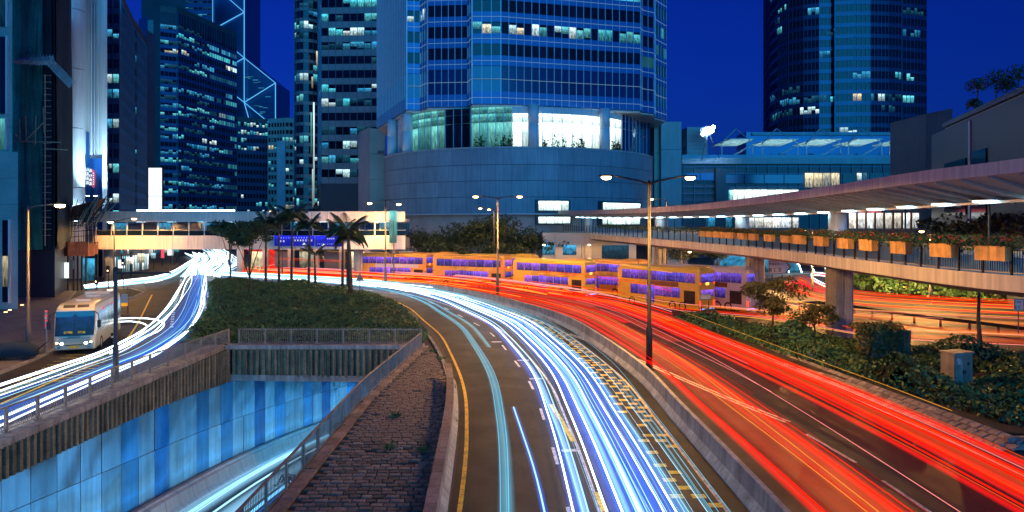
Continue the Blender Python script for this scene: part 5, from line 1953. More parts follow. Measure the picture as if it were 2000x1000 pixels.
# flower boxes hung on the railing
def planter_parts():
    root = thing('planter_box', '', 'planter')
    MB().loft([[(-0.85, -0.24, 0), (0.85, -0.24, 0), (0.85, 0.18, 0), (-0.85, 0.18, 0)], [(-0.86, -0.26, 0.70), (0.86, -0.26, 0.70), (0.86, 0.2, 0.70), (-0.86, 0.2, 0.70)]]).build('box', 'planter_clay', root, world=False)
    MB().box((0, -0.03, 0.72), (1.78, 0.54, 0.05)).build('rim', 'planter_clay', root, world=False)
    k = 900
    C = np.stack([nrng.uniform(-1.5, 1.5, k), nrng.normal(0, 0.20, k), 0.74 + nrng.random(k) ** 1.5 * 0.5], 1)
    C[:, 2] += np.exp(-((C[:, 0] - 0.3) / 0.3) ** 2) * 0.16
    add('foliage', leaves_mesh('foliage', C, nrng.normal(size=(k, 3)) + np.array([0, -.4, .6]), 0.07, 'hedge_leaf'), root, world=False)
    k = 60
    C = np.stack([nrng.uniform(-1.5, 1.5, k), nrng.normal(-0.12, 0.2, k), 0.76 + nrng.random(k) * 0.5], 1)
    add('blossom', leaves_mesh('blossom', C, nrng.normal(size=(k, 3)) + np.array([0, -1, .3]), 0.065, 'flower', 0.9), root, world=False)
    return root
solid('planter_clay', (0.85, 0.48, 0.15), 0.7, var=0.25, scale=3, rand=0.12, streak=0.3)
proto = planter_parts()
ordn = ('first', 'second', 'third', 'fourth', 'fifth', 'sixth', 'seventh', 'eighth', 'ninth', 'tenth', 'eleventh', 'twelfth', 'thirteenth', 'fourteenth', 'fifteenth', 'sixteenth', 'seventeenth', 'eighteenth')
pcs = (1946, 1848, 1770, 1706, 1654, 1609, 1570, 1539, 1511, 1474, 1453, 1435, 1418, 1403, 1389, 1376, 2075)
ppx = 1000 + F * cur[:, 0] / cur[:, 1]
for k, px in enumerate(pcs):
    i = int(np.argmin(abs(ppx - px) + (cur[:, 1] < 20) * 1e4))
    o = proto if k == 0 else copy_tree(proto)
    p = bo(i, -0.22, cur[i][2] + 0.74)
    o.location = p
    o.rotation_euler = (0, 0, math.atan2(cur[i - 1][1] - cur[i + 1][1], cur[i - 1][0] - cur[i + 1][0]) + 0)
    s = 1.0 if k < 7 else 0.85
    o.scale = (s, s, s)
    o['label'] = ordn[k] + ' clay flower box from the near end of the curved footbridge railing' if k < 16 else 'clay flower box hung on the railing beyond the picture edge'
    o['group'] = 'flower boxes along the footbridge railing'
# continuous hedge of creepers behind the boxes
k = 5200
ii = nrng.integers(6, n - 30, k)
C = np.stack([cur[ii, 0] + nr[ii, 0] * 0.12 + nrng.normal(0, .16, k), cur[ii, 1] + nr[ii, 1] * .12 + nrng.normal(0, .25, k), cur[ii, 2] + 1.38 + nrng.normal(0, .16, k)], 1)
o = add('railing_creeper', leaves_mesh('railing_creeper', C, nrng.normal(size=(k, 3)) + np.array([-.5, -.5, .5]), 0.10, 'hedge_leaf'))
tag(o, 'green creeper trailing along the top of the curved footbridge railing', 'creeper', kind='stuff')

# ================================================================== RIGHT: PODIUM TERRACE, HALL, SIDE BUILDING
PD = 182.0
HL = thing('terrace_hall', 'dark hall with strip windows and a roof terrace below the curved tower', 'building', (xd(1600, PD).x, PD, 0))
a, b = xd(1331, PD).x, xd(1868, PD).x
z_t = zy(312, PD)
MB().box(((a + b) / 2, PD + 15, z_t / 2), (b - a, 30, z_t)).build('wall', 'clad_dark', HL)
MB().box(((a + b) / 2, PD - 0.4, z_t - 0.35), (b - a, 1.0, 1.5)).build('parapet', 'clad_grey', HL)
for k in range(7):
    z_ = zy(326 + k * 13, PD)
    MB().box(((a + b) / 2, PD - 0.18, z_), (b - a, 0.35, 0.16)).build('cladding_rail', 'mullion_dark', HL)
for x0, x1, ya, yb, nn_, mt in ((1425, 1560, 371, 391, 9, 'lit_lobby'), (1572, 1640, 338, 366, 4, 'lit_warm'), (1673, 1694, 338, 352, 2, 'lit_cool'), (1415, 1570, 341, 358, 4, 'glass_blue'), (1645, 1860, 338, 358, 8, 'glass_dark'), (1340, 1395, 338, 352, 2, 'spandrel_navy'), (1423, 1434, 371, 391, 1, 'lit_teal'), (1440, 1560, 425, 445, 7, 'lit_shop'), (1380, 1430, 425, 445, 3, 'lit_blue')):
    for k in range(nn_):
        p0, p1 = pt(x0 + (x1 - x0) * k / nn_, ya, PD - 0.5), pt(x0 + (x1 - x0) * (k + 1) / nn_, yb, PD - 0.5)
        ubox('window', mt, HL, ((p0.x + p1.x) / 2, PD - 0.42, (p0.z + p1.z) / 2), (p1.x - p0.x - 0.2, 0.2, p0.z - p1.z))
for k in range(26):
    p0 = pt(1335 + k * 20.5, 330, PD)
    MB().box((p0.x, PD - 0.22, z_t / 2 - 0.6), (0.12, 0.36, z_t - 1.4)).build('cladding_post', 'mullion_dark', HL)
p0, p1 = pt(1395, 330, PD), pt(1414, 440, PD)
MB().box(((p0.x + p1.x) / 2, PD - 0.8, p0.z / 2), (p1.x - p0.x, 1.6, p0.z)).build('buttress', 'clad_dark', HL)
p0, p1 = pt(1331, 254, PD + 6), pt(1370, 434, PD + 6)
for k in range(9):
    MB().box(((p0.x + p1.x) / 2, PD + 3, z_t + (p0.z - z_t) * (k + 0.5) / 9), (p1.x - p0.x, 6, (p0.z - z_t) / 9 - 0.06)).build('louvre_slat', 'clad_grey', HL)
MB().box(((a + b) / 2, PD - 0.6, z_t + 0.75), (b - a, 0.06, 0.9)).build('glass_balustrade', 'glass_blue', HL)
# canopy frames on the terrace
glow('terrace_strip', (0.45, 0.85, 0.95), 20.0)
for k, (x0, x1) in enumerate(((1404, 1478), (1484, 1566), (1570, 1650), (1652, 1730), (1733, 1810))):
    S = thing('terrace_canopy', ordn[k] + ' glass canopy on slanted steel frames along the terrace, from the podium', 'canopy', (xd((x0 + x1) / 2, PD + 4).x, PD + 4, z_t), 0, 'canopies on the terrace')
    d = PD + 3
    za, zb = zy(283, d), zy(272, d)
    p0, p1 = xd(x0 + 4, d).x, xd(x1 - 6, d).x
    m = MB()
    m.loft([[(p0 + 2.5, d, zb), (p1, d, zb), (p1 - 1.5, d + 9, za + 0.6), (p0, d + 9, za + 0.6)], [(p0 + 2.5, d, zb + 0.25), (p1, d, zb + 0.25), (p1 - 1.5, d + 9, za + 0.85), (p0, d + 9, za + 0.85)]])
    m.build('canopy_sheet', 'canopy_cloth' if 'canopy_cloth' in M else solid('canopy_cloth', (0.75, 0.78, 0.78), 0.6), S)
    for x in (p0 + 0.2, p1 - 0.2):
        MB().tube([(x, d, z_t), (x, d, za)], 0.16, 8).build('post', 'clad_white', S)
    MB().tube([(p1 - 0.3, d, za), (p1 - 5, d + 0.5, za - 2.6)], 0.2, 8).build('brace', 'clad_white', S)
    MB().tube([(p0, d, za + 0.3), (p0 + 4.5, d + 2, zb + 3.0)], 0.2, 8).build('brace', 'clad_grey', S)
    MB().tube([(p0 + 4.5, d + 2, zb + 3.0), (p1, d, za + 0.3)], 0.12, 8).build('brace', 'clad_grey', S)
    for j in range(3):
        x = p0 + (p1 - p0) * (j + 0.5) / 3
        ubox('deck_light', 'terrace_lamp', S, (x, d + 2.5, z_t + 0.5 + 0.12), (0.35, 0.35, 0.22))
    ubox('uplight_strip', 'terrace_strip', S, ((p0 + p1) / 2, d + 3.5, z_t + 0.35), ((p1 - p0) * 0.8, 0.4, 0.25))
    ubox('rear_glow_panel', 'lit_lobby_teal', S, ((p0 + p1) / 2, d + 8.5, z_t + 1.1), ((p1 - p0) * 0.95, 0.2, 2.0))
# terrace furniture / planting
C, N = [], []
for k in range(26):
    p = xd(rng.uniform(1410, 1810), PD + 1.2)
    for j in range(16):
        C.append((p.x + rng.gauss(0, .4), p.y + rng.gauss(0, .3), z_t + 0.3 + rng.random() * 1.3))
        N.append((rng.gauss(0, 1), rng.gauss(0, 1) - .5, rng.gauss(0, 1)))
tag(add('terrace_plants', leaves_mesh('terrace_plants', np.array(C), np.array(N), 0.25, 'tree_leaf')), 'row of dark potted plants along the terrace balustrade', 'plants', kind='stuff')
# setback block behind the canopies
S = thing('setback_block', 'low dark block behind the terrace canopies at the tower foot', 'building', (xd(1640, 235).x, 235, 0))
MB().box((xd(1640, 235).x, 240, zy(258, 235) / 2), (xd(1815, 235).x - xd(1450, 235).x, 10, zy(258, 235))).build('wall', 'spandrel_navy', S)
MB().box((xd(1640, 235).x, 234.6, zy(262, 235)), (xd(1815, 235).x - xd(1470, 235).x, 0.6, 0.8)).build('eave', 'clad_grey', S)
# floodlight mast
p = pt(1383, 255, 176)
S = thing('mast_floodlight', 'dazzling blue-white floodlight on a braced mast above the terrace', 'floodlight', (p.x, p.y, z_t))
MB().tube([(p.x - 1.6, p.y, z_t - 0.5), (p.x, p.y, p.z - 0.4)], 0.12, 8).build('mast', 'pole_grey', S)
MB().tube([(p.x + 3, p.y + 1, z_t), (p.x + 0.2, p.y, p.z - 0.6)], 0.10, 8).build('brace', 'pole_grey', S)
MB().box((p.x, p.y + 0.25, p.z), (3.6, 0.4, 2.2), ry=-0.35).build('housing', 'dark_metal', S)
for k in range(6):
    cx, cz = p.x + (k % 3 - 1) * 1.1 + (k // 3 - 0.5) * 0.35, p.z + (k // 3 - 0.5) * 0.95 + (k % 3 - 1) * 0.38
    MB().poly([(cx + 0.46 * math.cos(a_), p.y - 0.02, cz + 0.46 * math.sin(a_)) for a_ in np.linspace(0, 2 * math.pi, 17)[:-1]]).build('lens', 'flood', S, fix=False)
ld = bpy.data.lights.new('flood_beam', 'SPOT')
ld.energy = 30000
ld.color = (0.35, 0.62, 1.0)
ld.spot_size = math.radians(150)
ld.spot_blend = 0.6
ld.shadow_soft_size = 0.8
lo_ = bpy.data.objects.new('flood_beam', ld)
COL.objects.link(lo_)
lo_.parent = S
lo_.matrix_parent_inverse = wmat(S).inverted()
lo_.location = (p.x, p.y - 0.3, p.z)
lo_.rotation_euler = (math.radians(78), 0, math.radians(14))

# side building at the edge
SD = thing('ribbed_side_building', 'blue-grey ribbed building with roof palms rising above the footbridge canopy', 'building', (xd(1930, 90).x, 90, 0))
a, b, c = xd(1808, 128), xd(1860, 122), xd(1862, 112)
zt = zy(217, 125)
MB().prism([(a.x, a.y), (b.x, b.y), (b.x, 140), (a.x, 140)], 0, zt).build('rear_block', 'clad_blue', SD)
w0, w1 = xd(1862, 104), xd(2130, 64)
for k in range(12):
    za = 7 + k * 1.35
    t = (w1 - w0).normalized()
    ztop = 22.4
    if za > ztop:
        break
    cc_ = (w0 + w1) / 2
    ubox('cladding_course', 'clad_blue', SD, (cc_.x + 0.5, cc_.y + 1, za + 0.6), ((w1 - w0).length, 2.0, 1.28), math.atan2(t.y, t.x))
cc_ = (w0 + w1) / 2
ang = math.atan2((w1 - w0).y, (w1 - w0).x)
MB().box((cc_.x, cc_.y, 23.1), ((w1 - w0).length + 1, 2.6, 0.6), ang).build('coping', 'clad_dark', SD)
MB().box((cc_.x + 4, cc_.y + 5, 4.4), ((w1 - w0).length, 8, 8.6), ang).build('lower_wall', 'clad_dark', SD)
MB().box((cc_.x + 6, cc_.y + 6, 15), ((w1 - w0).length, 10, 15), ang).build('core_wall', 'clad_dark', SD)
t = (w1 - w0).normalized()
nn2 = Vector((t.y, -t.x))
for f0, f1, za, zb, mt in ((0.0, 0.24, 10.0, 17.5, 'glass_dark'), (0.30, 0.43, 9.5, 18.0, 'glass_dark'), (0.27, 0.285, 8, 22.2, 'mullion')):
    q = w0 + t * (w1 - w0).length * (f0 + f1) / 2 + nn2 * 0.95
    ubox('window', mt, SD, (q.x, q.y, (za + zb) / 2), ((w1 - w0).length * (f1 - f0), 0.5, zb - za), ang)
for k in range(9):
    ubox('rib', 'clad_grey', SD, (cc_.x + nn2.x * 0.9, cc_.y + nn2.y * 0.9, 18.6 + k * 0.5), ((w1 - w0).length, 0.22, 0.16), ang)
for k in range(14):
    q = w0 + t * (w1 - w0).length * (k + 0.5) / 14 + nn2 * 0.86
    ubox('panel_joint', 'clad_dark', SD, (q.x, q.y, 12.5), (0.07, 0.1, 11.5), ang)
p0 = pt(1849, 288, 121.6)
ubox('window', 'lit_lobby', SD, (p0.x, 121.3, p0.z), (1.5, 0.4, 2.6))
# palms on that roof
C, N = [], []
for px, py, s in ((1908, 170, 1.5), (1945, 160, 1.9), (1965, 170, 1.4), (1988, 150, 1.8), (1902, 205, 1.0)):
    d = 92 - (px - 1900) * 0.12
    q = pt(px, py, d)
    S = thing('roof_shrub', {1908: 'spiky dark shrub at the inner corner of the side building roof', 1945: 'tallest dark roof shrub on the side building', 1965: 'bushy dark roof shrub in the middle of the side building parapet', 1988: 'dark roof shrub cut by the picture edge', 1902: 'lowest dark shrub on the side building parapet'}[px], 'shrub', (q.x, q.y, 23.4), 0, 'shrubs on the side building roof')
    MB().tube([(q.x, q.y, 23.3), (q.x + 0.1, q.y, q.z)], 0.08, 6).build('stem', 'bark', S)
    k = 320
    th, ph = nrng.uniform(0, 6.28, k), nrng.uniform(-0.6, 1.4, k)
    r = s * nrng.random(k) ** 0.6
    Cc = np.stack([q.x + r * np.cos(th) * np.cos(ph), q.y + r * np.sin(th) * np.cos(ph), q.z + r * np.sin(ph) * 0.8], 1)
    add('foliage', leaves_mesh('foliage', Cc, nrng.normal(size=(k, 3)), 0.22, 'tree_leaf', 0.3), S)

# lit shop hall seen under the footbridge canopy
SH = thing('glazed_shop_hall', 'bright glazed hall seen beneath the footbridge canopy', 'building', (xd(1728, 120).x, 120, 0))
for k in range(8):
    p0, p1 = pt(1655 + k * 17.6, 416, 120), pt(1655 + (k + 1) * 17.6, 446, 120)
    ubox('shop_window', 'lit_shop', SH, ((p0.x + p1.x) / 2, 120, (p0.z + p1.z) / 2), (p1.x - p0.x - 0.3, 0.2, p0.z - p1.z))
    ubox('mullion', 'wood_board', SH, (p0.x, 119.8, (p0.z + p1.z) / 2), (0.22, 0.3, p0.z - p1.z + 0.3))
p0, p1 = pt(1650, 446, 120), pt(1860, 470, 120)
MB().box(((p0.x + p1.x) / 2, 124, p0.z / 2 - 0.1), (p1.x - p0.x, 7.8, p0.z - 0.2)).build('wall', 'clad_stone', SH)
p2 = pt(1650, 410, 120)
MB().box(((p0.x + p1.x) / 2, 123, p2.z + 0.5), (p1.x - p0.x, 8, 1.0)).build('roof', 'clad_stone', SH)
ubox('red_sign', 'sign_red', SH, (xd(1690, 119.5).x, 119.5, zy(412, 119.5)), (5.2, 0.2, 0.5))

# orange-lit service bays at street level behind the buses
SV = thing('service_bays', 'sodium-lit concrete bays with blue openings under the far end of the footbridge', 'building', (xd(1190, 118).x, 118, 0))
p0, p1 = xd(1060, 118).x, xd(1345, 118).x
MB().box(((p0 + p1) / 2, 122, 3.6), (p1 - p0, 7, 7.2)).build('wall', 'clad_cream', SV)
for x0, x1, ya, yb, mt in ((1060, 1083, 478, 498, 'lit_blue'), (1098, 1126, 479, 498, 'lit_blue'), (1176, 1232, 479, 508, 'lit_dim'), (1240, 1272, 470, 508, 'glass_dark'), (1304, 1340, 470, 508, 'clad_stone')):
    q0, q1 = pt(x0, ya, 118), pt(x1, yb, 118)
    ubox('bay_opening', mt, SV, ((q0.x + q1.x) / 2, 118.4, (q0.z + q1.z) / 2), (q1.x - q0.x, 0.3, q0.z - q1.z))
for px in (1092, 1150, 1236, 1282):
    q = xd(px, 117.6)
    ubox('pilaster', 'clad_cream', SV, (q.x, 118.2, 3.6), (1.2, 0.6, 7.2))
# blue-lit glass hall past the pier
BH = thing('vaulted_glass_hall', 'blue-lit vaulted glass hall far behind the footbridge pier', 'building', (xd(1530, 125).x, 125, 0))
q0, q1 = xd(1440, 125), xd(1562, 125)
m = MB()
arc = []
for j in range(9):
    a_ = math.pi * j / 8
    arc.append(((q0.x + q1.x) / 2 - math.cos(a_) * (q1.x - q0.x) / 2, 0.3 + 3.4 * math.sin(a_)))
m.loft([[(x, 125, z) for x, z in arc], [(x, 140, z) for x, z in arc]], close=False)
m.poly([(x, 125, z) for x, z in arc]).build('vault', 'lit_blue', BH, fix=False)
for j in range(5):
    MB().tube([(x * 1.0 + j * 2.2 - 2, 124.7 - 0.05 * j, z * (1 - j * .06)) for x, z in arc[4:]], 0.09, 6).build('light_rib', 'cool_tube', BH)
# ================================================================== RAILINGS AROUND THE CUTTING
def railing(label, path, panel, h=1.05, mat='rail_paint'):
    R_ = thing('railing', label, 'railing', (path[0][0], path[0][1], path[0][2]))
    P2 = resample(np.array(path, float), panel)
    m, b, br = MB(), MB(), MB()
    for i in range(len(P2) - 1):
        p, q = P2[i], P2[i + 1]
        m.bar((p[0], p[1], p[2] + h), (q[0], q[1], q[2] + h), 0.075, 0.06)
        br.bar((p[0], p[1], p[2] + 0.12), (q[0], q[1], q[2] + 0.12), 0.05, 0.04)
        L = np.linalg.norm(q - p)
        k = int(L / 0.125)
        for j in range(1, k):
            c = p + (q - p) * j / k
            b.box((c[0], c[1], c[2] + h / 2 + 0.06), (0.022, 0.022, h - 0.14))
    m.build('handrail', mat, R_, fix=False)
    br.build('bottom_rail', mat, R_, fix=False)
    b.build('baluster', mat, R_, fix=False)['kind'] = 'stuff'
    for p in P2:
        o = ubox('post', mat, R_, (p[0], p[1], p[2] + h / 2), (0.09, 0.09, h + 0.04))
        ubox('base_plate', mat, R_, (p[0], p[1], p[2] + 0.03), (0.22, 0.22, 0.05))
    return R_
railing('grey steel railing along the side street above the ribbed wall', [(-21.0, 14, 0.27), (-21.0, 42, 0.27), (-20.3, 51.4, 0.27)], 1.95)
railing('steel railing across the underpass mouth before the hedge', [(-19.6, 51.5, 0.27), (-6.5, 51.4, 0.27)], 1.9)
railing('brownish steel railing beside the paved sett slope', [(-7.45, 12, 0.1), (-7.45, 36, 0.1), (-6.45, 50.8, 0.12)], 1.95, mat='rail_paint')

# ================================================================== STREET LAMPS
def lamp(label, base, top_z, heads, r=0.11, dark=False, watt=1400.0, group='sodium street lamps', size=1.0, arm_z=None, lit=True):
    T = thing('street_lamp', label, 'street lamp', base, 0, group)
    bx, by, bz = base
    mt = 'pole_dark' if dark else 'pole_grey'
    h = top_z - bz
    MB().tube([(bx, by, bz), (bx, by, bz + h * 0.22), (bx, by, bz + h * 0.225), (bx, by, bz + h)], [r * 1.5, r * 1.5, r, r * 0.62], 12).build('pole', mt, T, smooth=True)
    MB().lathe((bx, by, bz), [(r * 2.6, 0), (r * 2.6, 0.06), (r * 1.7, 0.10), (r * 1.7, 0.4)], 14).build('base_flange', mt, T)
    for hx, hy, hz in heads:
        dx, dy = hx - bx, hy - by
        MB().tube([(bx, by, top_z - 0.25), (bx + dx * 0.2, by + dy * 0.2, top_z - 0.05), (bx + dx * 0.8, by + dy * 0.8, hz + 0.08)], [r * 0.6, r * 0.5, r * 0.42], 8).build('arm', mt, T, smooth=True)
        a = math.atan2(dy, dx)
        L = 0.55 * size
        hd = MB()
        sec = []
        for f, w, tk in ((-0.5, 0.08, 0.07), (-0.3, 0.14, 0.11), (0.1, 0.17, 0.13), (0.45, 0.13, 0.10), (0.55, 0.05, 0.05)):
            cx, cy = hx + math.cos(a) * f * L * 1.6, hy + math.sin(a) * f * L * 1.6
            sec.append([(cx - math.sin(a) * w * s * size, cy + math.cos(a) * w * s * size, hz + 0.05 + z_ * tk * size) for s, z_ in ((-1, 0), (-0.7, 0.8), (0.7, 0.8), (1, 0))])
        hd.loft(sec)
        ho = hd.build('lamp_head', mt, T)
        b = MB()
        k = 14
        rad = 0.30 * size
        b.lathe((hx, hy, hz - 0.16 * size), [(0.02, 0), (rad * 0.7, 0.03 * size), (rad, 0.10 * size), (rad, 0.19 * size)], k)
        b.build('lamp_bowl', 'sodium' if lit else 'glass_dark', ho, smooth=True)
        if lit:
            ld = bpy.data.lights.new('sodium_light', 'SPOT')
            ld.energy = watt
            ld.color = (1.0, 0.50, 0.13)
            ld.spot_size = math.radians(180)
            ld.spot_blend = 0.12
            ld.shadow_soft_size = 0.2
            lo_ = bpy.data.objects.new('sodium_light', ld)
            COL.objects.link(lo_)
            lo_.parent = T
            lo_.matrix_parent_inverse = wmat(T).inverted()
            lo_.location = (hx, hy, hz - 0.2 * size - 0.05)
    return T

LW = 3300.0
g = gp(1268, 722)
lamp('tall twin-armed lamp in the median, nearest to the camera', tuple(g), zy(352, g.y), [tuple(pt(1184, 346, g.y)), tuple(pt(1348, 347, g.y))], 0.13, True, LW * 1.9)
g = gp(55, 703) + Vector((0, 0, 0.14))
lamp('single-armed lamp on the left pavement beside the parked coach', tuple(g), zy(401, g.y), [tuple(pt(117, 401, g.y))], 0.11, False, LW)
g = gp(226, 753) + Vector((0.0, 0, 0.25))
S = thing('camera_pole', 'brown pole with a flat dark side arm standing in the side street railing', 'pole', tuple(g))
zt_ = zy(529, g.y)
MB().tube([(g.x, g.y, g.z), (g.x, g.y, g.z + 1.9), (g.x, g.y, g.z + 1.92), (g.x, g.y, zt_)], [0.15, 0.15, 0.11, 0.10], 12).build('pole', 'pole_grey', S, smooth=True)
MB().lathe(tuple(g), [(0.3, 0), (0.3, 0.06), (0.18, 0.1), (0.18, 0.4)], 14).build('base_flange', 'pole_grey', S)
MB().bar(pt(224, 533, g.y), pt(334, 533, g.y), 0.14, 0.09).build('side_arm', 'dark_metal', S)
MB().lathe((g.x, g.y, zt_ - 0.05), [(0.14, 0), (0.14, 0.2), (0.05, 0.28)], 12).build('cap', 'dark_metal', S)
lamp('tall dark lamp before the far footbridge near the bamboo fan', (xd(223, 99).x, 99, 0.1), zy(430, 99), [tuple(pt(262, 427, 98)), tuple(pt(216, 434, 99))], 0.10, True, LW * 1.1)
g = gp(753, 562)
lamp('twin lamp with drooping flat arms near the palms', tuple(g), zy(390, g.y), [tuple(pt(722, 397, g.y)), tuple(pt(779, 399, g.y - 3))], 0.12, False, LW)
g = gp(759, 559)
lamp('shorter single lamp behind the drooping twin lamp by the palms', (g.x + .4, g.y + 2, 0), zy(431, g.y + 2), [tuple(pt(736, 433, g.y + 2))], 0.09, False, LW * .6, size=0.8)
g = gp(972, 586)
lamp('tall twin-armed lamp in the median before the round podium', tuple(g), zy(385, g.y), [tuple(pt(929, 384, g.y)), tuple(pt(1015, 384, g.y))], 0.13, False, LW * 1.8)
g = xd(965, 112)
lamp('smaller lamp pole behind the buses close to the median twin lamp', (g.x, g.y, 0), zy(407, 112), [tuple(pt(938, 407, 112)), tuple(pt(955, 409, 112))], 0.10, False, LW * .10, size=0.8)
g = xd(1302, 92)
lamp('single lamp standing behind the buses near the curved footbridge', (g.x, g.y, 0), zy(389, 92), [tuple(pt(1272, 389, 92))], 0.10, False, LW * 3.5, size=0.9)
for px, py, d, lb in ((530, 413, 112, 'lamp rising above the palms, left one of the pair'), (585, 415, 114, 'lamp rising above the palms, next to the tallest crown'), (431, 439, 140, 'small lamp between the far tree and the footbridge'), (320, 440, 150, 'small lamp in the far street below the footbridge roof'), (460, 440, 150, 'tiny lamp behind the dark tree crown')):
    q = pt(px, py, d)
    lamp(lb, (q.x + 1.6, q.y + 0.3, 0), q.z + 0.1, [tuple(q)], 0.09, False, LW * 0.5, size=1.0)
for px, py, d, lb in ((1062, 478, 112, 'low lamp below the far end of the curved footbridge'), (1151, 478, 114, 'low lamp in front of the concrete service bays'), (1347, 492, 98, 'low lamp among trees behind the last bus')):
    q = pt(px, py, d)
    lamp(lb, (q.x - 1.2, q.y, 0), q.z + 0.1, [tuple(q)], 0.07, False, LW * 0.15, size=0.7)
# lamps of the slip roads (heads stand just under / behind the footbridge)
q = pt(1800, 470, 78)
lamp('low-set lamp lighting the slip roads behind the footbridge', (q.x + 1.5, q.y + 1, 0), 8.2, [(q.x, q.y, 8.0)], 0.09, False, LW * 7.5, size=0.8)
q = pt(1570, 470, 88)
lamp('lamp lighting the loop road between footbridge piers', (q.x + 1.5, q.y + 1, 0), 8.2, [(q.x, q.y, 8.0)], 0.09, False, LW * 7.5, size=0.8)

# ================================================================== PALMS AND TREES
def frond_mesh(L, droop):
    m = MB()
    path = []
    for k in range(9):
        t = k / 8
        path.append(Vector((L * t * (1 - 0.25 * t * droop), 0, L * (0.55 * t - droop * 0.95 * t * t))))
    m.tube(path, [0.035 * (1 - 0.8 * k / 8) for k in range(9)], 5)
    for k in range(1, 27):
        t = 0.12 + 0.88 * k / 27
        f = t * 8
        i = min(7, int(f))
        p = path[i].lerp(path[i + 1], f - i)
        ln = L * 0.30 * math.sin(math.pi * (0.15 + 0.8 * t)) + 0.1
        for s in (-1, 1):
            a = p + Vector((0.10 * L * 0.4, s * ln * 0.8, -ln * (0.25 + 0.5 * droop)))
            w = Vector((0.035, 0, 0.0))
            m.quad(p - w, p + w, a + w * 0.6 + Vector((0.03, 0, -0.02)), a - w * 0.3)
    return m.mesh('frond', 'palm_leaf', fix=False)
fr = [frond_mesh(2.5, d_) for d_ in (0.35, 0.6, 0.9, 1.2)]
palms = ((519, 561, 432, 1.0, 'leftmost palm of the row on the island'), (545, 562, 425, 1.05, 'second palm of the row on the island, slightly taller'), (569, 565, 415, 1.15, 'tallest palm in the middle of the island row'), (603, 567, 436, 1.1, 'fourth palm of the island row with a full crown'), (616, 566, 492, 0.75, 'short young palm with low fronds among the taller palms'), (669, 575, 450, 1.05, 'palm on the inner side of the end cluster'), (679, 574, 458, 0.95, 'thin leaning palm in the middle of the end cluster'), (685, 580, 446, 1.15, 'thick-stemmed palm at the right end of the palm row'))
for k, (px, py, ct, sc, lb) in enumerate(palms):
    g = gp(px, py)
    zt = zy(ct, g.y) - 0.2
    T = thing('palm_tree', lb, 'palm', (g.x, g.y, 0.14), 0, 'palms on the planted island')
    lean = rng.uniform(-0.3, 0.3)
    r0 = 0.17 if k < 7 else 0.26
    MB().tube([(0, 0, 0), (lean * 0.2, 0, zt * 0.3), (lean * 0.5, 0, zt * 0.6), (lean, 0, zt - 1.0), (lean, 0, zt - 0.1)], [r0 * 1.25, r0, r0 * 0.85, r0 * 0.75, r0 * 0.5], 10).build('trunk', 'bark', T, smooth=True, world=False)
    nf = 15 if sc > 0.9 else 10
    for j in range(nf):
        o = bpy.data.objects.new('frond', fr[(j + k) % 4 if j < nf - 3 else 0])
        COL.objects.link(o)
        o.parent = T
        o.location = (lean, 0, zt - 0.2)
        o.rotation_euler = (rng.uniform(-0.15, 0.15), rng.uniform(-0.35, 0.25) - (0.5 if j >= nf - 3 else 0), j * 2.4 + rng.uniform(-0.2, 0.2))
        s = sc * rng.uniform(0.85, 1.15)
        o.scale = (s, s, s)

def tree(label, base, h, rx, rz, nleaf, leaf, mat='tree_leaf', cz=0.62, clumps=16, trunk_r=0.16, group=None, limbs=6, squash=0.6, ls=(0.25, 0.42)):
    T = thing('broadleaf_tree', label, 'tree', base, 0, group)
    zc = h * cz
    m = MB()
    m.tube([(0, 0, 0), (0.08, 0.03, h * 0.22), (-0.04, 0, h * 0.42), (0.05, 0, zc)], [trunk_r * 1.3, trunk_r, trunk_r * 0.85, trunk_r * 0.5], 9)
    cl = []
    for k in range(clumps):
        a = k * 2.4 + rng.uniform(-0.4, 0.4)
        rr = rx * math.sqrt((k + 0.5) / clumps) * rng.uniform(0.75, 1.1)
        zz = zc + rz * rng.uniform(-0.6, 0.9) * (1 - 0.4 * rr / rx)
        cl.append((rr * math.cos(a), rr * math.sin(a), zz, rng.uniform(0.28, 0.5) * rx))
        if k < limbs * 2 and k % 2 == 0:
            c = cl[-1]
            l0 = h * rng.uniform(*ls)
            m.tube([(0, 0, l0), (c[0] * 0.45, c[1] * 0.45, (l0 + c[2]) / 2 + 0.15), (c[0], c[1], c[2])], [trunk_r * 0.55, trunk_r * 0.38, 0.03], 6)
    m.build('trunk', 'bark', T, smooth=True, world=False)
    C = []
    for c in cl:
        k = max(10, nleaf // clumps)
        v = nrng.normal(size=(k, 3))
        v /= np.linalg.norm(v, axis=1)[:, None]
        r = c[3] * (0.45 + 0.6 * nrng.random(k) ** 0.6)
        C.append(np.stack([c[0] + v[:, 0] * r, c[1] + v[:, 1] * r, c[2] + v[:, 2] * r * squash], 1))
    C = np.concatenate(C)
    add('crown', leaves_mesh('crown', C, nrng.normal(size=C.shape) + np.array([0, 0, 0.8]), leaf, mat), T, world=False)
    return T
g = gp(487, 583)
tree('dark small-leaved tree on the near end of the island by the junction', (g.x, g.y, 0.1), zy(432, g.y), 2.6, 1.7, 3000, 0.15, cz=0.80, trunk_r=0.13)
g = gp(449, 560)
tree('dark crowned tree at the far corner of the island near white traffic', (g.x, g.y, 0.1), zy(428, g.y), 2.6, 1.8, 2600, 0.17, cz=0.80, trunk_r=0.12)
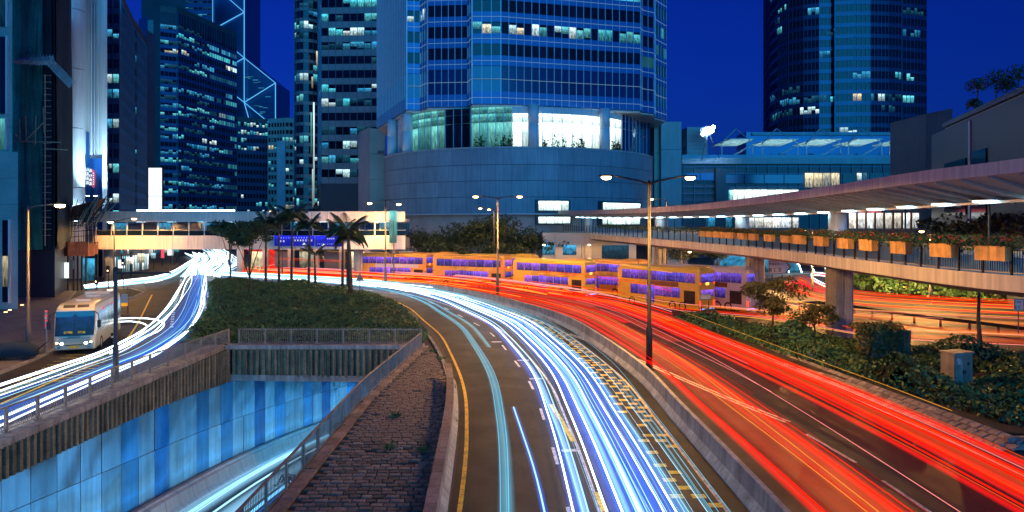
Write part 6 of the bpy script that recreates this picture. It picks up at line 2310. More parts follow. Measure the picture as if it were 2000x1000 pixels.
for k, (px, d, py, rx, rz) in enumerate(((835, 118, 442, 4.6, 2.0), (905, 120, 426, 5.0, 3.0), (955, 119, 416, 4.8, 3.4), (1010, 120, 440, 4.6, 2.4), (1065, 121, 448, 3.6, 1.7), (870, 115, 470, 3.6, 1.4), (985, 114, 470, 3.4, 1.4))):
    q = xd(px, d)
    h = zy(py, d)
    lbs = ('lowest spreading dark tree at the podium foot, nearest the palms', 'second dark tree before the podium with a domed crown', 'tallest dark tree before the podium behind the twin lamp', 'dark tree before the podium just beyond the twin lamp', 'last dark tree before the podium beside the curved footbridge', 'low bushy tree behind the buses near the palms', 'low bushy tree behind the buses under the twin lamp')
    tree(lbs[k], (q.x, q.y, 0.1), h, rx, rz, 2400, 0.24, cz=0.66, clumps=20, trunk_r=0.2, group='trees before the round podium')
for k, (px, d, py, rx) in enumerate(((1335, 104, 476, 2.4), (1400, 108, 480, 2.6))):
    q = xd(px, d)
    tree(('small street tree behind the last bus', 'small dark street tree beside the footbridge pier')[k], (q.x, q.y, 0.1), zy(py, d), rx, 1.2, 1200, 0.16, cz=0.75, trunk_r=0.1)
for k, (px, d, py, rx, rz) in enumerate(((1880, 88, 412, 4.5, 2.8), (1960, 80, 404, 4.2, 2.8), (2060, 74, 404, 4.2, 2.6))):
    q = xd(px, d)
    tree(('dark tree mass under the canopy beside the bright hall', 'dark tree mass under the canopy at the picture edge', 'dark tree beyond the picture edge under the canopy')[k], (q.x, q.y, 0.1), zy(py, d), rx, rz, 2600, 0.24, cz=0.68, clumps=18, trunk_r=0.2)
# lamp-lit shrub and thin tree in the right bed
g = gp(1508, 655)
tree('golden lamp-lit shrub at the tip of the bed by the buses', (g.x, g.y, 0.4), 5.0, 2.1, 1.9, 3200, 0.12, 'shrub_leaf', cz=0.52, clumps=18, trunk_r=0.07)
g = gp(1590, 668)
tree('low brownish bush before the footbridge pier', (g.x, g.y, 0.4), 2.6, 1.5, 0.8, 1600, 0.11, 'shrub_leaf', cz=0.6, clumps=14, trunk_r=0.06)
g = gp(1912, 712)
tree('thin bare-stemmed tree in the bed behind the control cabinet', (g.x, g.y, 0.4), 5.6, 1.9, 0.5, 700, 0.13, 'tree_leaf', cz=0.93, clumps=12, trunk_r=0.13, ls=(0.78, 0.9), limbs=4)
# weeds in the sett slope
for k, (px, py) in enumerate(((720, 752), (772, 817), (700, 792), (760, 880), (826, 885), (878, 815), (880, 830), (845, 690), (860, 705), (880, 762), (655, 838), (600, 905), (560, 945))):
    g = gp(px, py)
    kk = 60
    C = np.stack([g.x + nrng.normal(0, .14, kk), g.y + nrng.normal(0, .22, kk), 0.08 + nrng.random(kk) * 0.16], 1)
    o = add('weed_tuft', leaves_mesh('weed_tuft', C, nrng.normal(size=(kk, 3)) + np.array([0, 0, .5]), 0.09, 'hedge_leaf', 0.4))
    o['kind'] = 'stuff'
    tag(o, ordn[k] + ' dark weed tuft between the setts of the paved slope, from a scattered few', 'weeds', 'weed tufts on the paved slope')

# ================================================================== STREET FURNITURE
# ivy-grown concrete block, control cabinet, signs
g0, g1 = gp(1690, 712), gp(1727, 706)
IV = thing('ivy_wall', 'short concrete wall overgrown with ivy below the footbridge pier', 'wall', (g0.x, g0.y, 0.4))
c = Vector((22.2, 45.2))
MB().box((23.3, 45.0, 1.15), (2.6, 1.6, 2.3), 0.1).build('wall_block', 'concrete_dark', IV)
k = 1500
C = np.stack([nrng.uniform(21.2, 24.3, k), 44.1 + nrng.normal(0, .12, k), 0.5 + nrng.random(k) ** 0.6 * 2.2], 1)
keep = nrng.random(k) < np.clip((24.4 - C[:, 0]) / 2.2, 0.05, 1)
C = C[keep]
C2 = np.stack([nrng.uniform(21.4, 24.2, 600), nrng.uniform(44.2, 45.8, 600), 2.3 + nrng.random(600) * 0.35], 1)
C = np.concatenate([C, C2])
add('ivy', leaves_mesh('ivy', C, nrng.normal(size=C.shape) + np.array([0, -1.2, .5]), 0.10, 'shrub_leaf'), IV)
p = gp(1872, 745)
d = 36.8
CB = thing('control_cabinet', 'grey two-door roadside control cabinet standing in the shrub bed', 'cabinet', ((1868 - 1000) / F * d, d, 0.4), 0.28)
MB().box((0, 0, 0.98), (1.18, 0.8, 1.86)).build('body', 'cabinet', CB, world=False)
MB().box((0, 0, 0.03), (1.3, 0.92, 0.1)).build('plinth', 'concrete', CB, world=False)
MB().box((0, -0.02, 1.95), (1.28, 0.92, 0.08)).build('lid', 'cabinet', CB, world=False)
for sx in (-1, 1):
    dr = MB().box((sx * 0.285, -0.415, 0.98), (0.54, 0.04, 1.72)).build('door', 'cabinet', CB, world=False)
    MB().box((sx * 0.06, -0.45, 1.0), (0.03, 0.04, 0.18)).build('handle', 'dark_metal', dr, world=False)
MB().box((-0.3, -0.445, 1.55), (0.26, 0.015, 0.3)).build('label_plate', 'paint_white', CB, world=False)
MB().box((0.28, -0.445, 1.4), (0.12, 0.015, 0.16)).build('keyhole_plate', 'dark_metal', CB, world=False)
# small arrow board on two posts
def board_sign(label, c, w, h, zc, posts, face='sign_cream', arrow=True, text=2, rz=0.0):
    S = thing('road_sign', label, 'sign', (c[0], c[1], 0), rz)
    for x in posts:
        MB().tube([(x, 0.05, 0), (x, 0.05, zc + h * 0.4)], 0.045, 8).build('post', 'pole_grey', S, world=False)
    pts = [(-w / 2, -h / 2), (w / 2, -h / 2), (w / 2 + (h * 0.4 if arrow else 0), 0), (w / 2, h / 2), (-w / 2, h / 2)]
    MB().loft([[(x, -0.02, zc + z) for x, z in pts], [(x, 0.02, zc + z) for x, z in pts]]).build('board', face, S, world=False)
    m = MB()
    e = 0.035
    for i in range(len(pts)):
        a, b = pts[i], pts[(i + 1) % len(pts)]
        m.bar((a[0] * 0.96, -0.03, zc + a[1] * 0.9), (b[0] * 0.96, -0.03, zc + b[1] * 0.9), e)
    m.build('border', 'dark_metal', S, world=False)
    if arrow:
        m = MB()
        m.bar((w / 2 - 0.1 * h, -0.032, zc + h * 0.42), (w / 2 + h * 0.28, -0.032, zc), h * 0.14, 0.02)
        m.bar((w / 2 - 0.1 * h, -0.032, zc - h * 0.42), (w / 2 + h * 0.28, -0.032, zc), h * 0.14, 0.02)
        m.build('arrow', 'dark_metal', S, world=False)
    for r_ in range(text):
        zz = zc + h * (0.22 - 0.42 * r_)
        x = -w * 0.40
        while x < w * 0.30:
            s = h * (0.12 if r_ == 0 else 0.2)
            m = MB()
            for dx, dz, ww, hh in ((0, .5, 1, .2), (0, 0, .9, .2), (0, -.5, 1, .2), (-.2, 0, .2, 1.2), (.35, 0, .2, .9)):
                if rng.random() < 0.8:
                    m.box((x + dx * s, -0.032, zz + dz * s), (ww * s, 0.012, hh * s))
            if m.f:
                m.build('character', 'dark_metal', S, world=False)
            x += s * 1.7
    return S
solid('sign_cream', (0.6, 0.56, 0.48), 0.5, var=0.1)
g = gp(1377, 630)
board_sign('small arrow board on two posts at the tip of the shrub bed', (g.x, g.y), 0.95, 0.52, 2.3, (-0.3, 0.35), text=1)
d = 80
q = pt(1460, 516, d)
board_sign('large arrow direction board behind the buses near the footbridge pier', (q.x, d - 9), 1.75, 1.35, 4.55, (-0.5, 0.5))
q = gp(1672, 640)
board_sign('yellowish route sign behind the footbridge pier', (q.x + 1.4, q.y + 6), 1.1, 0.75, 3.0, (0.0,), arrow=False)
q = gp(1972, 660)
board_sign('small square notice on a post beside the guard rail', (q.x, q.y - 1), 0.7, 0.9, 2.7, (0.0,), arrow=False)
q = gp(703, 579)
S = thing('warning_sign', 'triangular warning sign seen from behind beyond the palm cluster', 'sign', (q.x, q.y, 0))
MB().tube([(0, 0, 0), (0, 0, 2.9)], 0.05, 8).build('post', 'pole_dark', S, world=False)
MB().loft([[(-0.5, -0.05, 1.9), (0.5, -0.05, 1.9), (0, -0.05, 2.85)], [(-0.5, -0.08, 1.9), (0.5, -0.08, 1.9), (0, -0.08, 2.85)]]).build('plate', 'cabinet', S, world=False)
q = gp(66, 700)
S = thing('bus_stop_pole', 'thin striped bus stop pole on the pavement near the coach', 'sign', (q.x + 0.2, q.y + 1, 0.14))
MB().tube([(0, 0, 0), (0, 0, 2.9)], 0.05, 8).build('post', 'galv', S, world=False)
for k in range(8):
    MB().box((0, -0.06, 1.75 + k * 0.16), (0.16, 0.02, 0.11)).build('number_plate', 'sign_red' if k % 2 else 'paint_white', S, world=False)
q = gp(114, 655)
S = thing('timetable_stand', 'glowing amber timetable stand on the pavement behind the coach', 'sign', (q.x - 1.2, q.y + 12, 0.14))
MB().tube([(0.3, 0, 0), (0.3, 0, 2.6)], 0.05, 8).build('post', 'dark_metal', S, world=False)
MB().box((0, -0.05, 1.5), (0.62, 0.08, 0.9)).build('panel', 'clad_cream', S, world=False)
MB().box((0, -0.06, 0.95), (0.62, 0.09, 0.3)).build('amber_panel', 'lit_amber' if 'lit_amber' in M else glow('lit_amber', (1.0, 0.42, 0.03), 0.9), S, world=False)
# tarpaulin-covered handcart at the kerb
q = gp(30, 706)
S = thing('covered_handcart', 'dark tarpaulin-covered handcart standing by the pavement lamp', 'cart', (q.x, q.y, 0.14), 0.3)
m = MB()
secs = []
for k in range(7):
    x = -1.2 + 2.4 * k / 6
    hh = 0.75 + 0.35 * math.sin(math.pi * (k + 0.3) / 6.5)
    secs.append([(x, -0.5, 0.22), (x, -0.52, 0.5 * hh + .2), (x, -0.3, hh), (x, 0.05, hh + 0.08), (x, 0.35, hh - 0.06), (x, 0.5, 0.5 * hh + .2), (x, 0.5, 0.22)])
m.loft(secs).build('tarpaulin', 'net_dark', S, smooth=True, world=False)
for sx in (-0.8, 0.8):
    for sy in (-0.48, 0.48):
        MB().tube([(sx, sy - 0.05, 0.18), (sx, sy + 0.05, 0.18)], 0.18, 14).build('wheel', 'rubber', S, world=False)
MB().tube([(1.2, -0.35, 0.5), (1.75, -0.3, 1.0), (1.75, 0.3, 1.0), (1.2, 0.35, 0.5)], 0.03, 6).build('handle', 'dark_metal', S, world=False)
for k, (px, py, lb) in enumerate(((202, 674, 'black rubber bollard close to the coach'), (219, 676, 'black rubber bollard next to the railing lamp'))):
    q = gp(px, py)
    S = thing('bollard', lb, 'bollard', (q.x, q.y, 0), 0, 'bollards beside the coach')
    MB().lathe((0, 0, 0), [(0.16, 0), (0.16, 0.05), (0.09, 0.1), (0.08, 0.8), (0.10, 0.84), (0.06, 0.95)], 14).build('post', 'rubber', S, world=False)
    MB().lathe((0, 0, 0.62), [(0.095, 0), (0.095, 0.12)], 14).build('reflective_band', 'paint_white', S, world=False)
for k, (px, py) in enumerate(((11, 613), (19, 609), (29, 604), (43, 599))):
    q = gp(px, py)
    S = thing('ground_light', ordn[k] + ' small white ground light along the stone building foot, from the picture edge', 'light', (q.x, q.y, 0.14), 0, 'ground lights along the stone building')
    MB().lathe((0, 0, 0), [(0.2, 0), (0.2, 0.03)], 16).build('rim', 'galv', S, world=False)
    MB().lathe((0, 0, 0.03), [(0.15, 0), (0.15, 0.02)], 16).build('lens', 'sodium_small', S, world=False)
# traffic light cluster and signs by the small grass island
for px, py, hh, lb in ((212, 575, 3.4, 'traffic light by the grass island near the hoarding'), (189, 578, 2.2, 'low amber-lit signal post at the hoarding corner'), (241, 566, 4.0, 'thin sign post on the grass island')):
    q = gp(px, py)
    S = thing('traffic_signal', lb, 'traffic light', (q.x, q.y, 0.1))
    MB().tube([(0, 0, 0), (0, 0, hh)], 0.06, 8).build('post', 'dark_metal', S, world=False)
    MB().box((0, -0.08, hh - 0.4), (0.36, 0.26, 0.95)).build('housing', 'dark_metal', S, world=False)
    MB().lathe((0, -0.12, hh - 0.6), [(0.1, 0), (0.13, 0.06), (0.1, 0.14)], 10).build('lens', 'sodium_small', S, world=False)
# ================================================================== VEHICLES
def wheel_parts(parent, x, y, r, w, side):
    wm = MB()
    for rr, yy in ():
        pass
    k = 20
    def disc(prof, name, mat, par):
        m = MB()
        n0 = 0
        for rad, off in prof:
            for j in range(k):
                a = 2 * math.pi * j / k
                m.v.append((x + side * off, y + rad * math.cos(a), r + rad * math.sin(a)))
        for i in range(len(prof) - 1):
            for j in range(k):
                a_, b_ = i * k + j, i * k + (j + 1) % k
                m.f.append((a_, b_, b_ + k, a_ + k))
        e = (len(prof) - 1) * k
        m.f.append(tuple(e + j for j in range(k)))
        return m.build(name, mat, par, world=False)
    t = disc([(r * 0.9, -w), (r, -w * 0.8), (r, -0.02), (r * 0.94, 0.02), (r * 0.62, 0.02), (r * 0.60, -0.05)], 'wheel', 'rubber', parent)
    disc([(r * 0.60, -0.06), (r * 0.60, 0.0), (r * 0.3, 0.01), (r * 0.28, -0.04), (r * 0.16, -0.03), (r * 0.14, 0.03), (r * 0.05, 0.03)], 'rim', 'galv', t)

def body_ring(hw, z0, zt, y, rnd=0.28, tilt=0.0, waist=0.0):
    """rounded cross-section across x at length y"""
    pts = [(-hw + 0.06, z0), (-hw, z0 + 0.08), (-hw, (z0 + zt) / 2), (-hw + 0.015, zt - rnd * 1.4), (-hw + 0.05, zt - rnd * 0.6), (-hw + rnd * 0.5, zt - rnd * 0.12), (-hw + rnd * 1.3, zt)]
    pts += [(-x, z) for x, z in pts[::-1]]
    return [(x, y, z) for x, z in pts]

# ---------------------------------------------------------------- parked coach
solid('coach_paint', (0.64, 0.56, 0.40), 0.3, 0.1, var=0.08, scale=0.6, coat=0.6)
solid('coach_glass', (0.01, 0.015, 0.03), 0.06, 0.0, var=0.2, scale=0.5, spec=0.9)
litwin('coach_cabin', (0.01, 0.06, 0.40), (0.03, 0.30, 0.40), 0.20, contrast=0.95, sx=7, sz=5)
litwin('coach_side', (0.03, 0.16, 0.50), (0.06, 0.40, 0.60), 0.40, contrast=0.9, sx=5, sz=3)
CO = thing('parked_coach', 'cream tour coach with lit headlights standing at the left kerb', 'coach', (-29.75, 48.7, 0), 0.344)
secs = [body_ring(1.12, 0.38, 1.05, 0.0, 0.12), body_ring(1.2, 0.32, 1.35, 0.10, 0.14), body_ring(1.235, 0.30, 1.62, 0.17, 0.16), body_ring(1.25, 0.30, 2.55, 0.34, 0.22), body_ring(1.25, 0.30, 2.98, 0.44, 0.25), body_ring(1.25, 0.30, 3.28, 0.75, 0.30), body_ring(1.25, 0.30, 3.38, 1.3, 0.30), body_ring(1.25, 0.30, 3.38, 9.6, 0.30), body_ring(1.22, 0.34, 3.30, 10.05, 0.28), body_ring(1.15, 0.45, 3.0, 10.2, 0.25)]
bd_ = MB().loft(secs).build('body', 'coach_paint', CO, smooth=False, world=False)
# windscreen: curved two-piece sheet just proud of the nose
m = MB()
gx, gz = 12, 6
for i in range(gx + 1):
    for j in range(gz + 1):
        u, v = -1 + 2 * i / gx, j / gz
        z = 1.28 + v * 1.62
        y = 0.04 + v * 0.36 + 0.10 * u * u - 0.06
        m.v.append((u * 1.16, y - 0.02, z))
for i in range(gx):
    for j in range(gz):
        q = i * (gz + 1) + j
        m.f.append((q, q + gz + 1, q + gz + 2, q + 1))
ws = m.build('windscreen', 'coach_cabin', CO, smooth=True, world=False, fix=False)
MB().bar((0, -0.06, 1.28), (0, 0.32, 2.9), 0.05, 0.03).build('centre_bar', 'dark_metal', ws, world=False)
MB().box((0, 0.30, 2.72), (2.3, 0.04, 0.38), rx=-0.2).build('destination_strip', 'coach_glass', ws, world=False)
for sx in (-1, 1):
    MB().bar((sx * 0.15, -0.1, 1.34), (sx * 0.85, 0.06, 1.75), 0.03).build('wiper', 'dark_metal', ws, world=False)
for x, w in ((-0.35, 0.5), (0.45, 0.45)):
    MB().box((x, -0.02, 1.52), (w, 0.02, 0.16)).build('dash_card', 'paint_yellow', ws, world=False)
# side glass, both sides
for sx in (-1, 1):
    for k in range(7):
        ya = 0.95 + k * 1.27
        m = MB()
        m.loft([[(sx * 1.235, ya, 1.55), (sx * 1.235, ya + 1.2, 1.55), (sx * 1.235, ya + 1.2, 2.72), (sx * 1.235, ya, 2.72)], [(sx * 1.262, ya, 1.55), (sx * 1.262, ya + 1.2, 1.55), (sx * 1.255, ya + 1.2, 2.72), (sx * 1.255, ya, 2.72)]])
        m.build('side_window', 'coach_side', CO, world=False)
    for k in range(6):
        MB().box((sx * 1.262, 2.9 + k * 1.1, 2.82), (0.02, 0.7, 0.10)).build('side_lettering', 'sign_red' if k % 3 == 0 else 'clad_white', CO, world=False)
    MB().box((sx * 1.26, 5.2, 1.42), (0.03, 9.0, 0.07)).build('trim_strip', 'chrome', CO, world=False)
    for k in range(3):
        MB().box((sx * 1.258, 3.6 + k * 1.3, 0.85), (0.02, 1.22, 0.62)).build('luggage_hatch', 'coach_paint', CO, world=False)
    wheel_parts(CO, sx * 1.24, 2.15, 0.48, 0.3, sx)
    wheel_parts(CO, sx * 1.24, 7.6, 0.48, 0.3, sx)
    hl = MB().box((sx * 0.80, -0.02, 0.78), (0.46, 0.12, 0.22)).build('headlight', 'chrome', CO, world=False)
    k = 12
    m = MB()
    cx = sx * 0.72
    m.poly([(cx + 0.11 * math.cos(2 * math.pi * j / k), -0.095, 0.78 + 0.09 * math.sin(2 * math.pi * j / k)) for j in range(k)])
    m.build('lamp_lens', 'headlight', hl, world=False)
    MB().box((sx * 1.0, -0.07, 0.84), (0.14, 0.05, 0.08)).build('indicator', 'sodium_small', hl, world=False)
    MB().box((sx * 0.9, -0.04, 0.52), (0.2, 0.06, 0.1)).build('fog_lamp', 'chrome', CO, world=False)
    mr = MB().tube([(sx * 1.18, 0.35, 2.85), (sx * 1.45, 0.05, 2.7), (sx * 1.5, -0.02, 2.3)], 0.03, 6).build('mirror_arm', 'dark_metal', CO, world=False)
    MB().box((sx * 1.5, -0.02, 2.05), (0.22, 0.12, 0.5)).build('mirror', 'dark_metal', mr, world=False)
for x in (-0.42, 0.42):
    MB().box((x, 0.68, 3.22), (0.7, 0.24, 0.03), rx=0.72).build('roof_vent', 'dark_metal', CO, world=False)
for y in (3.2, 6.4):
    MB().box((0, y, 3.43), (0.9, 0.7, 0.10)).build('roof_hatch', 'coach_paint', CO, world=False)
MB().box((0, 8.4, 3.5), (1.7, 1.6, 0.22)).build('air_conditioner', 'coach_paint', CO, world=False)
MB().box((0, -0.03, 1.12), (1.9, 0.04, 0.05)).build('nose_crease', 'cabinet', CO, world=False)
MB().box((0, -0.05, 0.52), (0.62, 0.03, 0.15)).build('number_plate', 'paint_yellow', CO, world=False)
MB().box((0, -0.02, 0.66), (1.0, 0.04, 0.06)).build('grille', 'dark_metal', CO, world=False)
for j in range(7):
    MB().box((-0.33 + j * 0.11, -0.035, 1.2), (0.07, 0.02, 0.06)).build('badge_letter', 'chrome', CO, world=False)
for sx in (-1, 1):
    MB().box((sx * 1.0, 10.18, 1.0), (0.2, 0.06, 0.4)).build('tail_light', 'tail', CO, world=False)

# ---------------------------------------------------------------- double-decker buses
solid('bus_yellow', (0.75, 0.47, 0.05), 0.35, 0.0, var=0.08, coat=0.4)
solid('bus_orange', (0.70, 0.33, 0.06), 0.35, 0.0, var=0.08, coat=0.4)
solid('bus_pale', (0.55, 0.50, 0.55), 0.35, 0.0, var=0.08, coat=0.4)
solid('ad_brown', (0.22, 0.08, 0.03), 0.4, var=0.4, scale=1.2)
solid('ad_gold', (0.60, 0.36, 0.08), 0.4, var=0.5, scale=0.9)
glow('bus_underglow', (0.25, 0.35, 1.0), 1.6)
glow('route_lamp', (1.0, 0.55, 0.12), 2.0)
def bus(label, rear, f, paint, ad, adlen=4.5, L=11.2):
    fx, fy = f
    B = thing('double_decker_bus', label, 'bus', (rear[0], rear[1], 0), math.atan2(-fx, fy), 'double-decker buses queueing')
    secs = [body_ring(1.20, 0.45, 4.25, 0.0, 0.2), body_ring(1.25, 0.32, 4.36, 0.08, 0.22), body_ring(1.25, 0.30, 4.40, 0.4, 0.22), body_ring(1.25, 0.30, 4.40, L - 0.9, 0.22), body_ring(1.25, 0.30, 4.36, L - 0.35, 0.24), body_ring(1.22, 0.34, 4.15, L - 0.05, 0.25), body_ring(1.15, 0.40, 3.9, L, 0.2)]
    MB().loft(secs).build('body', paint, B, world=False)
    for sx in (-1, 1):
        n = 8
        for k in range(n):
            ya = 0.5 + k * (L - 1.2) / n
            w = (L - 1.2) / n
            MB().box((sx * 1.245, ya + w / 2, 3.42), (0.05, w - 0.07, 0.95)).build('upper_window', 'bus_window', B, world=False)
        n = 6
        for k in range(n):
            ya = 2.4 + k * (L - 4.4) / n
            w = (L - 4.4) / n
            if sx < 0 and k == 3:
                d_ = MB().box((sx * 1.25, ya + w / 2, 1.45), (0.06, w - 0.05, 1.95)).build('door', 'bus_window', B, world=False)
                MB().box((sx * 1.285, ya + w / 2, 1.45), (0.02, 0.06, 1.95)).build('door_edge', 'dark_metal', d_, world=False)
                continue
            MB().box((sx * 1.245, ya + w / 2, 1.85), (0.05, w - 0.06, 1.0)).build('lower_window', 'bus_window', B, world=False)
        MB().box((sx * 1.256, L * 0.42, 2.66), (0.02, adlen, 0.46)).build('advert_panel', ad, B, world=False)
        MB().box((sx * 1.256, 1.2, 1.5), (0.02, 1.4, 1.3)).build('engine_louvre', 'dark_metal', B, world=False)
        wheel_parts(B, sx * 1.24, 2.1, 0.5, 0.3, sx)
        wheel_parts(B, sx * 1.24, 3.4, 0.5, 0.3, sx)
        wheel_parts(B, sx * 1.24, L - 2.2, 0.5, 0.3, sx)
        MB().box((sx * 1.05, -0.02, 0.95), (0.2, 0.06, 0.5)).build('tail_light', 'tail', B, world=False)
        MB().box((sx * 1.08, -0.01, 2.95), (0.12, 0.05, 0.12)).build('high_brake_light', 'tail', B, world=False)
        MB().box((sx * 0.85, L + 0.0, 0.8), (0.4, 0.05, 0.2)).build('headlight', 'headlight', B, world=False)
        MB().tube([(sx * 1.2, L - 0.3, 2.3), (sx * 1.5, L + 0.1, 2.2), (sx * 1.5, L + 0.1, 1.8)], 0.04, 6).build('mirror_arm', 'dark_metal', B, world=False)
    MB().box((0, -0.0, 3.45), (2.0, 0.06, 0.85)).build('rear_window', 'bus_window', B, world=False)
    MB().box((0, 0.0, 2.9), (0.5, 0.06, 0.28)).build('route_display', 'route_lamp', B, world=False)
    MB().box((0, 0.01, 1.95), (1.9, 0.05, 0.7)).build('rear_lower_window', 'bus_window', B, world=False)
    MB().box((0, 0.0, 1.0), (1.5, 0.05, 0.9)).build('engine_cover', paint, B, world=False)
    MB().box((0, -0.03, 0.62), (0.5, 0.03, 0.14)).build('number_plate', 'paint_yellow', B, world=False)
    MB().box((0, -0.02, 0.40), (2.1, 0.06, 0.10)).build('under_glow_strip', 'bus_underglow', B, world=False)  # glowing strip stands for the blue-white light under the bus
    MB().box((0, L - 0.02, 3.3), (2.1, 0.06, 1.0)).build('upper_windscreen', 'bus_window', B, world=False)
    MB().box((0, L - 0.0, 1.75), (2.1, 0.06, 1.3)).build('lower_windscreen', 'coach_glass', B, world=False)
    MB().box((0, 1.4, 4.46), (1.6, 2.2, 0.16)).build('roof_pod', paint, B, world=False)
    return B
bus('pale double-decker in the far lane, nearest to the footbridge pier', (24.0, 71.2), (-0.6, 0.8), 'bus_pale', 'ad_brown', 5)
bus('double-decker with a brown side panel, in front of the shrub bed tip', (19.4, 71.2), (-0.6, 0.8), 'bus_yellow', 'ad_brown', 4.2)
bus('bright yellow double-decker in the middle of the queue', (9.4, 85.4), (-0.76, 0.65), 'bus_yellow', 'ad_gold', 7)
bus('orange-yellow double-decker passing behind the median twin lamp', (-0.5, 96.5), (-0.9, 0.43), 'bus_orange', 'ad_gold', 6)
bus('pale orange double-decker at the head of the queue near the palms', (-12.0, 104.4), (-0.95, 0.31), 'bus_orange', 'bus_pale', 7)

bus('orange double-decker in the far lane behind the bright yellow one', (15.8, 85.6), (-0.72, 0.69), 'bus_orange', 'ad_gold', 6)
bus('dull yellow double-decker in the far lane beside the median twin lamp', (3.2, 100.8), (-0.88, 0.47), 'bus_yellow', 'ad_brown', 6)
bus('orange double-decker in the far lane before the podium trees', (-8.3, 107.2), (-0.95, 0.3), 'bus_orange', 'ad_gold', 6)

# ================================================================== LIGHT STREAKS LEFT BY PASSING TRAFFIC
glow('streak_white', (0.80, 0.93, 1.0), 4.0)
glow('streak_under', (0.16, 0.56, 1.0), 3.2)
glow('streak_ice', (0.40, 0.78, 1.0), 1.5)
glow('streak_cyan', (0.16, 0.55, 0.78), 0.9)
glow('streak_blue', (0.01, 0.17, 0.95), 1.0)
glow('streak_red', (1.0, 0.010, 0.002), 1.3)
glow('streak_crimson', (0.75, 0.012, 0.004), 0.6)
glow('streak_orange', (1.0, 0.10, 0.01), 0.9)
glow('streak_amber', (1.0, 0.42, 0.06), 1.2)
glow('streak_pink', (1.0, 0.30, 0.30), 1.4)
veil('haze_blue', (0.01, 0.16, 0.9), 0.26)
veil('haze_cyan', (0.12, 0.48, 0.75), 0.16)
veil('haze_red', (0.9, 0.012, 0.002), 0.10)
veil('haze_orange', (1.0, 0.14, 0.02), 0.10)

class Streaks:
    def __init__(self, name, label):
        self.root = thing(name, label, 'light streaks')
        self.root['kind'] = 'stuff'
        self.m = {}
        self.fall = {}
    def add(self, path2, z, r, mat, wig=0.0, step=1.3, flat=None, k=5):
        path2 = np.array(path2, float)
        if path2.shape[1] == 2:
            path2 = np.concatenate([path2, np.full((len(path2), 1), z)], 1)
        p = resample(path2, step)
        if wig:
            n = normals2(p)
            ph, fq = rng.uniform(0, 6.28), rng.uniform(0.02, 0.07)
            s = np.arange(len(p)) * step
            p[:, :2] += n * (np.sin(s * fq * 6.28 * 0.35 + ph) * wig)[:, None]
        m = self.m.setdefault(mat, MB())
        if flat and mat.startswith('soft'):
            n = normals2(p)
            for i in range(len(p) - 1):
                a, b = p[i], p[i + 1]
                # five strips so that the falloff is round
                for c0, c1, f0, f1 in ((-1, -0.5, 0, 0.75), (-0.5, 0, 0.75, 1), (0, 0.5, 1, 0.75), (0.5, 1, 0.75, 0)):
                    q = []
                    for pp, nn_, c in ((a, n[i], c0), (a, n[i], c1), (b, n[i + 1], c1), (b, n[i + 1], c0)):
                        q.append((pp[0] + nn_[0] * flat * c, pp[1] + nn_[1] * flat * c, pp[2]))
                    m.quad(*q)
                    self.fall.setdefault(mat, []).extend((f0, f1, f1, f0))
        elif flat:
            n = normals2(p)
            for i in range(len(p) - 1):
                a, b = p[i], p[i + 1]
                m.quad((a[0] - n[i][0] * flat, a[1] - n[i][1] * flat, a[2]), (a[0] + n[i][0] * flat, a[1] + n[i][1] * flat, a[2]), (b[0] + n[i + 1][0] * flat, b[1] + n[i + 1][1] * flat, b[2]), (b[0] - n[i + 1][0] * flat, b[1] - n[i + 1][1] * flat, b[2]))
        else:
            m.tube([tuple(q) for q in p], r, k)
    def done(self):
        for mat, m in self.m.items():
            o = m.build('streak', mat, self.root, fix=False)
            o['kind'] = 'stuff'
            if mat in self.fall:
                at = o.data.attributes.new('fall', 'FLOAT', 'POINT')
                at.data.foreach_set('value', self.fall[mat])

soft('soft_blue', (0.004, 0.15, 0.95), 0.62)
soft('soft_cyan', (0.09, 0.42, 0.62), 0.75)
soft('soft_ice', (0.30, 0.68, 1.0), 0.9)
soft('soft_red', (1.0, 0.005, 0.001), 0.85)
soft('soft_ember', (0.95, 0.06, 0.004), 0.36)
soft('soft_pink', (0.9, 0.10, 0.08), 0.5)
soft('soft_gold', (1.0, 0.26, 0.015), 0.6)
W = Streaks('headlight_streaks', 'sweeping white and blue headlight streaks along the curved inbound road')
def wadd(u, r, mat, z=0.7, s0=0.06, s1=1.0, wig=0.05, **k):
    W.add(white(u, s0, s1), z + rng.uniform(-0.06, 0.06), r, mat, wig, **k)
# soft pale pairs in the nearside lane
for u in (0.172, 0.186, 0.200):
    wadd(u, 0.016, 'streak_cyan', z=0.65)
wadd(0.186, 0, 'soft_cyan', z=0.6, flat=0.30)
wadd(0.262, 0, 'soft_cyan', z=0.6, flat=0.22, s0=0.3)
wadd(0.268, 0.014, 'streak_cyan', z=0.65, s0=0.3)
W.add(catmull([gp(x, y, 0.6)[:] for x, y in ((1003, 795), (1020, 845), (1040, 905), (1056, 965), (1072, 1040))], 6), 0, 0.03, 'streak_ice')
W.add(catmull([gp(x, y, 0.6)[:] for x, y in ((1003, 795), (1020, 845), (1040, 905), (1056, 965), (1072, 1040))], 6), 0, 0, 'soft_blue', flat=0.16)
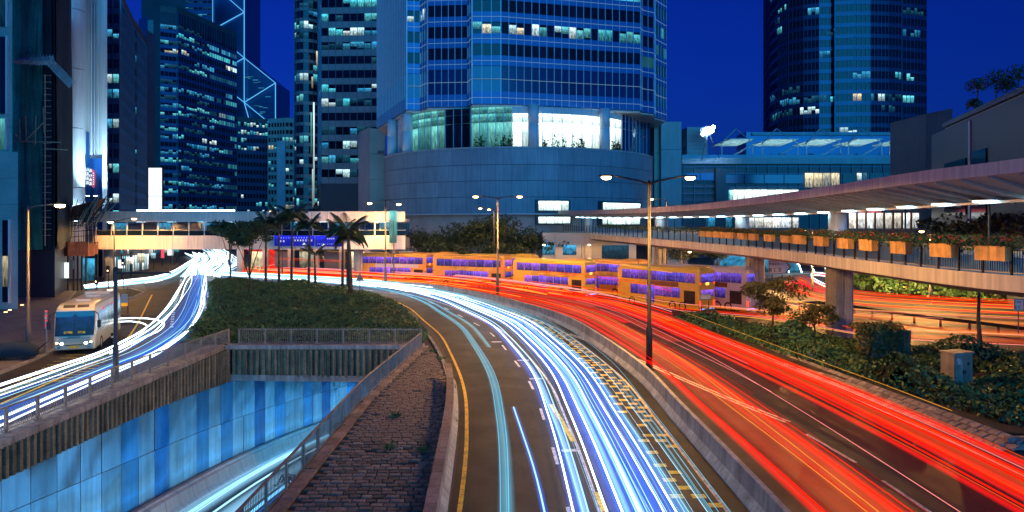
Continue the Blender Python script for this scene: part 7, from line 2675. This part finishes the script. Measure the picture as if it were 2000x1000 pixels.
# the strands of the second lane
for u, r, mt in ((0.405, 0.032, 'streak_white'), (0.42, 0.022, 'streak_ice'), (0.437, 0.028, 'streak_ice')):
    wadd(u, r, mt, wig=0.08)
wadd(0.415, 0, 'soft_blue', z=0.55, flat=0.42)
wadd(0.43, 0, 'soft_ice', z=0.6, flat=0.16)
for u, r, mt in ((0.505, 0.034, 'streak_white'), (0.553, 0.034, 'streak_white'), (0.583, 0.016, 'streak_ice'), (0.607, 0.036, 'streak_white'), (0.636, 0.014, 'streak_ice'), (0.682, 0.030, 'streak_white'), (0.722, 0.030, 'streak_white')):
    wadd(u, r, mt, wig=0.06)
for u, f in ((0.54, 0.40), (0.575, 0.35), (0.615, 0.5), (0.66, 0.35), (0.70, 0.45), (0.735, 0.35)):
    wadd(u, 0, 'soft_blue', z=0.5, flat=f)
for u, f in ((0.565, 0.14), (0.60, 0.2), (0.615, 0.16)):
    wadd(u, 0, 'soft_ice', z=0.6, flat=f)
for k in range(16):
    wadd(rng.uniform(0.46, 0.74), rng.uniform(0.007, 0.014), rng.choice(('streak_blue', 'streak_ice', 'streak_cyan')), z=rng.uniform(0.55, 0.95), wig=0.10)
for k in range(16):
    wadd(rng.uniform(0.70, 0.88), rng.uniform(0.006, 0.014), rng.choice(('streak_cyan', 'streak_ice', 'streak_cyan')), z=rng.uniform(0.5, 1.0), wig=0.08)
wadd(0.755, 0, 'soft_cyan', z=0.55, flat=0.22)
# the far sweep is denser
for k in range(18):
    wadd(rng.uniform(0.15, 0.88), rng.uniform(0.035, 0.075), rng.choice(('streak_white', 'streak_white', 'streak_ice')), z=rng.uniform(0.5, 1.1), s0=rng.uniform(0.50, 0.64), s1=1.0, wig=0.22)
W.done()

Lf = Streaks('side_street_streaks', 'white headlight streaks bending down the side street to the left')
core = np.array([gp(x, y, 0.7)[:] for x, y in ((398, 498), (392, 520), (390, 545), (385, 570), (375, 600), (348, 640), (285, 685), (200, 720), (100, 760), (0, 800), (-120, 850))])
core = catmull(core, 8)
nn_ = normals2(core)
for k in range(20):
    o = rng.uniform(-0.95, 1.9)
    fade = np.linspace(0, 1, len(core)) ** 0.8
    sp = (0.8 + 1.1 * fade) * o
    p = core.copy()
    p[:, :2] += nn_ * sp[:, None]
    p[:, 2] = 0.7 + rng.uniform(-0.12, 0.15)
    big = k < 7
    Lf.add(p, 0, rng.uniform(0.03, 0.06) if big else rng.uniform(0.012, 0.028), 'streak_white' if big else rng.choice(('streak_ice', 'streak_blue', 'streak_cyan')), 0.18)
p = core.copy()
p[:, 2] = 0.5
Lf.add(p, 0, 0, 'soft_blue', 0, flat=1.5)
Lf.done()

Tn = Streaks('turning_streaks', 'white streaks curling in tight loops beside the coach')
for pts, r, mt in (([(232, 622), (270, 621), (298, 623), (316, 628), (321, 634), (310, 646), (285, 658), (255, 672), (215, 690)], 0.055, 'streak_white'), ([(198, 637), (215, 631), (240, 627), (270, 629), (285, 634), (286, 640), (272, 651), (250, 661), (226, 673)], 0.05, 'streak_white'), ([(296, 648), (280, 657), (262, 664), (244, 672)], 0.035, 'streak_blue'), ([(292, 652), (270, 662), (250, 672)], 0.03, 'streak_ice')):
    Tn.add(catmull([gp(x, y, 0.6)[:] for x, y in pts], 6), 0, r, mt)
Tn.done()
J = Streaks('junction_streaks', 'white streaks crossing the junction towards the hoarding')
for k in range(11):
    o = k * 1.1
    pts = [(165, 562 - o * 0.5), (240, 556 - o * 0.7), (300, 550 - o * 0.9), (335, 541 - o * 1.0), (362, 525 - o), (390, 502 - o * 0.3)]
    J.add(catmull([gp(x, y + rng.uniform(-1, 1), 0.7)[:] for x, y in pts], 6), 0, rng.uniform(0.05, 0.09), rng.choice(('streak_white', 'streak_white', 'streak_ice')), 0.1)
for k in range(22):
    x0 = 345 + k * 5.5
    pts = [(360 + k * 4 + rng.uniform(-8, 8), 493 + rng.uniform(-1, 3)), (380 + k * 3 + rng.uniform(-6, 6), 506 + rng.uniform(-2, 2)), (392 + (k - 11) * 2.2, 522), (392 + (k - 11) * 3.6, 535 + abs(k - 11) * 0.5)]
    J.add(catmull([gp(x, y, 0.8)[:] for x, y in pts], 6), 0, rng.uniform(0.08, 0.16), rng.choice(('streak_white', 'streak_white', 'streak_ice')), 0.1)
J.done()
U = Streaks('underpass_streaks', 'blue-white streaks on the sunken underpass road')
for off, z, r, mt in ((2.6, 0.7, 0.08, 'streak_under'), (3.9, 0.7, 0.06, 'streak_ice'), (3.2, 0.9, 0.03, 'streak_ice'), (6.0, 0.7, 0.09, 'streak_under'), (7.2, 0.7, 0.09, 'streak_under'), (6.6, 0.9, 0.04, 'streak_blue'), (9.2, 0.7, 0.09, 'streak_under'), (10.4, 0.7, 0.09, 'streak_under')):
    U.add(np.array([(*(wall_pt(s) + wall_nrm(s) * off), z_road(s) + z) for s in range(-26, 106, 4)]), 0, r, mt)
for off in (2.2, 4.5, 7.5):
    U.add(np.array([(*(wall_pt(s) + wall_nrm(s) * off), z_road(s) + 0.4) for s in range(-26, 106, 4)]), 0, 0, 'soft_ice', flat=1.0)
U.done()

Rd = Streaks('tail_light_streaks', 'broad red tail light streaks fanning along the outbound road')
def radd(u, r, mat, z=0.75, s0=0.06, s1=1.0, wig=0.08, **k):
    Rd.add(red(u, s0, s1), z + rng.uniform(-0.08, 0.08), r, mat, wig, **k)
for u, f, mt, s0, s1 in ((0.26, 1.3, 'soft_ember', 0.06, 1), (0.80, 1.6, 'soft_ember', 0.06, 1), (0.07, 0.32, 'soft_red', 0.06, 1), (0.14, 0.55, 'soft_ember', 0.06, 1), (0.22, 0.7, 'soft_ember', 0.06, 1), (0.30, 0.35, 'soft_red', 0.06, 0.62), (0.635, 0.28, 'soft_red', 0.06, 1), (0.685, 0.22, 'soft_red', 0.06, 1), (0.75, 0.32, 'soft_red', 0.06, 1), (0.79, 0.9, 'soft_ember', 0.06, 1), (0.83, 0.24, 'soft_red', 0.06, 1), (0.90, 0.28, 'soft_red', 0.06, 0.6), (0.94, 0.3, 'soft_ember', 0.06, 0.5), (0.50, 0.8, 'soft_ember', 0.30, 1), (0.42, 0.6, 'soft_red', 0.36, 1), (0.55, 0.7, 'soft_pink', 0.42, 1), (0.85, 1.0, 'soft_gold', 0.36, 0.8)):
    radd(u, 0, mt, z=0.6, flat=f, s0=s0, s1=s1, wig=0.06)
for u, r in ((0.645, 0.030), (0.69, 0.024), (0.765, 0.036), (0.84, 0.026), (0.905, 0.022), (0.08, 0.022), (0.295, 0.018)):
    radd(u, r, 'streak_red', wig=0.1)
for k in range(13):
    radd(rng.uniform(0.62, 0.96), rng.uniform(0.008, 0.022), rng.choice(('streak_red', 'streak_red', 'streak_crimson', 'streak_orange')), z=rng.uniform(0.5, 1.05), s0=rng.choice((0.06, 0.06, 0.18, 0.24)), s1=rng.choice((1, 1, 0.5, 0.6)), wig=0.15)
for k in range(11):
    radd(rng.uniform(0.05, 0.34), rng.uniform(0.006, 0.015), rng.choice(('streak_red', 'streak_crimson', 'streak_crimson', 'streak_orange')), z=rng.uniform(0.5, 1.0), s0=rng.choice((0.06, 0.06, 0.2)), s1=rng.choice((1, 1, 0.5)), wig=0.15)
for k in range(9):
    radd(rng.uniform(0.1, 0.95), 0.009, rng.choice(('streak_amber', 'streak_pink')), z=rng.uniform(0.6, 1.5), s0=rng.uniform(0.1, 0.3), s1=rng.uniform(0.4, 0.5), wig=0.2)
# brake and marker lights of the bus lane
for z, mt, r in ((2.95, 'streak_orange', 0.035), (2.85, 'streak_red', 0.02), (0.75, 'streak_red', 0.05), (0.95, 'streak_pink', 0.03), (1.3, 'streak_amber', 0.015), (4.5, 'streak_amber', 0.02)):
    radd(0.985, r, mt, z=z, s0=0.38, s1=0.80, wig=0.05)
# far end: crowded brake lights under the palms
for k in range(52):
    s0 = rng.uniform(0.40, 0.72)
    radd(rng.uniform(0.05, 0.98), rng.uniform(0.02, 0.06), rng.choice(('streak_red', 'streak_red', 'streak_pink', 'streak_orange', 'streak_amber')), z=rng.uniform(0.5, 1.8), s0=s0, s1=min(1.0, s0 + rng.uniform(0.06, 0.35)), wig=0.3)
Rd.done()

Sl = Streaks('slip_road_streaks', 'orange and red streaks along the slip road behind the shrub bed')
for k in range(20):
    u = rng.uniform(0.05, 0.85)
    p = R2a * (1 - u) + R2b * u
    a = rng.randrange(0, len(p) // 2)
    b = rng.randrange(len(p) // 2, len(p))
    Sl.add(p[a:b + 1], rng.uniform(0.4, 1.2), rng.uniform(0.008, 0.028), rng.choice(('streak_red', 'streak_orange', 'streak_orange', 'streak_crimson', 'streak_pink', 'streak_amber')), 0.2)
for u in (0.4, 0.8):
    Sl.add(R2a * (1 - u) + R2b * u, 0.6, 0, 'soft_gold', 0, flat=1.6)
for u in (0.25, 0.5, 0.75):
    Sl.add(R2a * (1 - u) + R2b * u, 0.5, 0, 'soft_ember', 0, flat=1.8)
for k in range(20):
    u = rng.uniform(0.1, 0.7)
    p = R3a * (1 - u) + R3b * u
    a = rng.randrange(0, len(p) // 3)
    Sl.add(p[a:], rng.uniform(0.5, 1.1), rng.uniform(0.01, 0.03), rng.choice(('streak_red', 'streak_red', 'streak_orange', 'streak_amber')), 0.2)
for u in (0.2, 0.5):
    Sl.add(R3a * (1 - u) + R3b * u, 0.5, 0, 'soft_red', 0, flat=1.6)
for k in range(5):
    Sl.add(catmull([gp(x, y + k * 1.5, 0.8)[:] for x, y in ((1660, 575), (1610, 555), (1585, 540), (1592, 532), (1625, 537), (1660, 545))], 6), 0, 0.05, rng.choice(('streak_pink', 'streak_white', 'streak_red')), 0.1)
Sl.done()
